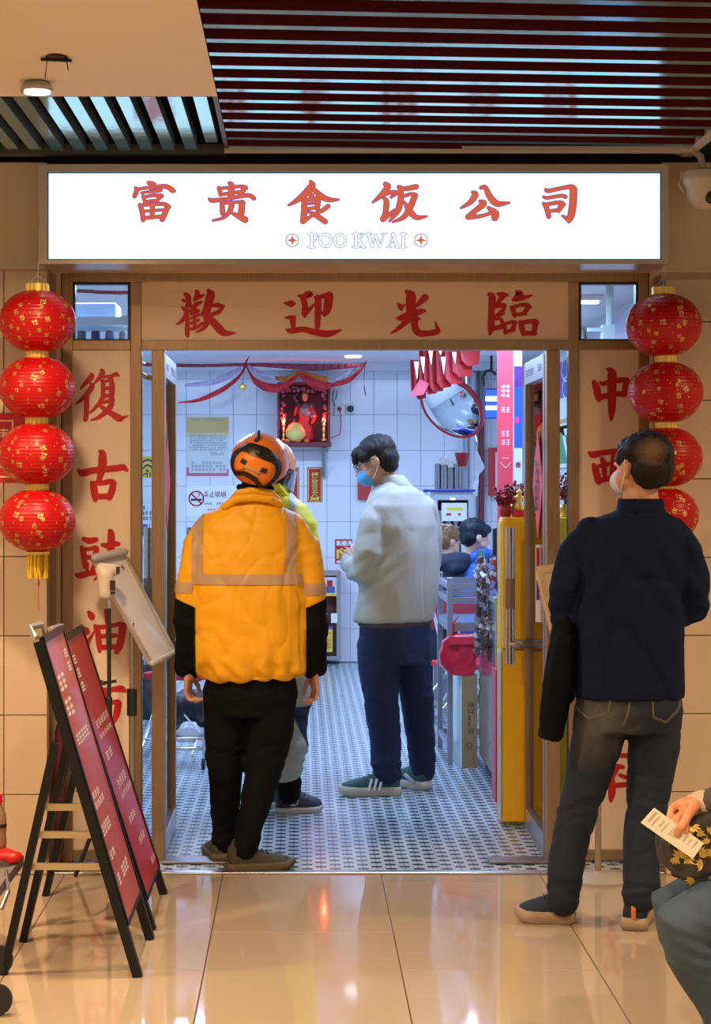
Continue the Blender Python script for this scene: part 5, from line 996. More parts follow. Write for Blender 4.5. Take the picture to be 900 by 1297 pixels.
m = MB(); m.px(594, 824, 599, 841, Yb_-.012, .01, bev=.003); m.build('buckle', mat('bag_red', (.60,.01,.04), .25, coat=.3), t); m = MB(); m.px(568, 806, 605, 817, Yb_-.014, .012, bev=.004); m.build('flap', mat('bag_flap', (.66,.03,.06), .3), t)
m = MB(); m.tube([W(573,806,Yb_+.05), W(574,790,10.2), W(580,780,10.26)], .006, 6); m.build('strap', RED, t)
t = thing('cardboard_box', 'tall brown cardboard box with pale printed side on the mosaic floor', 'box', (W(588, 973, 10.17)))
a = W(584.5, 855, 10.17); b = W(604, 973, 10.17); P = [a, Vector((b.x, 10.17, a.z))]
xl0 = a.x; x_back = (573-CU)*10.45/F
q = [Vector((xl0, 10.17, 0)), Vector((b.x, 10.17, 0)), Vector((b.x-.01, 10.50, 0)), Vector((x_back-.0, 10.50, 0))]
m = MB(); m.add([p for p in q]+[p+Vector((0,0,a.z)) for p in q], [(3,2,1,0),(4,5,6,7),(0,1,5,4),(1,2,6,5),(2,3,7,6)], 0); m.add([p for p in q]+[p+Vector((0,0,a.z)) for p in q], [(3,0,4,7)], 1); m.build('carton', [mat('cardboard', (.34,.21,.085), .75, bump=.1, bscale=60), mat('carton_print', (.52,.62,.60), .4, var=.3, vscale=8)], t)
m = MB(); scribble(m, 592, 888, 600, 930, 2, 5, 10.168, random.Random(4)); strokes(m, ringst(594, 944, 3.4, 3.4, .8), 0, 0, 1, 10.168); m.build('print', mat('carton_ink', (.14,.10,.05), .8), t)
# chrome trolley with dark bags under the left chair
t = thing('luggage_trolley', 'low chrome trolley loaded with dark bags left of the orange jacket rider', 'trolley', ((232-CU)*10.3/F, 10.3, 0))
x0, x1 = (200-CU)*10.3/F, (266-CU)*10.3/F
for z in (.175, .12): MB().tube([(x0, 10.1, z), (x1, 10.1, z)], .010, 8).build('rail', CHROME, t, smooth=True)
MB().box(x0, x1, 10.1, 10.5, .165, .18).build('platform', STEEL, t)
for x in (x0+.05, x1-.03):
    for y in (10.13, 10.47): MB().lathe([(.02,-.01),(.03,-.008),(.03,.008),(.02,.01)], (x, y, .03), 14, axis=(1,0,0)).build('wheel', BLACKP, t); MB().tube([(x, y, .04), (x, y, .17)], .007, 6).build('caster_stem', CHROME, t)
rnd = random.Random(6); m = MB()
for k in range(7): m.ell((x0+.05+k*.035, 10.3+rnd.uniform(-.08,.08), .30+rnd.uniform(-.04,.06)), (.06,.09,.10), 12, 8)
o = solid('dark_bag', m, mat('bag_black', (.012,.013,.018), .5), None, .012, 2, lambda p, n_: .012*noise.noise(p*12)); tag(o, 'black bag heaped on the chrome trolley', 'bag')
MB().tube([(x0+.05, 10.2, .42), (x0+.1, 10.18, .36), (x1-.05, 10.16, .2)], .005, 6).build('strap', WPRINT, o) 
for c_ in o.children: c_.location = -o.location
# ================================================================ people
SKIN = mat('skin', (.56,.27,.16), .5, var=.08, vscale=30); SKIN2 = mat('skin_pale', (.62,.36,.26), .5)
HAIRK = mat('hair_black', (.0035,.003,.0035), .5, spec=.3, bump=.8, bscale=60, stretch=(6,6,1.2), bdist=.004)
HAIRB = mat('hair_dark_brown', (.012,.007,.0055), .5, spec=.3, bump=.8, bscale=60, stretch=(6,6,1.2), bdist=.004)
def RZ(a): return Matrix.Rotation(a, 4, 'Z')
def RX(a): return Matrix.Rotation(a, 4, 'X')
def RY(a): return Matrix.Rotation(a, 4, 'Y')
def head_mb(c, R, s=1.0):
    """head facing local +Y; c = centre of the skull"""
    M = Matrix.Translation(c) @ R @ Matrix.Scale(s, 4); m = MB(); f = lambda p: M@Vector(p)
    def E(p, r): 
        t = MB(); t.ell(p, r, 20, 14); t.xf(M); m.add(t.v, t.f)
    E((0,-.012,.018), (.074,.092,.090)); E((0,.022,-.03), (.062,.068,.082)); E((0,.045,-.072), (.038,.038,.034)); E((0,.04,.012), (.060,.052,.055))
    E((.047,.03,-.045), (.022,.04,.035)); E((-.047,.03,-.045), (.022,.04,.035))
    t = MB(); t.tube([(0,.085,.012),(0,.098,-.012),(0,.108,-.026)], [.008,.011,.013], 10); t.ell((.011,.098,-.03),(.008,.009,.007)); t.ell((-.011,.098,-.03),(.008,.009,.007)); t.xf(M); m.add(t.v, t.f)
    t = MB(); t.tube([(-.022,.086,-.055),(0,.096,-.054),(.022,.086,-.055)], .0055, 8); t.tube([(-.018,.086,-.064),(0,.094,-.065),(.018,.086,-.064)], .006, 8); t.tube([(-.04,.082,.022),(-.015,.09,.024)], .005, 8); t.tube([(.04,.082,.022),(.015,.09,.024)], .005, 8)
    for s_ in (-1, 1):
        t.ell((s_*.077,-.008,-.012), (.010,.020,.031), 12, 10); t.tube([(s_*.080,-.02,.012),(s_*.086,-.028,.0),(s_*.084,-.022,-.025),(s_*.078,-.006,-.04)], .005, 8); t.tube([(s_*.080,-.02,.012),(s_*.082,.0,.018),(s_*.078,.01,.005)], .004, 8)
    t.xf(M); m.add(t.v, t.f)
    return m, M
def eyes(M, parent):
    m = MB()
    for s_ in (-1, 1): m.ell((s_*.030,.084,.005), (.012,.007,.007), 12, 8, k=0); m.ell((s_*.030,.0895,.005), (.005,.003,.005), 10, 6, k=1)
    m.xf(M); m.build('eyes', [WHITE, BLKPR], parent, smooth=True)
def hand_mb(wr, R, side=1, curl=.35, s=1.0, curls=None):
    """hand hanging along local -Z, palm towards local -X*side... thumb towards +Y"""
    M = Matrix.Translation(wr) @ R @ Matrix.Scale(s, 4); m = MB()
    m.tube([(0,0,.03),(0,0,0),(0,.002,-.03),(0,.002,-.062),(0,.0,-.084)], [(.021,.026),(.019,.027),(.016,.037),(.014,.042),(.011,.040)], 16, ref=(1,0,0))
    for i, (y, l) in enumerate(((.030,.072),(.010,.080),(-.011,.074),(-.030,.058))):
        c = (curls[i] if curls else curl)+.05*i; p = Vector((0, y, -.082)); a = c*.6; P = [p+Vector((0,0,.02)), p]; r = [.0092,.0090]
        for q, f_ in enumerate((.45,.32,.25)):
            d = Vector((-side*math.sin(a), .08*(y/.03)*.4, -math.cos(a))); p = p+d*l*f_; P.append(p.copy()); r.append(.0088-.0008*(q+1)); a += c*1.15
        m.tube(P, r, 10)
    p = Vector((-side*.005, .022, -.022)); P = [p, p+Vector((-side*.012,.026,-.026)), p+Vector((-side*.020,.038,-.052)), p+Vector((-side*.026,.040,-.076))]; m.tube(P, [.015,.0125,.010,.0085], 10)
    m.xf(M); return m
def merge(*ms):
    o = MB()
    for m in ms: o.add(m.v, m.f)
    return o
def fold(amp, sc, st=(1,1,1), seed=0, amp2=0, sc2=30):
    def f(p, n):
        q = Vector((p.x*st[0]+seed, p.y*st[1], p.z*st[2])); return amp*noise.noise(q*sc)+(amp2*noise.noise(q*sc2) if amp2 else 0)
    return f
def wr(p, sc, amp, st=(1,1,1)):
    return -amp*max(0, .13-abs(noise.noise(Vector((p.x*st[0]+3.1, p.y*st[1], p.z*st[2]))*sc)))/.13
def creases(bands, amp=.006, base=None):
    """soft horizontal rolls of cloth around given heights: (z, spread)"""
    def f(p, n):
        v = (base(p, n) if base else 0)+wr(p, 7, .004, (1,1,1.4))
        for z, s_ in bands:
            g_ = math.exp(-((p.z-z)/s_)**2); v += amp*g_*(noise.noise(Vector((p.x*5, p.y*5, p.z*26+noise.noise(p*7)*1.5)))*1.8)
        return v
    return f
def ring(c, a, b, th=0, n=28, pw=2.4):
    out = []
    for j in range(n):
        t = 2*PI*j/n; ct, st = math.cos(t), math.sin(t); x = a*math.copysign(abs(ct)**(2/pw), ct); y = b*math.copysign(abs(st)**(2/pw), st)
        out.append(c+Vector((x*math.cos(th)-y*math.sin(th), x*math.sin(th)+y*math.cos(th), 0)))
    return out
def torso(P, spec, th=0, pw=2.4):
    """spec: (u, v, halfwidth m, halfdepth m, dy)"""
    m = MB(); m.loft([ring(P(u, v, dy), a, b, th, pw=pw) for u, v, a, b, dy in spec]); return m
def shoe(parent, name, heel, yaw, L, mat_up, mat_sole, sole_h=.03, hgt=.085, wid=.048, lab=None, collar=True, laces=None, chunky=0):
    """shoe on the floor, heel at 'heel', toe towards yaw (0 = +Y)"""
    M = Matrix.Translation((heel[0], heel[1], 0)) @ RZ(yaw)
    out = [(-.0,.60),(.06,.86),(.3,.80),(.55,.95),(.72,1.04),(.86,.92),(.95,.62),(1.0,.20)]
    def sec(t):
        for (a, wa), (b, wb) in zip(out[:-1], out[1:]):
            if a <= t <= b: return wa+(wb-wa)*(t-a)/(b-a)
        return .2
    m = MB(); n = 14; rings = []
    for z, g_ in ((0,.96),(.006,1.02),(sole_h*.6,1.03+chunky*.05),(sole_h,.99)):
        r_ = []
        for i in range(n+1): t = i/n; r_.append(Vector((sec(t)*wid*g_, t*L+(g_-1)*L*(.5 if t > .5 else -.5), z+(.012*max(0,(t-.8)/.2)**2))))
        for i in range(n, -1, -1): t = i/n; r_.append(Vector((-sec(t)*wid*g_, t*L+(g_-1)*L*(.5 if t > .5 else -.5), z+(.012*max(0,(t-.8)/.2)**2))))
        rings.append(r_)
    m.loft(rings); m.xf(M); so = m.build('sole', mat_sole, parent, smooth=True)
    m = MB(); rings = []
    prof = [(.015,.5,.9,.0),(.05,.82,1.0,.0),(.15,.86,1.03,0),(.28,.84,.98,0),(.42,.86,.80,0),(.56,.92,.66,0),(.70,.98,.56,0),(.83,.90,.46,0),(.93,.64,.36,0),(.985,.30,.22,0)]
    for t, w_, h, _ in prof:
        r_ = []
        for j in range(20):
            a = 2*PI*j/20; x = math.cos(a)*wid*w_*.97; zz = math.sin(a); z = sole_h*.6+(h*hgt)*(max(zz, 0)**.8) + min(zz,0)*.008
            r_.append(Vector((x*(1-.35*max(zz,0)**2), t*L, z)))
        rings.append(r_)
    m.loft(rings)
    if collar: m.tube([(0,L*.22,hgt*.6),(0,L*.215,hgt*1.0),(0,L*.21,hgt*1.22)], [(wid*.80,L*.20),(wid*.74,L*.17),(wid*.70,L*.16)], 18, ref=(1,0,0))
    m.xf(M); up = solid('upper', m, mat_up, so, .0045, 3)
    if laces:
        m = MB()
        for q in range(4): t = .36+.075*q; z = sole_h*.6+hgt*(.93-.11*q); m.tube([(-.022,t*L,z-.004),(0,t*L+.004,z+.004),(.022,t*L+.006,z-.004)], .0025, 6)
        for s_ in (-1,1): m.tube([(0,.36*L,sole_h*.6+hgt*.95),(s_*.02,.33*L,sole_h+hgt*.95),(s_*.035,.42*L,sole_h+hgt*.75)], .0022, 6)
        m.xf(M); m.build('laces', laces, so, smooth=True)
    return so, M
def person(label, loc): return thing('person', label, 'person', loc)

# ---------- rider in orange jacket (back view, on the threshold)
Y0 = 7.56; P = lambda u, v, dy=0: W(u, v, Y0+dy)
t = person('rider in orange reflective jacket, orange helmet and black trousers, seen from behind on the threshold', (P(318,900).x, Y0, 0))
ORJ = mat('jacket_orange', (.78,.37,.008), .5, bump=.15, bscale=35, var=.08, vscale=5, spec=.3); BLKC = mat('cloth_black', (.0030,.0030,.0034), .85, spec=.15)
TAPE = mat('reflective_tape', (.46,.29,.16), .45, bump=.1, bscale=200)
Rh = RZ(-.15) @ RY(.10) @ RX(.20)
hc = P(329, 592, .0)
hm, HM = head_mb(hc, Rh); b = merge(hm)
b.tube([P(322,645,.0), P(324,622,-.005), P(327,605,.0)], [.060,.054,.056], 16)
b.loft([ring(P(320,880), .13,.09), ring(P(319,800), .13,.09), ring(P(318,720), .15,.10), ring(P(319,670),.16,.09), ring(P(321,640),.07,.06)])
for s_, path in ((-1, [(266,672,.02),(242,758,-.01),(240,855,.03)]), (1, [(370,672,.02),(394,758,-.01),(396,852,.03)])): b.tube([P(*q) for q in path], [.055,.042,.028], 14)
for path in ([(292,880,.02),(288,965,.03),(285,1062,.13)], [(341,880,.0),(330,965,-.02),(310,1075,-.08)]): b.tube([P(*q) for q in path], [.085,.055,.036], 14)
body = solid('body', b, SKIN, t, .008, 3)
eyes(HM, t)
hl = hand_mb(P(238,852,.03), RZ(-.25)@RX(.18)@RY(.05), side=-1, curl=.62); solid('left_hand', merge(hl), SKIN, t, .0032, 2)
hr = hand_mb(P(397,852,.03), RZ(.3)@RX(.10)@RY(-.12), side=1, curl=.62); solid('right_hand', merge(hr), SKIN, t, .0032, 2)
j = torso(P, [(322,624,.058,.062,0),(321,632,.080,.07,0),(320,640,.125,.085,0),(318,651,.175,.10,0),(316,668,.222,.12,0),(316,700,.245,.135,0),(316,740,.242,.15,0),(317,800,.245,.165,0),(318,835,.245,.17,0),(319,850,.228,.165,0),(318,860,.205,.15,0)])
for s_, path in ((-1, [(268,668,.01),(251,692,.0),(242,740,-.01),(240,790,-.01),(239,845,.03)]), (1, [(368,668,.01),(384,692,0),(393,740,-.01),(395,790,-.01),(396,843,.03)])): j.tube([P(*q) for q in path], [.066,.072,.067,.064,.048], 18)
zh = P(0,858).z
def orj(p, n):
    v = .007*noise.noise(Vector((p.x*1.0, p.y, p.z*.8))*7)+.004*noise.noise(p*16)+wr(p, 4.5, .006, (1,1,.8))+wr(p, 9, .003, (1.3,1,.6))
    g_ = math.exp(-((p.z-zh-.03)/.05)**2); v += g_*(.010*math.sin(p.x*70+3*noise.noise(p*12)))
    for zz in (P(0,790).z, P(0,735).z):
        if abs(p.x-P(318,0).x) > .235: v += .007*noise.noise(Vector((p.x*8, p.y*8, p.z*24)))*math.exp(-((p.z-zz)/.09)**2)
    return v
jk = solid('jacket', j, ORJ, t, .008, 4, orj)
XL, XR = P(248,0).x, P(386,0).x
for u0, u1, nm in ((244,258.5,'back'), (361,374.5,'back')):
    clip_from(jk, 'reflective_stripe', TAPE, t, [((P(u0,0).x,0,0),(1,0,0)), ((P(u1,0).x,0,0),(-1,0,0)), ((0,0,P(0,738).z),(0,0,1))], sel=lambda c, n: n.y < .25)
clip_from(jk, 'reflective_stripe', TAPE, t, [((P(245,0).x,0,0),(1,0,0)), ((P(382,0).x,0,0),(-1,0,0)), ((0,0,P(0,738.5).z),(0,0,1)), ((0,0,P(0,725.5).z),(0,0,-1))], off=.004)
for a_, b_, x_, nx in ((736.5,750,245,-1), (738,752.5,384,1)):
    clip_from(jk, 'sleeve_stripe', TAPE, t, [((P(x_,0).x,0,0),(nx,0,0)), ((0,0,P(0,b_).z),(0,0,1)), ((0,0,P(0,a_).z),(0,0,-1))], off=.0035)
for x_, nx in ((249,-1), (387,1)):
    clip_from(jk, 'black_sleeve', BLKC, t, [((P(x_,0).x,0,0),(nx,0,0)), ((P(x_ if nx < 0 else 388,0).x,0,P(0,768).z),(-nx*-.45,0,-1))], off=.004)
m = MB(); m.tube([P(283,642,-.06), P(300,632,-.085), P(322,630,-.09), P(342,633,-.085), P(355,640,-.05)], [(.012,.018)]*5, 10); m.tube([P(290,640,-.03), P(302,626,-.05), P(322,622,-.055), P(342,626,-.05), P(352,636,-.03)], [(.014,.022)]*5, 10); solid('collar', m, ORJ, t, .006, 3)
m = MB(); m.tube([P(303,617,.0), P(314,620,-.045), P(330,622,-.05), P(343,619,-.02)], .015, 12); m.ell(P(325,606,-.025), (.066,.055,.055)); solid('hood_lining', m, BLKC, t, .006, 3)
tr = MB(); tr.loft([ring(P(317,840,0), .165,.12), ring(P(318,880,.0), .185,.135), ring(P(318,905,0), .15,.12)])
tr.tube([P(289,875,.02), P(285,930,.02), P(285,975,.03), P(285,1020,.08), P(284,1066,.12)], [.106,.090,.074,.064,.054], 20)
tr.tube([P(345,875,.0), P(342,930,-.02), P(334,975,-.02), P(323,1020,-.04), P(309,1076,-.08)], [.108,.096,.080,.064,.052], 20)
tr = solid('trousers', tr, BLKC, t, .009, 4, creases([(P(0,1060).z, .05), (P(0,950).z, .05)], .006, fold(.006, 9)))
BR = mat('shoe_brown', (.045,.034,.020), .8, bump=.3, bscale=120); BRS = mat('shoe_brown_sole', (.085,.060,.032), .7, bump=.4, bscale=60, stretch=(4,4,.3))
hx = W(287,0,7.47).x
so, _ = shoe(t, 'shoe', (hx, 7.47), -1.36, .28, BR, BRS, .036, .085, .052, laces=BLKC, chunky=1)
so2, _ = shoe(t, 'shoe', (W(282,0,7.70).x, 7.64), .22, .25, BR, BRS, .036, .085, .052, laces=BLKC, chunky=1)
def drop(o):
    for c in list(o.children): drop(c)
    bpy.data.objects.remove(o)
# helmet
m = MB(); HC_ = P(329,584,.0); R3 = Rh.to_3x3()
m.ell(HC_, (.122,.140,.118), 36, 24, M=R3)
hs = MB(); hs.v = m.v; hs.f = m.f; hs.m = m.m
bm_planes = [(HC_+R3@Vector((0,0,-.045)), R3@Vector((0,-.35,1)))]
ho = hs.build('helmet_tmp', mat('helmet_orange', (.80,.20,.02), .22, coat=.5), t, smooth=True)
hel = clip_from(ho, 'helmet', mat('helmet_orange', (.80,.20,.02), .22, coat=.5), t, bm_planes, off=0); sd = hel.modifiers.new('s', 'SOLIDIFY'); sd.thickness = .012
HB = mat('helmet_black', (.015,.012,.01), .4)
q = lambda x, y, z: HC_+R3@Vector((x, y, z))
def on_shell(ax, az, r=1.03): # direction on the back of the helmet
    d = Vector((.122*math.sin(ax)*math.cos(az), -.140*math.cos(ax)*math.cos(az), .118*math.sin(az))); return HC_+R3@(d*r)
m = MB(); G_ = [(-.80,.12),(-.62,.42),(-.2,.55),(.25,.58),(.62,.50),(.86,.12),(.80,-.25),(.45,-.52),(.15,-.30),(-.2,-.28),(-.55,-.48),(-.84,-.25)]
def patch(pts, r, material, name, thick=.008, ax0=0, az0=0, rot=0, sub=4):
    # fill polygon on the shell as fan strips
    c_, s_ = math.cos(rot), math.sin(rot); pts = [(x*c_-y*s_+ax0, x*s_+y*c_+az0) for x, y in pts]; cx_ = sum(p[0] for p in pts)/len(pts); cy_ = sum(p[1] for p in pts)/len(pts)
    PP = cat_rom(pts+[pts[0]], 4) if len(pts) > 5 else pts+[pts[0]]; PP = PP[:-1]; m = MB(); rings = []
    for k in range(sub+1): f_ = k/sub; rings.append([on_shell(cx_+(x-cx_)*f_, cy_+(y-cy_)*f_, r) for x, y in PP])
    n = len(PP); vs = [rings[0][0]]+[p for r_ in rings[1:] for p in r_]; fs = [(0, 1+i, 1+(i+1)%n) for i in range(n)]
    for k in range(sub-1): fs += [(1+k*n+i, 1+(k+1)*n+i, 1+(k+1)*n+(i+1)%n, 1+k*n+(i+1)%n) for i in range(n)]
    m.add(vs, fs); o = m.build(name, material, t, smooth=True); s2 = o.modifiers.new('s', 'SOLIDIFY'); s2.thickness = thick; s2.offset = 0; return o
patch([(-.95,.15),(-.7,.62),(-.1,.80),(.5,.75),(.95,.35),(1.0,-.2),(.6,-.72),(.2,-.50),(-.2,-.42),(-.65,-.62),(-1.0,-.3)], 1.02, HB, 'rear_band', ax0=-.02, rot=-.30)
patch([(-.72,-.05),(-.62,.30),(-.2,.38),(.25,.38),(.62,.32),(.74,-.05),(.55,-.45),(.25,-.24),(-.25,-.20),(-.58,-.38)], 1.06, mat('helmet_pod', (.90,.24,.012), .35, coat=.2), 'rear_pod', ax0=0, az0=-.02, rot=-.33)
for x_ in (-.36, .34): patch([(x_-.09,-.02),(x_-.09,.13),(x_+.09,.13),(x_+.09,-.02)], 1.10, HB, 'pod_eye', .006, rot=-.33, sub=2)
patch([(-.30,-.14),(-.30,-.02),(.28,-.02),(.28,-.14)], 1.095, TAPE, 'pod_stripe', .004, rot=-.33, sub=3)
for x_ in (-.05, .35): patch([(x_-.09,.46),(x_-.09,.60),(x_+.09,.60),(x_+.09,.46)], 1.05, HB, 'band_tab', .02, rot=-.33, sub=2)
m = MB(); m.tube([on_shell(-.1,1.0,1.02), on_shell(.03,1.1,1.10), on_shell(-.06,1.25,1.2)], [.010,.007,.006], 8); m.build('top_tag', HB, t, smooth=True)
bpy.data.objects.remove(ho)

# ---------- second rider in yellow, beyond
Y0 = 8.72; t = person('rider in yellow jacket and sage trousers, mostly hidden behind the orange jacket', (P(350,900).x, Y0, 0))
YJ = mat('jacket_yellow', (.72,.66,.015), .5, spec=.3, bump=.1, bscale=40); GRT = mat('trousers_sage', (.36,.37,.31), .8); NVY = mat('cloth_navy', (.008,.012,.05), .8)
Rh = RZ(-1.1)@RX(-.2); hc = P(340,592,.02); hm, HM = head_mb(hc, Rh); b = merge(hm)
b.tube([P(346,625), P(342,605)], .052, 14); b.loft([ring(P(350,860),.13,.09), ring(P(348,740),.14,.10), ring(P(346,660),.15,.09), ring(P(345,635),.06,.05)])
b.tube([P(372,668,-.02), P(393,722,-.02), P(386,768,.1)], [.045,.038,.03], 14)
for p_ in ([(364,875,0),(366,930,0),(364,1000,0)], [(338,875,.1),(336,930,.1),(330,1000,.15)]): b.tube([P(*q) for q in p_], [.08,.055,.036], 14)
solid('body', b, SKIN, t, .010, 3); eyes(HM, t)
j = torso(P, [(344,615,.06,.06,0),(346,628,.10,.08,0),(350,640,.15,.11,0),(354,662,.185,.13,0),(354,720,.185,.145,0),(352,800,.185,.16,0),(352,845,.17,.15,0),(352,858,.15,.13,0)], th=-.5)
j.tube([P(372,652,-.02), P(387,682,-.04), P(395,722,-.03), P(388,765,.10)], [.060,.066,.062,.05], 16)
jy = solid('jacket', j, YJ, t, .010, 4, fold(.008, 8, amp2=.004, sc2=20))
clip_from(jy, 'reflective_stripe', mat('tape_grey', (.38,.42,.42), .45), t, [((P(366,0).x,0,0),(1,0,0)), ((P(374,0).x,0,0),(-1,0,0)), ((0,0,P(0,665).z),(0,0,1))])
clip_from(jy, 'sleeve_stripe', mat('tape_grey', (.38,.42,.42), .45), t, [((P(384,0).x,0,0),(1,0,0)), ((0,0,P(0,738).z),(.3,0,1)), ((0,0,P(0,722).z),(-.3,0,-1))])
m = MB(); m.tube([P(340,622,-.09), P(352,617,-.09), P(360,628,-.06)], .022, 10); solid('collar', m, YJ, t, .007, 3)
tr = MB(); tr.loft([ring(P(354,845),.15,.12,-.4), ring(P(356,880),.16,.13,-.4), ring(P(356,900),.13,.11,-.4)])
tr.tube([P(372,870), P(366,915), P(367,950), P(364,984)], [.082,.086,.080,.062], 18); tr.tube([P(338,875,.1), P(336,930,.1), P(334,1000,.15)], [.085,.075,.06], 18)
tr = solid('trousers', tr, GRT, t, .009, 4, creases([(P(0,950).z, .12)], .010, fold(.008, 8)))
clip_from(tr, 'navy_panel', NVY, t, [((P(374,0).x,0,P(0,910).z),(1,0,.45)), ((0,0,P(0,948).z),(0,0,1)), ((0,0,P(0,892).z),(0,0,-1))])
TN = mat('trainer_navy', (.018,.026,.05), .55); TS = mat('trainer_sole', (.45,.42,.36), .6)
heel = (W(348,0,8.80).x, 8.80)
so, M = shoe(t, 'shoe', heel, -1.45, .235, TN, TS, .028, .125, .05, laces=BLKC)
m = MB(); m.tube([Vector(q) for q in [(.052*math.cos(a)*0+.050, .085+.022*math.cos(a), .062+.022*math.sin(a)) for a in [i*PI/8 for i in range(17)]]], .0022, 6); m.tube([(.051,.073,.052),(.051,.097,.072)], .002, 6); m.tube([(.051,.085,.045),(.051,.085,.08)], .002, 6); m.xf(M); m.build('round_logo', WPRINT, so)
m = MB(); m.tube([P(366,990,-.0), P(366,1005,.0)], [(.062,.062),(.055,.055)], 16); solid('sock', m, BLKC, t, .007, 2)
shoe(t, 'shoe', (W(330,0,8.95).x, 8.95), -1.2, .24, TN, TS, .026, .09, .05)
m = MB(); m.ell(P(340,586,.02), (.125,.135,.118), 32, 22, M=Rh.to_3x3()); ho = m.build('tmp', HB, t, smooth=True)
R3 = Rh.to_3x3(); hel = clip_from(ho, 'helmet', mat('helmet_orange2', (.70,.25,.05), .25, coat=.5), t, [(P(340,586,.02)+R3@Vector((0,0,-.02)), R3@Vector((0,0,1)))], off=0); hel.modifiers.new('s', 'SOLIDIFY').thickness = .012; bpy.data.objects.remove(ho)
m = MB(); c_ = P(340,586,.02); m.tube([c_+R3@Vector((-.118,.0,-.02)), c_+R3@Vector((-.122,.02,-.06)), c_+R3@Vector((-.10,.03,-.12))], [(.012,.03),(.012,.026),(.01,.012)], 10); solid('ear_guard', m, HB, t, .005, 3); m = MB(); m.tube([c_+R3@Vector((.118,.0,-.02)), c_+R3@Vector((.122,.02,-.06)), c_+R3@Vector((.10,.03,-.12))], [(.012,.03),(.012,.026),(.01,.012)], 10); solid('ear_guard', m, HB, t, .005, 3)
m = MB(); ang = [(-.9+.18*i) for i in range(11)]; rr_ = [[c_+R3@Vector((.135*math.sin(a), .145*math.cos(a), z)) for a in ang] for z in (-.02,-.07,-.12)]
for a_, b_ in zip(rr_[:-1], rr_[1:]):
    for i in range(10): m.add([a_[i], a_[i+1], b_[i+1], b_[i]], [(0,1,2,3)])
m.build('visor', mat('visor_grey', (.30,.32,.42), .1, .6), t, smooth=True)

# ---------- man in pale grey jacket looking down at his phone
Y0 = 9.36; t = person('man in pale grey jacket, navy trousers and blue mask, looking down', (P(505,900).x, Y0, 0))
GJ = mat('jacket_pale', (.40,.39,.36), .6, bump=.08, bscale=60, spec=.25, var=.04); NT = mat('trousers_navy', (.006,.014,.060), .75, bump=.1, bscale=90)
th = .80   # body faces away and to the left
Rh = RZ(PI/2-.25)@RX(-.42); hc = P(476,584,.0); hm, HM = head_mb(hc, Rh, 1.08); b = merge(hm)
b.tube([P(500,628,.02), P(494,612,.01), P(484,598,.0)], [.066,.060,.056], 16)
b.loft([ring(P(500,800),.15,.10,th), ring(P(503,700),.16,.11,th), ring(P(503,640),.15,.09,th), ring(P(500,618),.06,.06,th)])
b.tube([P(478,650,-.10), P(464,722,-.12), P(443,700,.12)], [.055,.044,.03], 14); b.tube([P(538,655,.10), P(545,712,.14), P(520,712,.30)], [.055,.044,.03], 14)
for p_ in ([(482,800,-.02),(484,880,-.03),(490,985,-.05)], [(520,800,.05),(526,880,.08),(533,980,.12)]): b.tube([P(*q) for q in p_], [.09,.058,.038], 14)
solid('body', b, SKIN, t, .009, 3); eyes(HM, t)
solid('hand', hand_mb(P(443,706,.16), RY(1.0)@RX(1.5)@RZ(.3), side=1, curl=.6), SKIN, t, .0036, 2)
ph = thing('phone', 'dark phone held in front of the pale grey jacket', 'phone', P(434,712,.16)); m = MB(); m.slab([P(431,706,.06), P(440,716,.06), P(440,719,.22), P(431,709,.22)], (-.5,0,1), .009); m.build('phone_body', BLACKP, ph)
j = torso(P, [(497,606,.062,.068,.0),(499,614,.09,.08,.0),(502,624,.155,.105,0),(505,640,.205,.125,0),(507,665,.225,.145,0),(508,700,.225,.155,0),(505,740,.228,.165,0),(502,765,.230,.17,0),(499,782,.232,.172,0),(498,787,.225,.165,0)], th=th)
j.tube([P(482,640,-.06), P(473,665,-.12), P(466,700,-.16), P(464,722,-.14), P(452,722,-.04), P(443,712,.09)], [.072,.080,.082,.080,.070,.052], 20)
j.tube([P(538,645,.08), P(543,680,.14), P(544,712,.18), P(525,716,.34)], [.070,.074,.070,.05], 18)
def gj(p, n):
    v = .009*noise.noise(Vector((p.x*1.6, p.y*1.6, p.z*.7))*6)+wr(p, 4, .0035, (1.3,1.3,.5))
    e = P(462,724,-.1); d = (p-e).length; v += .007*math.exp(-(d/.13)**2)*math.sin((p.z*.8-p.x*.6)*95)
    d2 = (p-P(486,690,-.15)).length; v -= .012*math.exp(-(d2/.07)**2)
    return v
gj_ = solid('jacket', j, GJ, t, .009, 4, gj)
m = MB(); c0 = P(494,607,.0)
rings = [ring(c0+Vector((dx_, 0, z)), a, b_, th, 28) for z, a, b_, dx_ in ((-.035,.085,.085,.02),(.0,.075,.078,.005),(.022,.070,.072,-.008),(.022,.062,.064,-.008),(.0,.064,.066,.0),(-.035,.07,.07,.02))]; m.loft(rings); solid('collar', m, GJ, t, .006, 2)
m = MB(); m.loft([ring(P(500,778),.215,.155,th), ring(P(500,790),.212,.152,th), ring(P(500,793),.205,.15,th)]); solid('shirt_hem', m, mat('shirt_brown', (.07,.05,.05), .8), t, .009, 2)
tr = MB(); tr.loft([ring(P(500,775),.195,.14,th), ring(P(500,800),.20,.15,th), ring(P(500,840),.17,.14,th)])
tr.tube([P(480,815,-.03), P(480,850,-.04), P(483,890,-.05), P(488,935,-.05), P(490,982,-.05)], [.115,.108,.092,.082,.074], 20)
tr.tube([P(521,815,.05), P(522,850,.07), P(528,890,.09), P(533,935,.11), P(534,976,.13)], [.110,.098,.085,.076,.070], 20)
solid('trousers', tr, NT, t, .010, 4, creases([(P(0,965).z, .06), (P(0,885).z, .06)], .006, fold(.008, 6)))
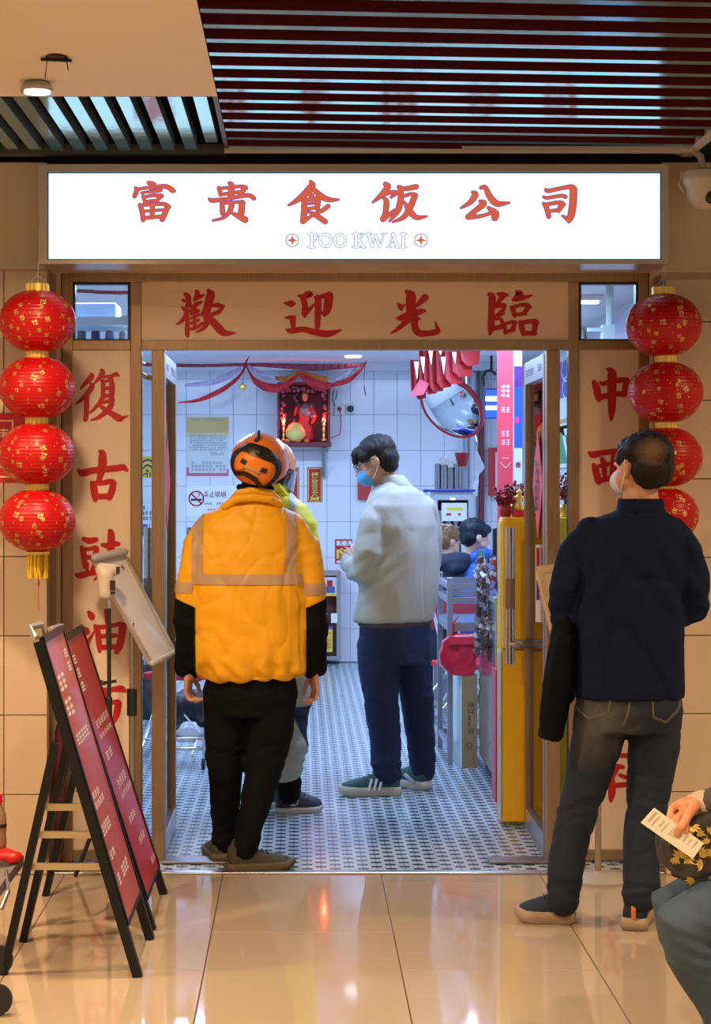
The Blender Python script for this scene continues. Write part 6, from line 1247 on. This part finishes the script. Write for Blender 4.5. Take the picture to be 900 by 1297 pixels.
GS = mat('trainer_green', (.02,.10,.085), .6); CS = mat('trainer_cream', (.62,.58,.48), .6)
so, M = shoe(t, 'shoe', (W(507,0,9.28).x, 9.30), PI/2+.06, .315, GS, CS, .046, .110, .054, laces=mat('lace_dark', (.02,.06,.06), .6))
m = MB()
for k in range(3): m.bar((.0535,.115+.026*k,.032),(.036,.098+.026*k,.088), .013, .005)
m2 = MB(); m2.add(m.v, m.f)
for k in range(3): m2.bar((-.0535,.115+.026*k,.032),(-.036,.098+.026*k,.088), .013, .005)
m2.xf(M); m2.build('stripe', WHITE, so)
so, M = shoe(t, 'shoe', (W(541,0,9.50).x, 9.44), PI/2-.75, .30, GS, CS, .046, .110, .054); m = MB(); m.bar((-.05,.05,.04),(-.045,.12,.075), .02, .012); m.xf(M); m.build('stripe', mat('trainer_grey', (.6,.6,.6), .5), so)
# hair, mask, glasses
def hair_cap(M, parts, material, parent, name='hair', amp=.006, sc=28, st=(1,1,.3), vox=.005):
    m = MB()
    for p_, r_ in parts: m.ell(p_, r_, 20, 14)
    m.xf(M); return solid(name, m, material, parent, vox, 2, lambda p, n: amp*noise.noise(Vector((p.x*st[0], p.y*st[1], p.z*st[2]))*sc)+amp*.6*noise.noise(Vector((p.x*st[0], p.y*st[1], p.z*st[2]))*sc*2.4))
hair_cap(HM, [((0,-.022,.045),(.088,.098,.080)), ((0,-.05,.0),(.082,.062,.072)), ((0,.045,.062),(.075,.055,.038)), ((.0,.082,.040),(.060,.022,.030)), ((-.072,.03,.032),(.014,.034,.03)), ((.072,.03,.032),(.014,.034,.03)), ((0,-.055,-.045),(.062,.04,.04))], HAIRB, t)
m = MB(); m.ell((0,.052,-.052), (.062,.066,.046), 24, 14); m.xf(HM); tmp = m.build('tmp', WHITE, t)
R3 = HM.to_3x3(); f0 = HM@Vector((0,.030,-.05))
mk = clip_from(tmp, 'mask', mat('mask_blue', (.10,.42,.80), .7), t, [(f0, R3@Vector((0,1,.0)))], off=.002); mk.modifiers.new('s','SOLIDIFY').thickness = .003; bpy.data.objects.remove(tmp)
m = MB()
for s_ in (-1,1): m.tube([(s_*.06,.035,-.03),(s_*.078,.0,.0),(s_*.088,-.022,.016)], .002, 6); m.tube([(s_*.058,.035,-.075),(s_*.078,.0,-.05),(s_*.086,-.02,-.02)], .002, 6)
m.xf(HM); m.build('mask_strap', WHITE, t)
m = MB()
for s_ in (-1,1):
    m.tube([(s_*.032+.024*math.cos(a), .100, .004+.019*math.sin(a)) for a in [i*PI/8 for i in range(17)]], .0018, 6); m.tube([(s_*.056,.098,.01),(s_*.078,.04,.012),(s_*.084,-.01,.008)], .0018, 6)
m.tube([(-.008,.102,.008),(.008,.102,.008)], .0018, 6); m.xf(HM); m.build('glasses', DARKM, t)

# ---------- man in navy jumper with a coat over his arm
Y0 = 6.58; t = person('man in navy jumper and faded jeans, black coat over his arm, seen from behind', (P(795,900).x, Y0, 0))
NJ = mat('jumper_navy', (.0035,.0085,.030), .85, bump=.25, bscale=220, spec=.15)
JE = bpy.data.materials.new('jeans_dark'); JE.use_nodes = True; N, L = nodes_of(JE); B = N['Principled BSDF']; B.inputs['Roughness'].default_value = .85
g = N.new('ShaderNodeNewGeometry'); vm = N.new('ShaderNodeVectorMath'); vm.operation = 'DISTANCE'; cpt = P(757,925,-.12); vm.inputs[1].default_value = cpt; L.new(g.outputs['Position'], vm.inputs[0])
mr = N.new('ShaderNodeMapRange'); mr.inputs[1].default_value = .03; mr.inputs[2].default_value = .17; mr.inputs[3].default_value = 1; mr.inputs[4].default_value = 0; L.new(vm.outputs['Value'], mr.inputs[0])
nz = N.new('ShaderNodeTexNoise'); nz.inputs['Scale'].default_value = 6; mu = N.new('ShaderNodeMath'); mu.operation = 'MULTIPLY'; L.new(mr.outputs[0], mu.inputs[0]); L.new(nz.outputs[0], mu.inputs[1])
mx = N.new('ShaderNodeMix'); mx.data_type = 'RGBA'; mx.inputs['A'].default_value = (.0055,.010,.024,1); mx.inputs['B'].default_value = (.13,.115,.09,1); L.new(mu.outputs[0], mx.inputs['Factor']); L.new(mx.outputs['Result'], B.inputs['Base Color'])
n2 = N.new('ShaderNodeTexNoise'); n2.inputs['Scale'].default_value = 400; bp = N.new('ShaderNodeBump'); bp.inputs['Strength'].default_value = .3; bp.inputs['Distance'].default_value = .002; L.new(n2.outputs[0], bp.inputs['Height']); L.new(bp.outputs[0], B.inputs['Normal'])
Rh = RZ(.55)@RX(.02); hc = P(812,590,-.01); hm, HM = head_mb(hc, Rh, 1.12); b = merge(hm)
b.tube([P(812,650,.0), P(811,625,.0), P(811,605,.01)], [.070,.063,.062], 16)
b.loft([ring(P(797,890),.15,.10), ring(P(798,780),.15,.11), ring(P(800,690),.17,.10), ring(P(808,650),.07,.06)])
b.tube([P(750,695), P(718,780,.0), P(742,794,.23)], [.046,.036,.028], 14); b.tube([P(860,690), P(877,766,0), P(846,780,.25)], [.048,.038,.028], 14)
for p_ in ([(760,900,0),(738,1010,.02),(716,1130,-.02)], [(828,900,0),(820,1010,0),(811,1140,-.08)]): b.tube([P(*q) for q in p_], [.085,.058,.038], 14)
solid('body', b, SKIN, t, .008, 3); eyes(HM, t)
for u, sd_, R in ((742,-1,RX(1.45)@RZ(.3)), (844,1,RX(1.45)@RZ(-.3))): solid('hand', hand_mb(P(u,786,.25), R, side=sd_, curl=.7), SKIN, t, .0036, 2)
j = torso(P, [(811,644,.072,.072,0),(810,649,.10,.08,0),(808,655,.15,.095,0),(804,668,.195,.11,0),(800,690,.205,.125,0),(798,720,.205,.135,0),(797,780,.198,.145,0),(796,840,.197,.15,0),(796,875,.199,.15,0),(796,883,.196,.148,0)])
j.tube([P(748,675,.0), P(730,700,-.01), P(716,745,-.02), P(714,785,0), P(735,797,.15), P(748,795,.25)], [.062,.066,.062,.056,.050,.042], 20)
j.tube([P(855,680,.0), P(868,700,-.01), P(877,740,-.02), P(876,768,.0), P(862,776,.14), P(848,782,.25)], [.062,.066,.066,.064,.056,.044], 20)
def nj(p, n):
    v = .004*noise.noise(p*6)+wr(p, 4, .006, (1.2,1,.7))
    for (u, vv, sx) in ((738,735,-1), (862,735,1)):
        c_ = P(u, vv, -.12); d = p-c_; w_ = math.exp(-(d.length/.17)**2); v += .006*w_*math.sin((d.z*.75+sx*d.x)*55)
    for (u, vv) in ((714,775), (878,768)): d = (p-P(u, vv, 0)).length; v += .004*math.exp(-(d/.1)**2)*math.sin(p.z*110)
    return v
solid('jumper', j, NJ, t, .0075, 4, nj)
m = MB(); m.loft([ring(P(811,651),.090,.084), ring(P(811,642),.085,.080), ring(P(811,631,.005),.080,.076), ring(P(811,631,.005),.072,.068), ring(P(811,648),.074,.07)]); solid('collar', m, NJ, t, .005, 2)
tr = MB(); tr.loft([ring(P(796,868),.182,.135), ring(P(796,900),.195,.145), ring(P(796,925),.17,.13)])
tr.tube([P(762,905,.0), P(754,945,.0), P(740,1000,.0), P(726,1050,.01), P(716,1100,-.01), P(713,1140,-.02)], [.100,.094,.078,.070,.066,.062], 22)
tr.tube([P(829,905,.0), P(828,945,.0), P(821,1000,.0), P(815,1050,-.02), P(811,1100,-.05), P(810,1134,-.08)], [.100,.094,.080,.072,.068,.066], 22)
je = solid('jeans', tr, JE, t, .0085, 4, creases([(P(0,1120).z, .05), (P(0,1020).z, .05)], .006, fold(.006, 7)))
m = MB(); ST = mat('stitch_tan', (.15,.13,.10), .7)
def on_back(u, v): return P(u, v, -.152-.0*(v))
from mathutils.bvhtree import BVHTree
def drape(o, pts, r, name, material, parent, off=.001):
    lw = world_loc(o); bv = BVHTree.FromPolygons([v.co+lw for v in o.data.vertices], [p.vertices[:] for p in o.data.polygons]); m = MB(); out = []
    for u, v in pts:
        a = W(u, v, Y0-1); d = (a-Vector((0,0,CH))).normalized(); hit = bv.ray_cast(a, d)
        if hit[0] is not None: out.append(hit[0]-d*off)
    if len(out) > 1: m.tube(out, r, 5)
    return m.build(name, material, parent)
def seg(pts, n=6):
    o = []
    for (a, b_), (c, d) in zip(pts[:-1], pts[1:]): o += [(a+(c-a)*i/n, b_+(d-b_)*i/n) for i in range(n)]
    return o+[pts[-1]]
for pl in (seg([(728,888),(731,897),(745,910),(770,902),(772,887)]), seg([(826,888),(827,908),(843,914),(858,898),(861,888)]), seg([(797,888),(794,905),(789,918)])):
    drape(je, pl, .0017, 'pocket_seam', ST, t)
    drape(je, [(u+.9, v+2.2) for u, v in pl], .0012, 'pocket_seam', ST, t)
# coat over left arm
m = MB(); m.tube([P(716,772,.03), P(713,815,.0), P(708,860,-.02), P(701,905,-.02), P(697,936,-.02)], [(.042,.07),(.050,.085),(.052,.085),(.050,.08),(.046,.075)], 20, ref=(1,0,0), round_=False); m.tube([P(722,790,.15), P(720,830,.16), P(716,880,.16)], [(.05,.06),(.05,.07),(.04,.05)], 16, ref=(1,0,0))
ct = solid('coat_tmp', m, mat('coat_black', (.0018,.0018,.002), .85, spec=.12), None, .007, 3, lambda p, n: .010*noise.noise(Vector((p.x*3, p.y*3, p.z*.7))*7)+.004*noise.noise(p*22)); ct.name = 'coat'; tag(ct, "black coat hanging over the navy jumper man's left arm", 'coat')
HAIRN = HAIRK.copy(); HAIRN.name = 'hair_thinning'; N, L = nodes_of(HAIRN); g = N.new('ShaderNodeNewGeometry'); vm = N.new('ShaderNodeVectorMath'); vm.operation = 'DISTANCE'; vm.inputs[1].default_value = P(824,572,-.11); L.new(g.outputs['Position'], vm.inputs[0])
nz = N.new('ShaderNodeTexNoise'); nz.inputs['Scale'].default_value = 90; nz.inputs['Detail'].default_value = 4; mr = N.new('ShaderNodeMapRange'); mr.inputs[1].default_value = .015; mr.inputs[2].default_value = .062; mr.inputs[3].default_value = 1; mr.inputs[4].default_value = 0; L.new(vm.outputs['Value'], mr.inputs[0])
mu = N.new('ShaderNodeMath'); mu.operation = 'MULTIPLY'; L.new(mr.outputs[0], mu.inputs[0]); L.new(nz.outputs[0], mu.inputs[1]); m2_ = N.new('ShaderNodeMath'); m2_.operation = 'MULTIPLY'; m2_.use_clamp = True; m2_.inputs[1].default_value = 1.5; L.new(mu.outputs[0], m2_.inputs[0])
mx = N.new('ShaderNodeMix'); mx.data_type = 'RGBA'; mx.inputs['A'].default_value = (.0035,.003,.0035,1); mx.inputs['B'].default_value = (.26,.12,.065,1); L.new(m2_.outputs[0], mx.inputs['Factor']); L.new(mx.outputs['Result'], N['Principled BSDF'].inputs['Base Color'])
TNV = mat('walker_navy', (.012,.018,.045), .8, bump=.4, bscale=200); TSO = mat('walker_sole', (.34,.24,.16), .6)
so, M = shoe(t, 'shoe', (W(727,0,6.58).x, 6.60), PI/2-.18, .205, TNV, TSO, .044, .10, .053, laces=mat('lace_navy', (.03,.04,.08), .6), chunky=1)
so, M = shoe(t, 'shoe', (W(803,0,6.46).x, 6.47), -.28, .26, TNV, TSO, .046, .10, .054, chunky=1)
m = MB(); m.tube([(0,-.003,.045),(0,-.010,.075),(0,-.006,.112)], [(.0085,.003)]*3, 8, ref=(1,0,0)); m.xf(M); m.build('heel_tab', mat('tab_orange', (.65,.20,.04), .5), so)
hair_cap(HM, [((0,-.025,.040),(.083,.092,.074)), ((0,-.052,-.005),(.080,.060,.070)), ((0,.03,.066),(.062,.05,.030)), ((-.074,.012,.028),(.014,.03,.03)), ((.074,.012,.028),(.014,.03,.03)), ((0,-.060,-.032),(.068,.035,.030))], HAIRN, t, amp=.005, sc=34, st=(1,1,.45), vox=.0045)
m = MB(); rnd = random.Random(3)
for k in range(60):
    a_ = rnd.uniform(0, 2*PI); r_ = .07*math.sqrt(rnd.random()); x, y = r_*math.cos(a_)+.01, r_*math.sin(a_)-.035
    z = .04+.076*math.sqrt(max(0, 1-(x/.086)**2-((y+.022)/.096)**2)) if (x/.086)**2+((y+.022)/.096)**2 < 1 else .04
    d = Vector((x*.5+rnd.uniform(-.012,.012), y*.3-.008, .001)); p0 = Vector((x, y, z)); m.tube([p0, p0+d*.5+Vector((0,0,.005)), p0+d], .0006, 3, round_=False)
m.xf(HM); m.build('loose_hair', HAIRK, t)
m = MB(); m.ell((0,.052,-.052), (.064,.066,.048), 24, 14); m.xf(HM); tmp = m.build('tmp', WHITE, t); R3 = HM.to_3x3()
mk = clip_from(tmp, 'mask', mat('mask_white', (.62,.66,.70), .7), t, [(HM@Vector((0,.022,-.05)), R3@Vector((0,1,0)))], off=.002); mk.modifiers.new('s','SOLIDIFY').thickness = .003; bpy.data.objects.remove(tmp)
m = MB()
for s_ in (-1,1): m.tube([(s_*.06,.03,-.03),(s_*.078,.0,.0),(s_*.090,-.022,.018)], .0022, 6); m.tube([(s_*.058,.03,-.075),(s_*.078,.0,-.05),(s_*.088,-.02,-.02)], .0022, 6)
m.xf(HM); m.build('mask_strap', WHITE, t)

# ---------- seated person cut by the right edge, holding a receipt
Y0 = 5.0; t = person('seated person in grey jacket and blue jeans holding a receipt at the right edge', (W(985,0,5.05).x, 5.05, 0))
DJ = mat('denim_blue', (.045,.072,.115), .8, bump=.3, bscale=300, var=.35, vscale=9); GS2 = mat('sleeve_grey', (.055,.052,.055), .8)
Pn = lambda u, v, dy=0: W(u, v, 5.0+dy)
hc = Pn(1010, 690, .1); Rh = RZ(PI/2)@RX(-.25); hm, HM = head_mb(hc, Rh); b = merge(hm); b.tube([Pn(1022,800,.1), Pn(1016,760,.1), Pn(1012,730,.1)], [.06,.054,.054], 14)
b.loft([ring(Pn(1030,1090,.1),.11,.16), ring(Pn(1035,960,.1),.10,.15), ring(Pn(1028,850,.1),.10,.17), ring(Pn(1020,800,.1),.06,.07)])
b.tube([Pn(1030,850,-.08), Pn(1010,985,-.12), Pn(900,1020,.04)], [.048,.040,.028], 14); b.tube([Pn(1030,850,.28), Pn(1010,985,.34), Pn(940,1050,.22)], [.048,.040,.028], 14)
b.tube([Pn(1020,1140,.0), Pn(890,1160,-.02), Pn(874,1175,-.01), Pn(905,1262,.04), Pn(930,1322,.05)], [.07,.055,.05,.038,.035], 14); b.tube([Pn(1020,1135,.25), Pn(880,1142,.22), Pn(862,1152,.22), Pn(893,1245,.28), Pn(915,1292,.3)], [.07,.052,.048,.038,.035], 14)
solid('body', b, SKIN, t, .009, 3); eyes(HM, t); hair_cap(HM, [((0,-.025,.042),(.085,.094,.078)), ((0,-.052,-.005),(.08,.06,.07)), ((0,-.06,-.08),(.07,.04,.07))], HAIRK, t)
Rl = Matrix.Rotation(0,4,'X')
tr = MB(); tr.loft([ring(Pn(1030,1080,.1),.13,.20), ring(Pn(1030,1125,.1),.14,.21), ring(Pn(1030,1160,.1),.12,.19)])
tr.tube([Pn(1020,1142,.0), Pn(950,1150,-.01), Pn(890,1158,-.02), Pn(868,1165,-.02), Pn(876,1205,.0), Pn(903,1260,.04), Pn(930,1320,.05)], [.092,.090,.086,.082,.078,.060,.052], 24)
tr.tube([Pn(1020,1135,.25), Pn(950,1140,.24), Pn(880,1138,.22), Pn(856,1145,.22), Pn(864,1182,.24), Pn(890,1245,.28), Pn(915,1290,.3)], [.090,.086,.080,.076,.072,.058,.05], 24)
solid('jeans', tr, DJ, t, .007, 4, lambda p, n: .004*noise.noise(p*9)+.005*math.exp(-((p-Pn(900,1195,-.05)).length/.08)**2)*math.sin(p.z*150+p.x*60))
tj = MB(); tj.loft([ring(Pn(1032,1100,.1),.13,.19), ring(Pn(1038,960,.1),.125,.19), ring(Pn(1030,860,.1),.12,.21), ring(Pn(1022,810,.1),.07,.09)])
tj.tube([Pn(1030,860,-.08), Pn(1015,985,-.12), Pn(950,1008,-.04), Pn(893,1018,.04)], [.065,.058,.048,.042], 18); tj.tube([Pn(1030,860,.28), Pn(1015,985,.34), Pn(950,1045,.24)], [.065,.058,.045], 18)
solid('jacket', tj, GS2, t, .009, 4, fold(.006, 9))
m = MB(); c_ = Pn(889,1019,.045); dv = (Pn(960,1003,-.05)-c_).normalized(); m.tube([c_-dv*.012, c_+dv*.018], .040, 18); solid('cuff_lining', m, mat('cuff_cream', (.50,.38,.27), .9, bump=.6, bscale=120), t, .005, 2, lambda p, n: .003*noise.noise(p*80))
# right hand: fingers pointing down around the paper
def chain(m, pts, r): m.tube([Pn(*q) for q in pts], r, 12)
m = MB(); m.tube([Pn(893,1019,.045), Pn(884,1021,.04), Pn(868,1026,.03), Pn(856,1030,.025)], [(.026,.022),(.030,.022),(.036,.020),(.032,.017)], 18, ref=(0,0,1))
chain(m, [(861,1022,.02),(850,1024,.0),(847,1036,-.02),(852,1052,-.03)], [.0105,.0105,.0095,.0085])
chain(m, [(866,1028,.0),(857,1036,-.025),(856,1050,-.035),(860,1062,-.03)], [.0105,.010,.0092,.008])
chain(m, [(874,1032,-.0),(868,1042,-.03),(868,1054,-.035),(873,1060,-.02)], [.010,.0098,.009,.008])
chain(m, [(880,1030,.03),(878,1044,.04),(882,1054,.045),(888,1058,.04)], [.0095,.009,.0085,.0075])
chain(m, [(880,1020,-.0),(870,1034,-.045),(862,1048,-.055),(857,1056,-.045)], [.015,.013,.0115,.0095])
solid('hand', m, mat('skin_warm', (.62,.25,.12), .45), t, .0028, 3)
kid = t
m = MB(); m.ell(Pn(931,1047,.23), (.03,.04,.035)); 
solid('other_hand', hand_mb(Pn(945,1050,.23), RY(1.9)@RX(.3), side=1, curl=.6), SKIN, t, .004, 2)
for h_, yw in (((W(985,0,5.06).x, 5.06), PI/2-.1), ((W(1000,0,5.3).x, 5.31), PI/2)): shoe(t, 'shoe', h_, yw, .25, TNV, TSO, .03, .08, .05)
r = thing('receipt', 'printed paper receipt held by the seated person', 'receipt', Pn(850, 1090, -.03))
Q = [Pn(828,1023,-.045), Pn(891,1068,-.035), Pn(877,1088,-.045), Pn(811,1042,-.055)]; n_ = (Q[1]-Q[0]).cross(Q[3]-Q[0]).normalized(); n_ = n_ if n_.y < 0 else -n_
m = MB(); m.slab([q-n_*.0008 for q in Q], n_, .0008); m.build('paper', mat('paper_cream', (.72,.62,.48), .7), r)
m = MB(); sf = lambda u, v, y: Q[0]+(Q[1]-Q[0])*u+(Q[3]-Q[0])*v+n_*.0004
rnd = random.Random(8)
for (u0, v0, u1, v1, c_, r_) in ((.05,.12,.12,.85,1,8),(.14,.2,.19,.8,1,7),(.24,.25,.3,.75,1,5),(.33,.1,.37,.8,1,8),(.62,.12,.66,.85,1,8),(.70,.12,.75,.85,1,8),(.79,.2,.83,.7,1,6),(.88,.12,.93,.85,1,8)): scribble(m, u0, v0, u1, v1, c_, r_, 0, rnd, surf=sf)
m.build('print', mat('thermal_grey', (.28,.24,.20), .6), r); MB().slab([sf(u, v, 0)+n_*.0001 for u, v in ((.45,.25),(.56,.25),(.56,.7),(.45,.7))], n_, .0002).build('code_patch', mat('thermal_pale', (.50,.42,.33), .6), r)
# bag with gold leaves
g_ = thing('handbag', 'black fabric bag with gold leaf pattern lying on the seated lap', 'bag', Pn(900,1118,.05))
m = MB(); m.slab([Pn(u, v, -.02) for u, v in ((846,1072),(858,1052),(900,1032),(960,1020),(980,1060),(975,1100),(900,1108),(870,1116),(851,1112))], (0,1,0), .20)
bag = solid('bag_body', m, mat('bag_cloth', (.022,.014,.010), .7, bump=.2, bscale=120), g_, .007, 5, lambda p, n: .012*noise.noise(p*13)+.004*noise.noise(p*30))
lw = world_loc(bag); bv = BVHTree.FromPolygons([v.co+lw for v in bag.data.vertices], [p.vertices[:] for p in bag.data.polygons])
lf = MB(); rnd = random.Random(4)
for k in range(44):
    u, v = rnd.uniform(848, 965), rnd.uniform(1040, 1112); hit = bv.ray_cast(W(u, v, 4.2), (W(u, v, 6)-Vector((0,0,CH))).normalized())
    if hit[0] is None: continue
    p0, nn = hit[0], hit[1]; a0 = rnd.uniform(0, 2*PI); ex = nn.cross(Vector((0,0,1))).normalized(); ey = nn.cross(ex)
    for q in range(5):
        a_ = a0+(q-2)*.45; d = ex*math.cos(a_)+ey*math.sin(a_); l = .020+.012*rnd.random()-.003*abs(q-2); s_ = nn.cross(d)*.0045; P4 = [p0+nn*.002, p0+d*l*.5+s_+nn*.003, p0+d*l+nn*.002, p0+d*l*.5-s_+nn*.003]; lf.add(P4, [(0,1,2,3)])
lf.build('leaf_print', mat('leaf_gilt', (.60,.42,.10), .35, .7), g_)['kind'] = 'stuff'
# stool under them
s = thing('stool', 'low grey stool under the seated person beyond the right picture edge', 'stool', (W(1035,0,5.1).x, 5.1, 0)); x_ = W(1035,0,5.1).x
MB().box(x_-.18, x_+.2, 4.92, 5.30, .36, .40, bev=.01).build('seat', mat('stool_grey', (.2,.2,.2), .5), s)
for a_ in (-.15,.17):
    for b_ in (4.95,5.27): MB().box(x_+a_-.015, x_+a_+.015, b_-.015, b_+.015, 0, .36).build('leg', DARKM, s)

# ---------- diners at the back
def diner(label, Y, head_uv, face_yaw, pitch, jac, hair, torso_spec, hairparts=None, arm=None, hs=1.0):
    global Y0
    Y0 = Y; t = person(label, (W(head_uv[0],0,Y).x, Y, 0)); R = RZ(face_yaw)@RX(pitch); hm, HM = head_mb(W(head_uv[0], head_uv[1], Y), R, hs); b = merge(hm)
    hc = W(head_uv[0], head_uv[1], Y); c0 = P(torso_spec[1][0], torso_spec[1][1]); b.tube([c0, hc-Vector((0,0,.06))], .05, 12)
    b.loft([ring(P(u, v), a*.7, d_*.7) for u, v, a, d_ in torso_spec[::-1]])
    x, z = P(torso_spec[-1][0], 0).x, .47
    dr = Vector((-math.sin(face_yaw), math.cos(face_yaw), 0)); sd = Vector((dr.y, -dr.x, 0))
    for s_ in (-1,1): h_ = Vector((x, Y, z))+sd*s_*.09; b.tube([h_, h_+dr*.40, h_+dr*.42-Vector((0,0,.40))], [.07,.05,.035], 12)
    solid('body', b, SKIN2, t, .011, 3); eyes(HM, t)
    j = MB(); j.loft([ring(P(u, v), a, d_) for u, v, a, d_ in torso_spec])
    for s_ in (-1,1):
        sh = P(torso_spec[2][0], torso_spec[2][1]+8)+sd*s_*.15; j.tube([sh, sh+Vector((0,0,-.24))+dr*.04+sd*s_*.04, sh+Vector((0,0,-.26))+dr*.28], [.06,.052,.04], 14)
    solid('jacket', j, jac, t, .011, 4, fold(.012, 8)); m = MB()
    for s_ in (-1,1): h_ = Vector((x, Y, z))+sd*s_*.09; m.tube([h_-dr*.05, h_+dr*.40, h_+dr*.42-Vector((0,0,.38))], [.095,.075,.055], 14)
    solid('trousers', m, NVY, t, .011, 3, fold(.006, 8))
    hair_cap(HM, hairparts or [((0,-.020,.045),(.090,.100,.082)), ((0,-.05,.0),(.084,.062,.076)), ((0,.05,.058),(.075,.05,.040)), ((-.07,.02,.03),(.018,.034,.035)), ((.07,.02,.03),(.018,.034,.035))], hair, t, amp=.009, vox=.006)
    for s_ in (-1,1): h_ = Vector((x, Y, 0))+sd*s_*.09+dr*.36; so, _ = shoe(t, 'shoe', (h_.x, h_.y), face_yaw, .25, TNV, TSO)
    return t, HM
BLJ = mat('jacket_blue', (.012,.075,.42), .5, bump=.1); BHD = mat('hoodie_black', (.010,.018,.040), .8); SKB = mat('coat_child', (.35,.25,.2), .7)
t, HM = diner('dark-haired diner in black hooded jacket with blue front, sitting sideways behind the grey stand', 12.3, (602, 680), -PI/2+.35, -.15, BHD, mat('hair_blueblack', (.005,.009,.018), .5, bump=.8, bscale=60, bdist=.004, spec=.3), [(592,706,.09,.09),(588,711,.15,.13),(582,722,.21,.16),(576,748,.24,.18),(574,790,.25,.19),(574,830,.22,.18)])
m = MB(); m.tube([P(588,716,-.12), P(600,706,-.13), P(614,701,-.10), P(622,702,-.03)], [.03,.04,.04,.03], 12); m.tube([P(608,704,-.08), P(604,730,-.14), P(598,770,-.15), P(594,815,-.12)], [(.06,.05),(.10,.07),(.13,.08),(.13,.08)], 14, ref=(1,0,0)); m.tube([P(600,728,-.22), P(590,772,-.26), P(612,796,-.26)], [.055,.052,.042], 12); solid('blue_front', m, BLJ, t, .009, 4, fold(.008, 10))
m = MB(); m.ell(P(574,712,-.12), (.14,.08,.07)); m.tube([P(556,710,-.1), P(574,722,-.18), P(592,714,-.12)], .045, 12); solid('hood', m, BHD, t, .010, 4, fold(.012, 14))
HBR = mat('hair_brown', (.20,.09,.03), .4, bump=.8, bscale=60, bdist=.004)
t, HM = diner('small brown-haired child with a pink hair tie, half hidden behind the black hooded top', 13.1, (567, 685), -1.0, -.2, SKB, HBR, [(568,705,.06,.05),(568,712,.10,.08),(568,722,.13,.10),(568,750,.15,.11),(568,800,.16,.12)], hs=.95)
c_ = P(551,684,-.05); m = MB(); m.tube([P(557,680,-.05), c_, P(549,694,-.05)], [.018,.034,.016], 12); solid('ponytail', m, HBR, t, .006, 2, lambda p, n: .006*noise.noise(p*60)); m = MB(); m.ell(P(557,680,-.06), (.02,.02,.02)); m.build('hair_tie', mat('tie_pink', (.75,.05,.18), .4), t, smooth=True)
for u, y, lb in ((567, 13.1, 'under the small brown-haired child'),):
    x_ = W(u,0,y).x; s = thing('stool', 'plain dark stool '+lb, 'stool', (x_, y, 0)); MB().box(x_-.16, x_+.16, y-.16, y+.16, .36, .40, bev=.01).build('seat', DARKM, s)
    for a_ in (-.13,.13):
        for b_ in (-.13,.13): MB().box(x_+a_-.012, x_+a_+.012, y+b_-.012, y+b_+.012, 0, .36).build('leg', DARKM, s)
t = thing('dining_table', 'dark table in front of the seated diners', 'table', (1.55, 12.75, 0))
MB().box(1.3, 1.9, 12.35, 13.35, .70, .73, bev=.005).build('tabletop', mat('table_top', (.25,.22,.2), .4), t)
for a_ in (1.34,1.86):
    for b_ in (12.4,13.3): MB().box(a_-.02, a_+.02, b_-.02, b_+.02, 0, .70).build('leg', DARKM, t)
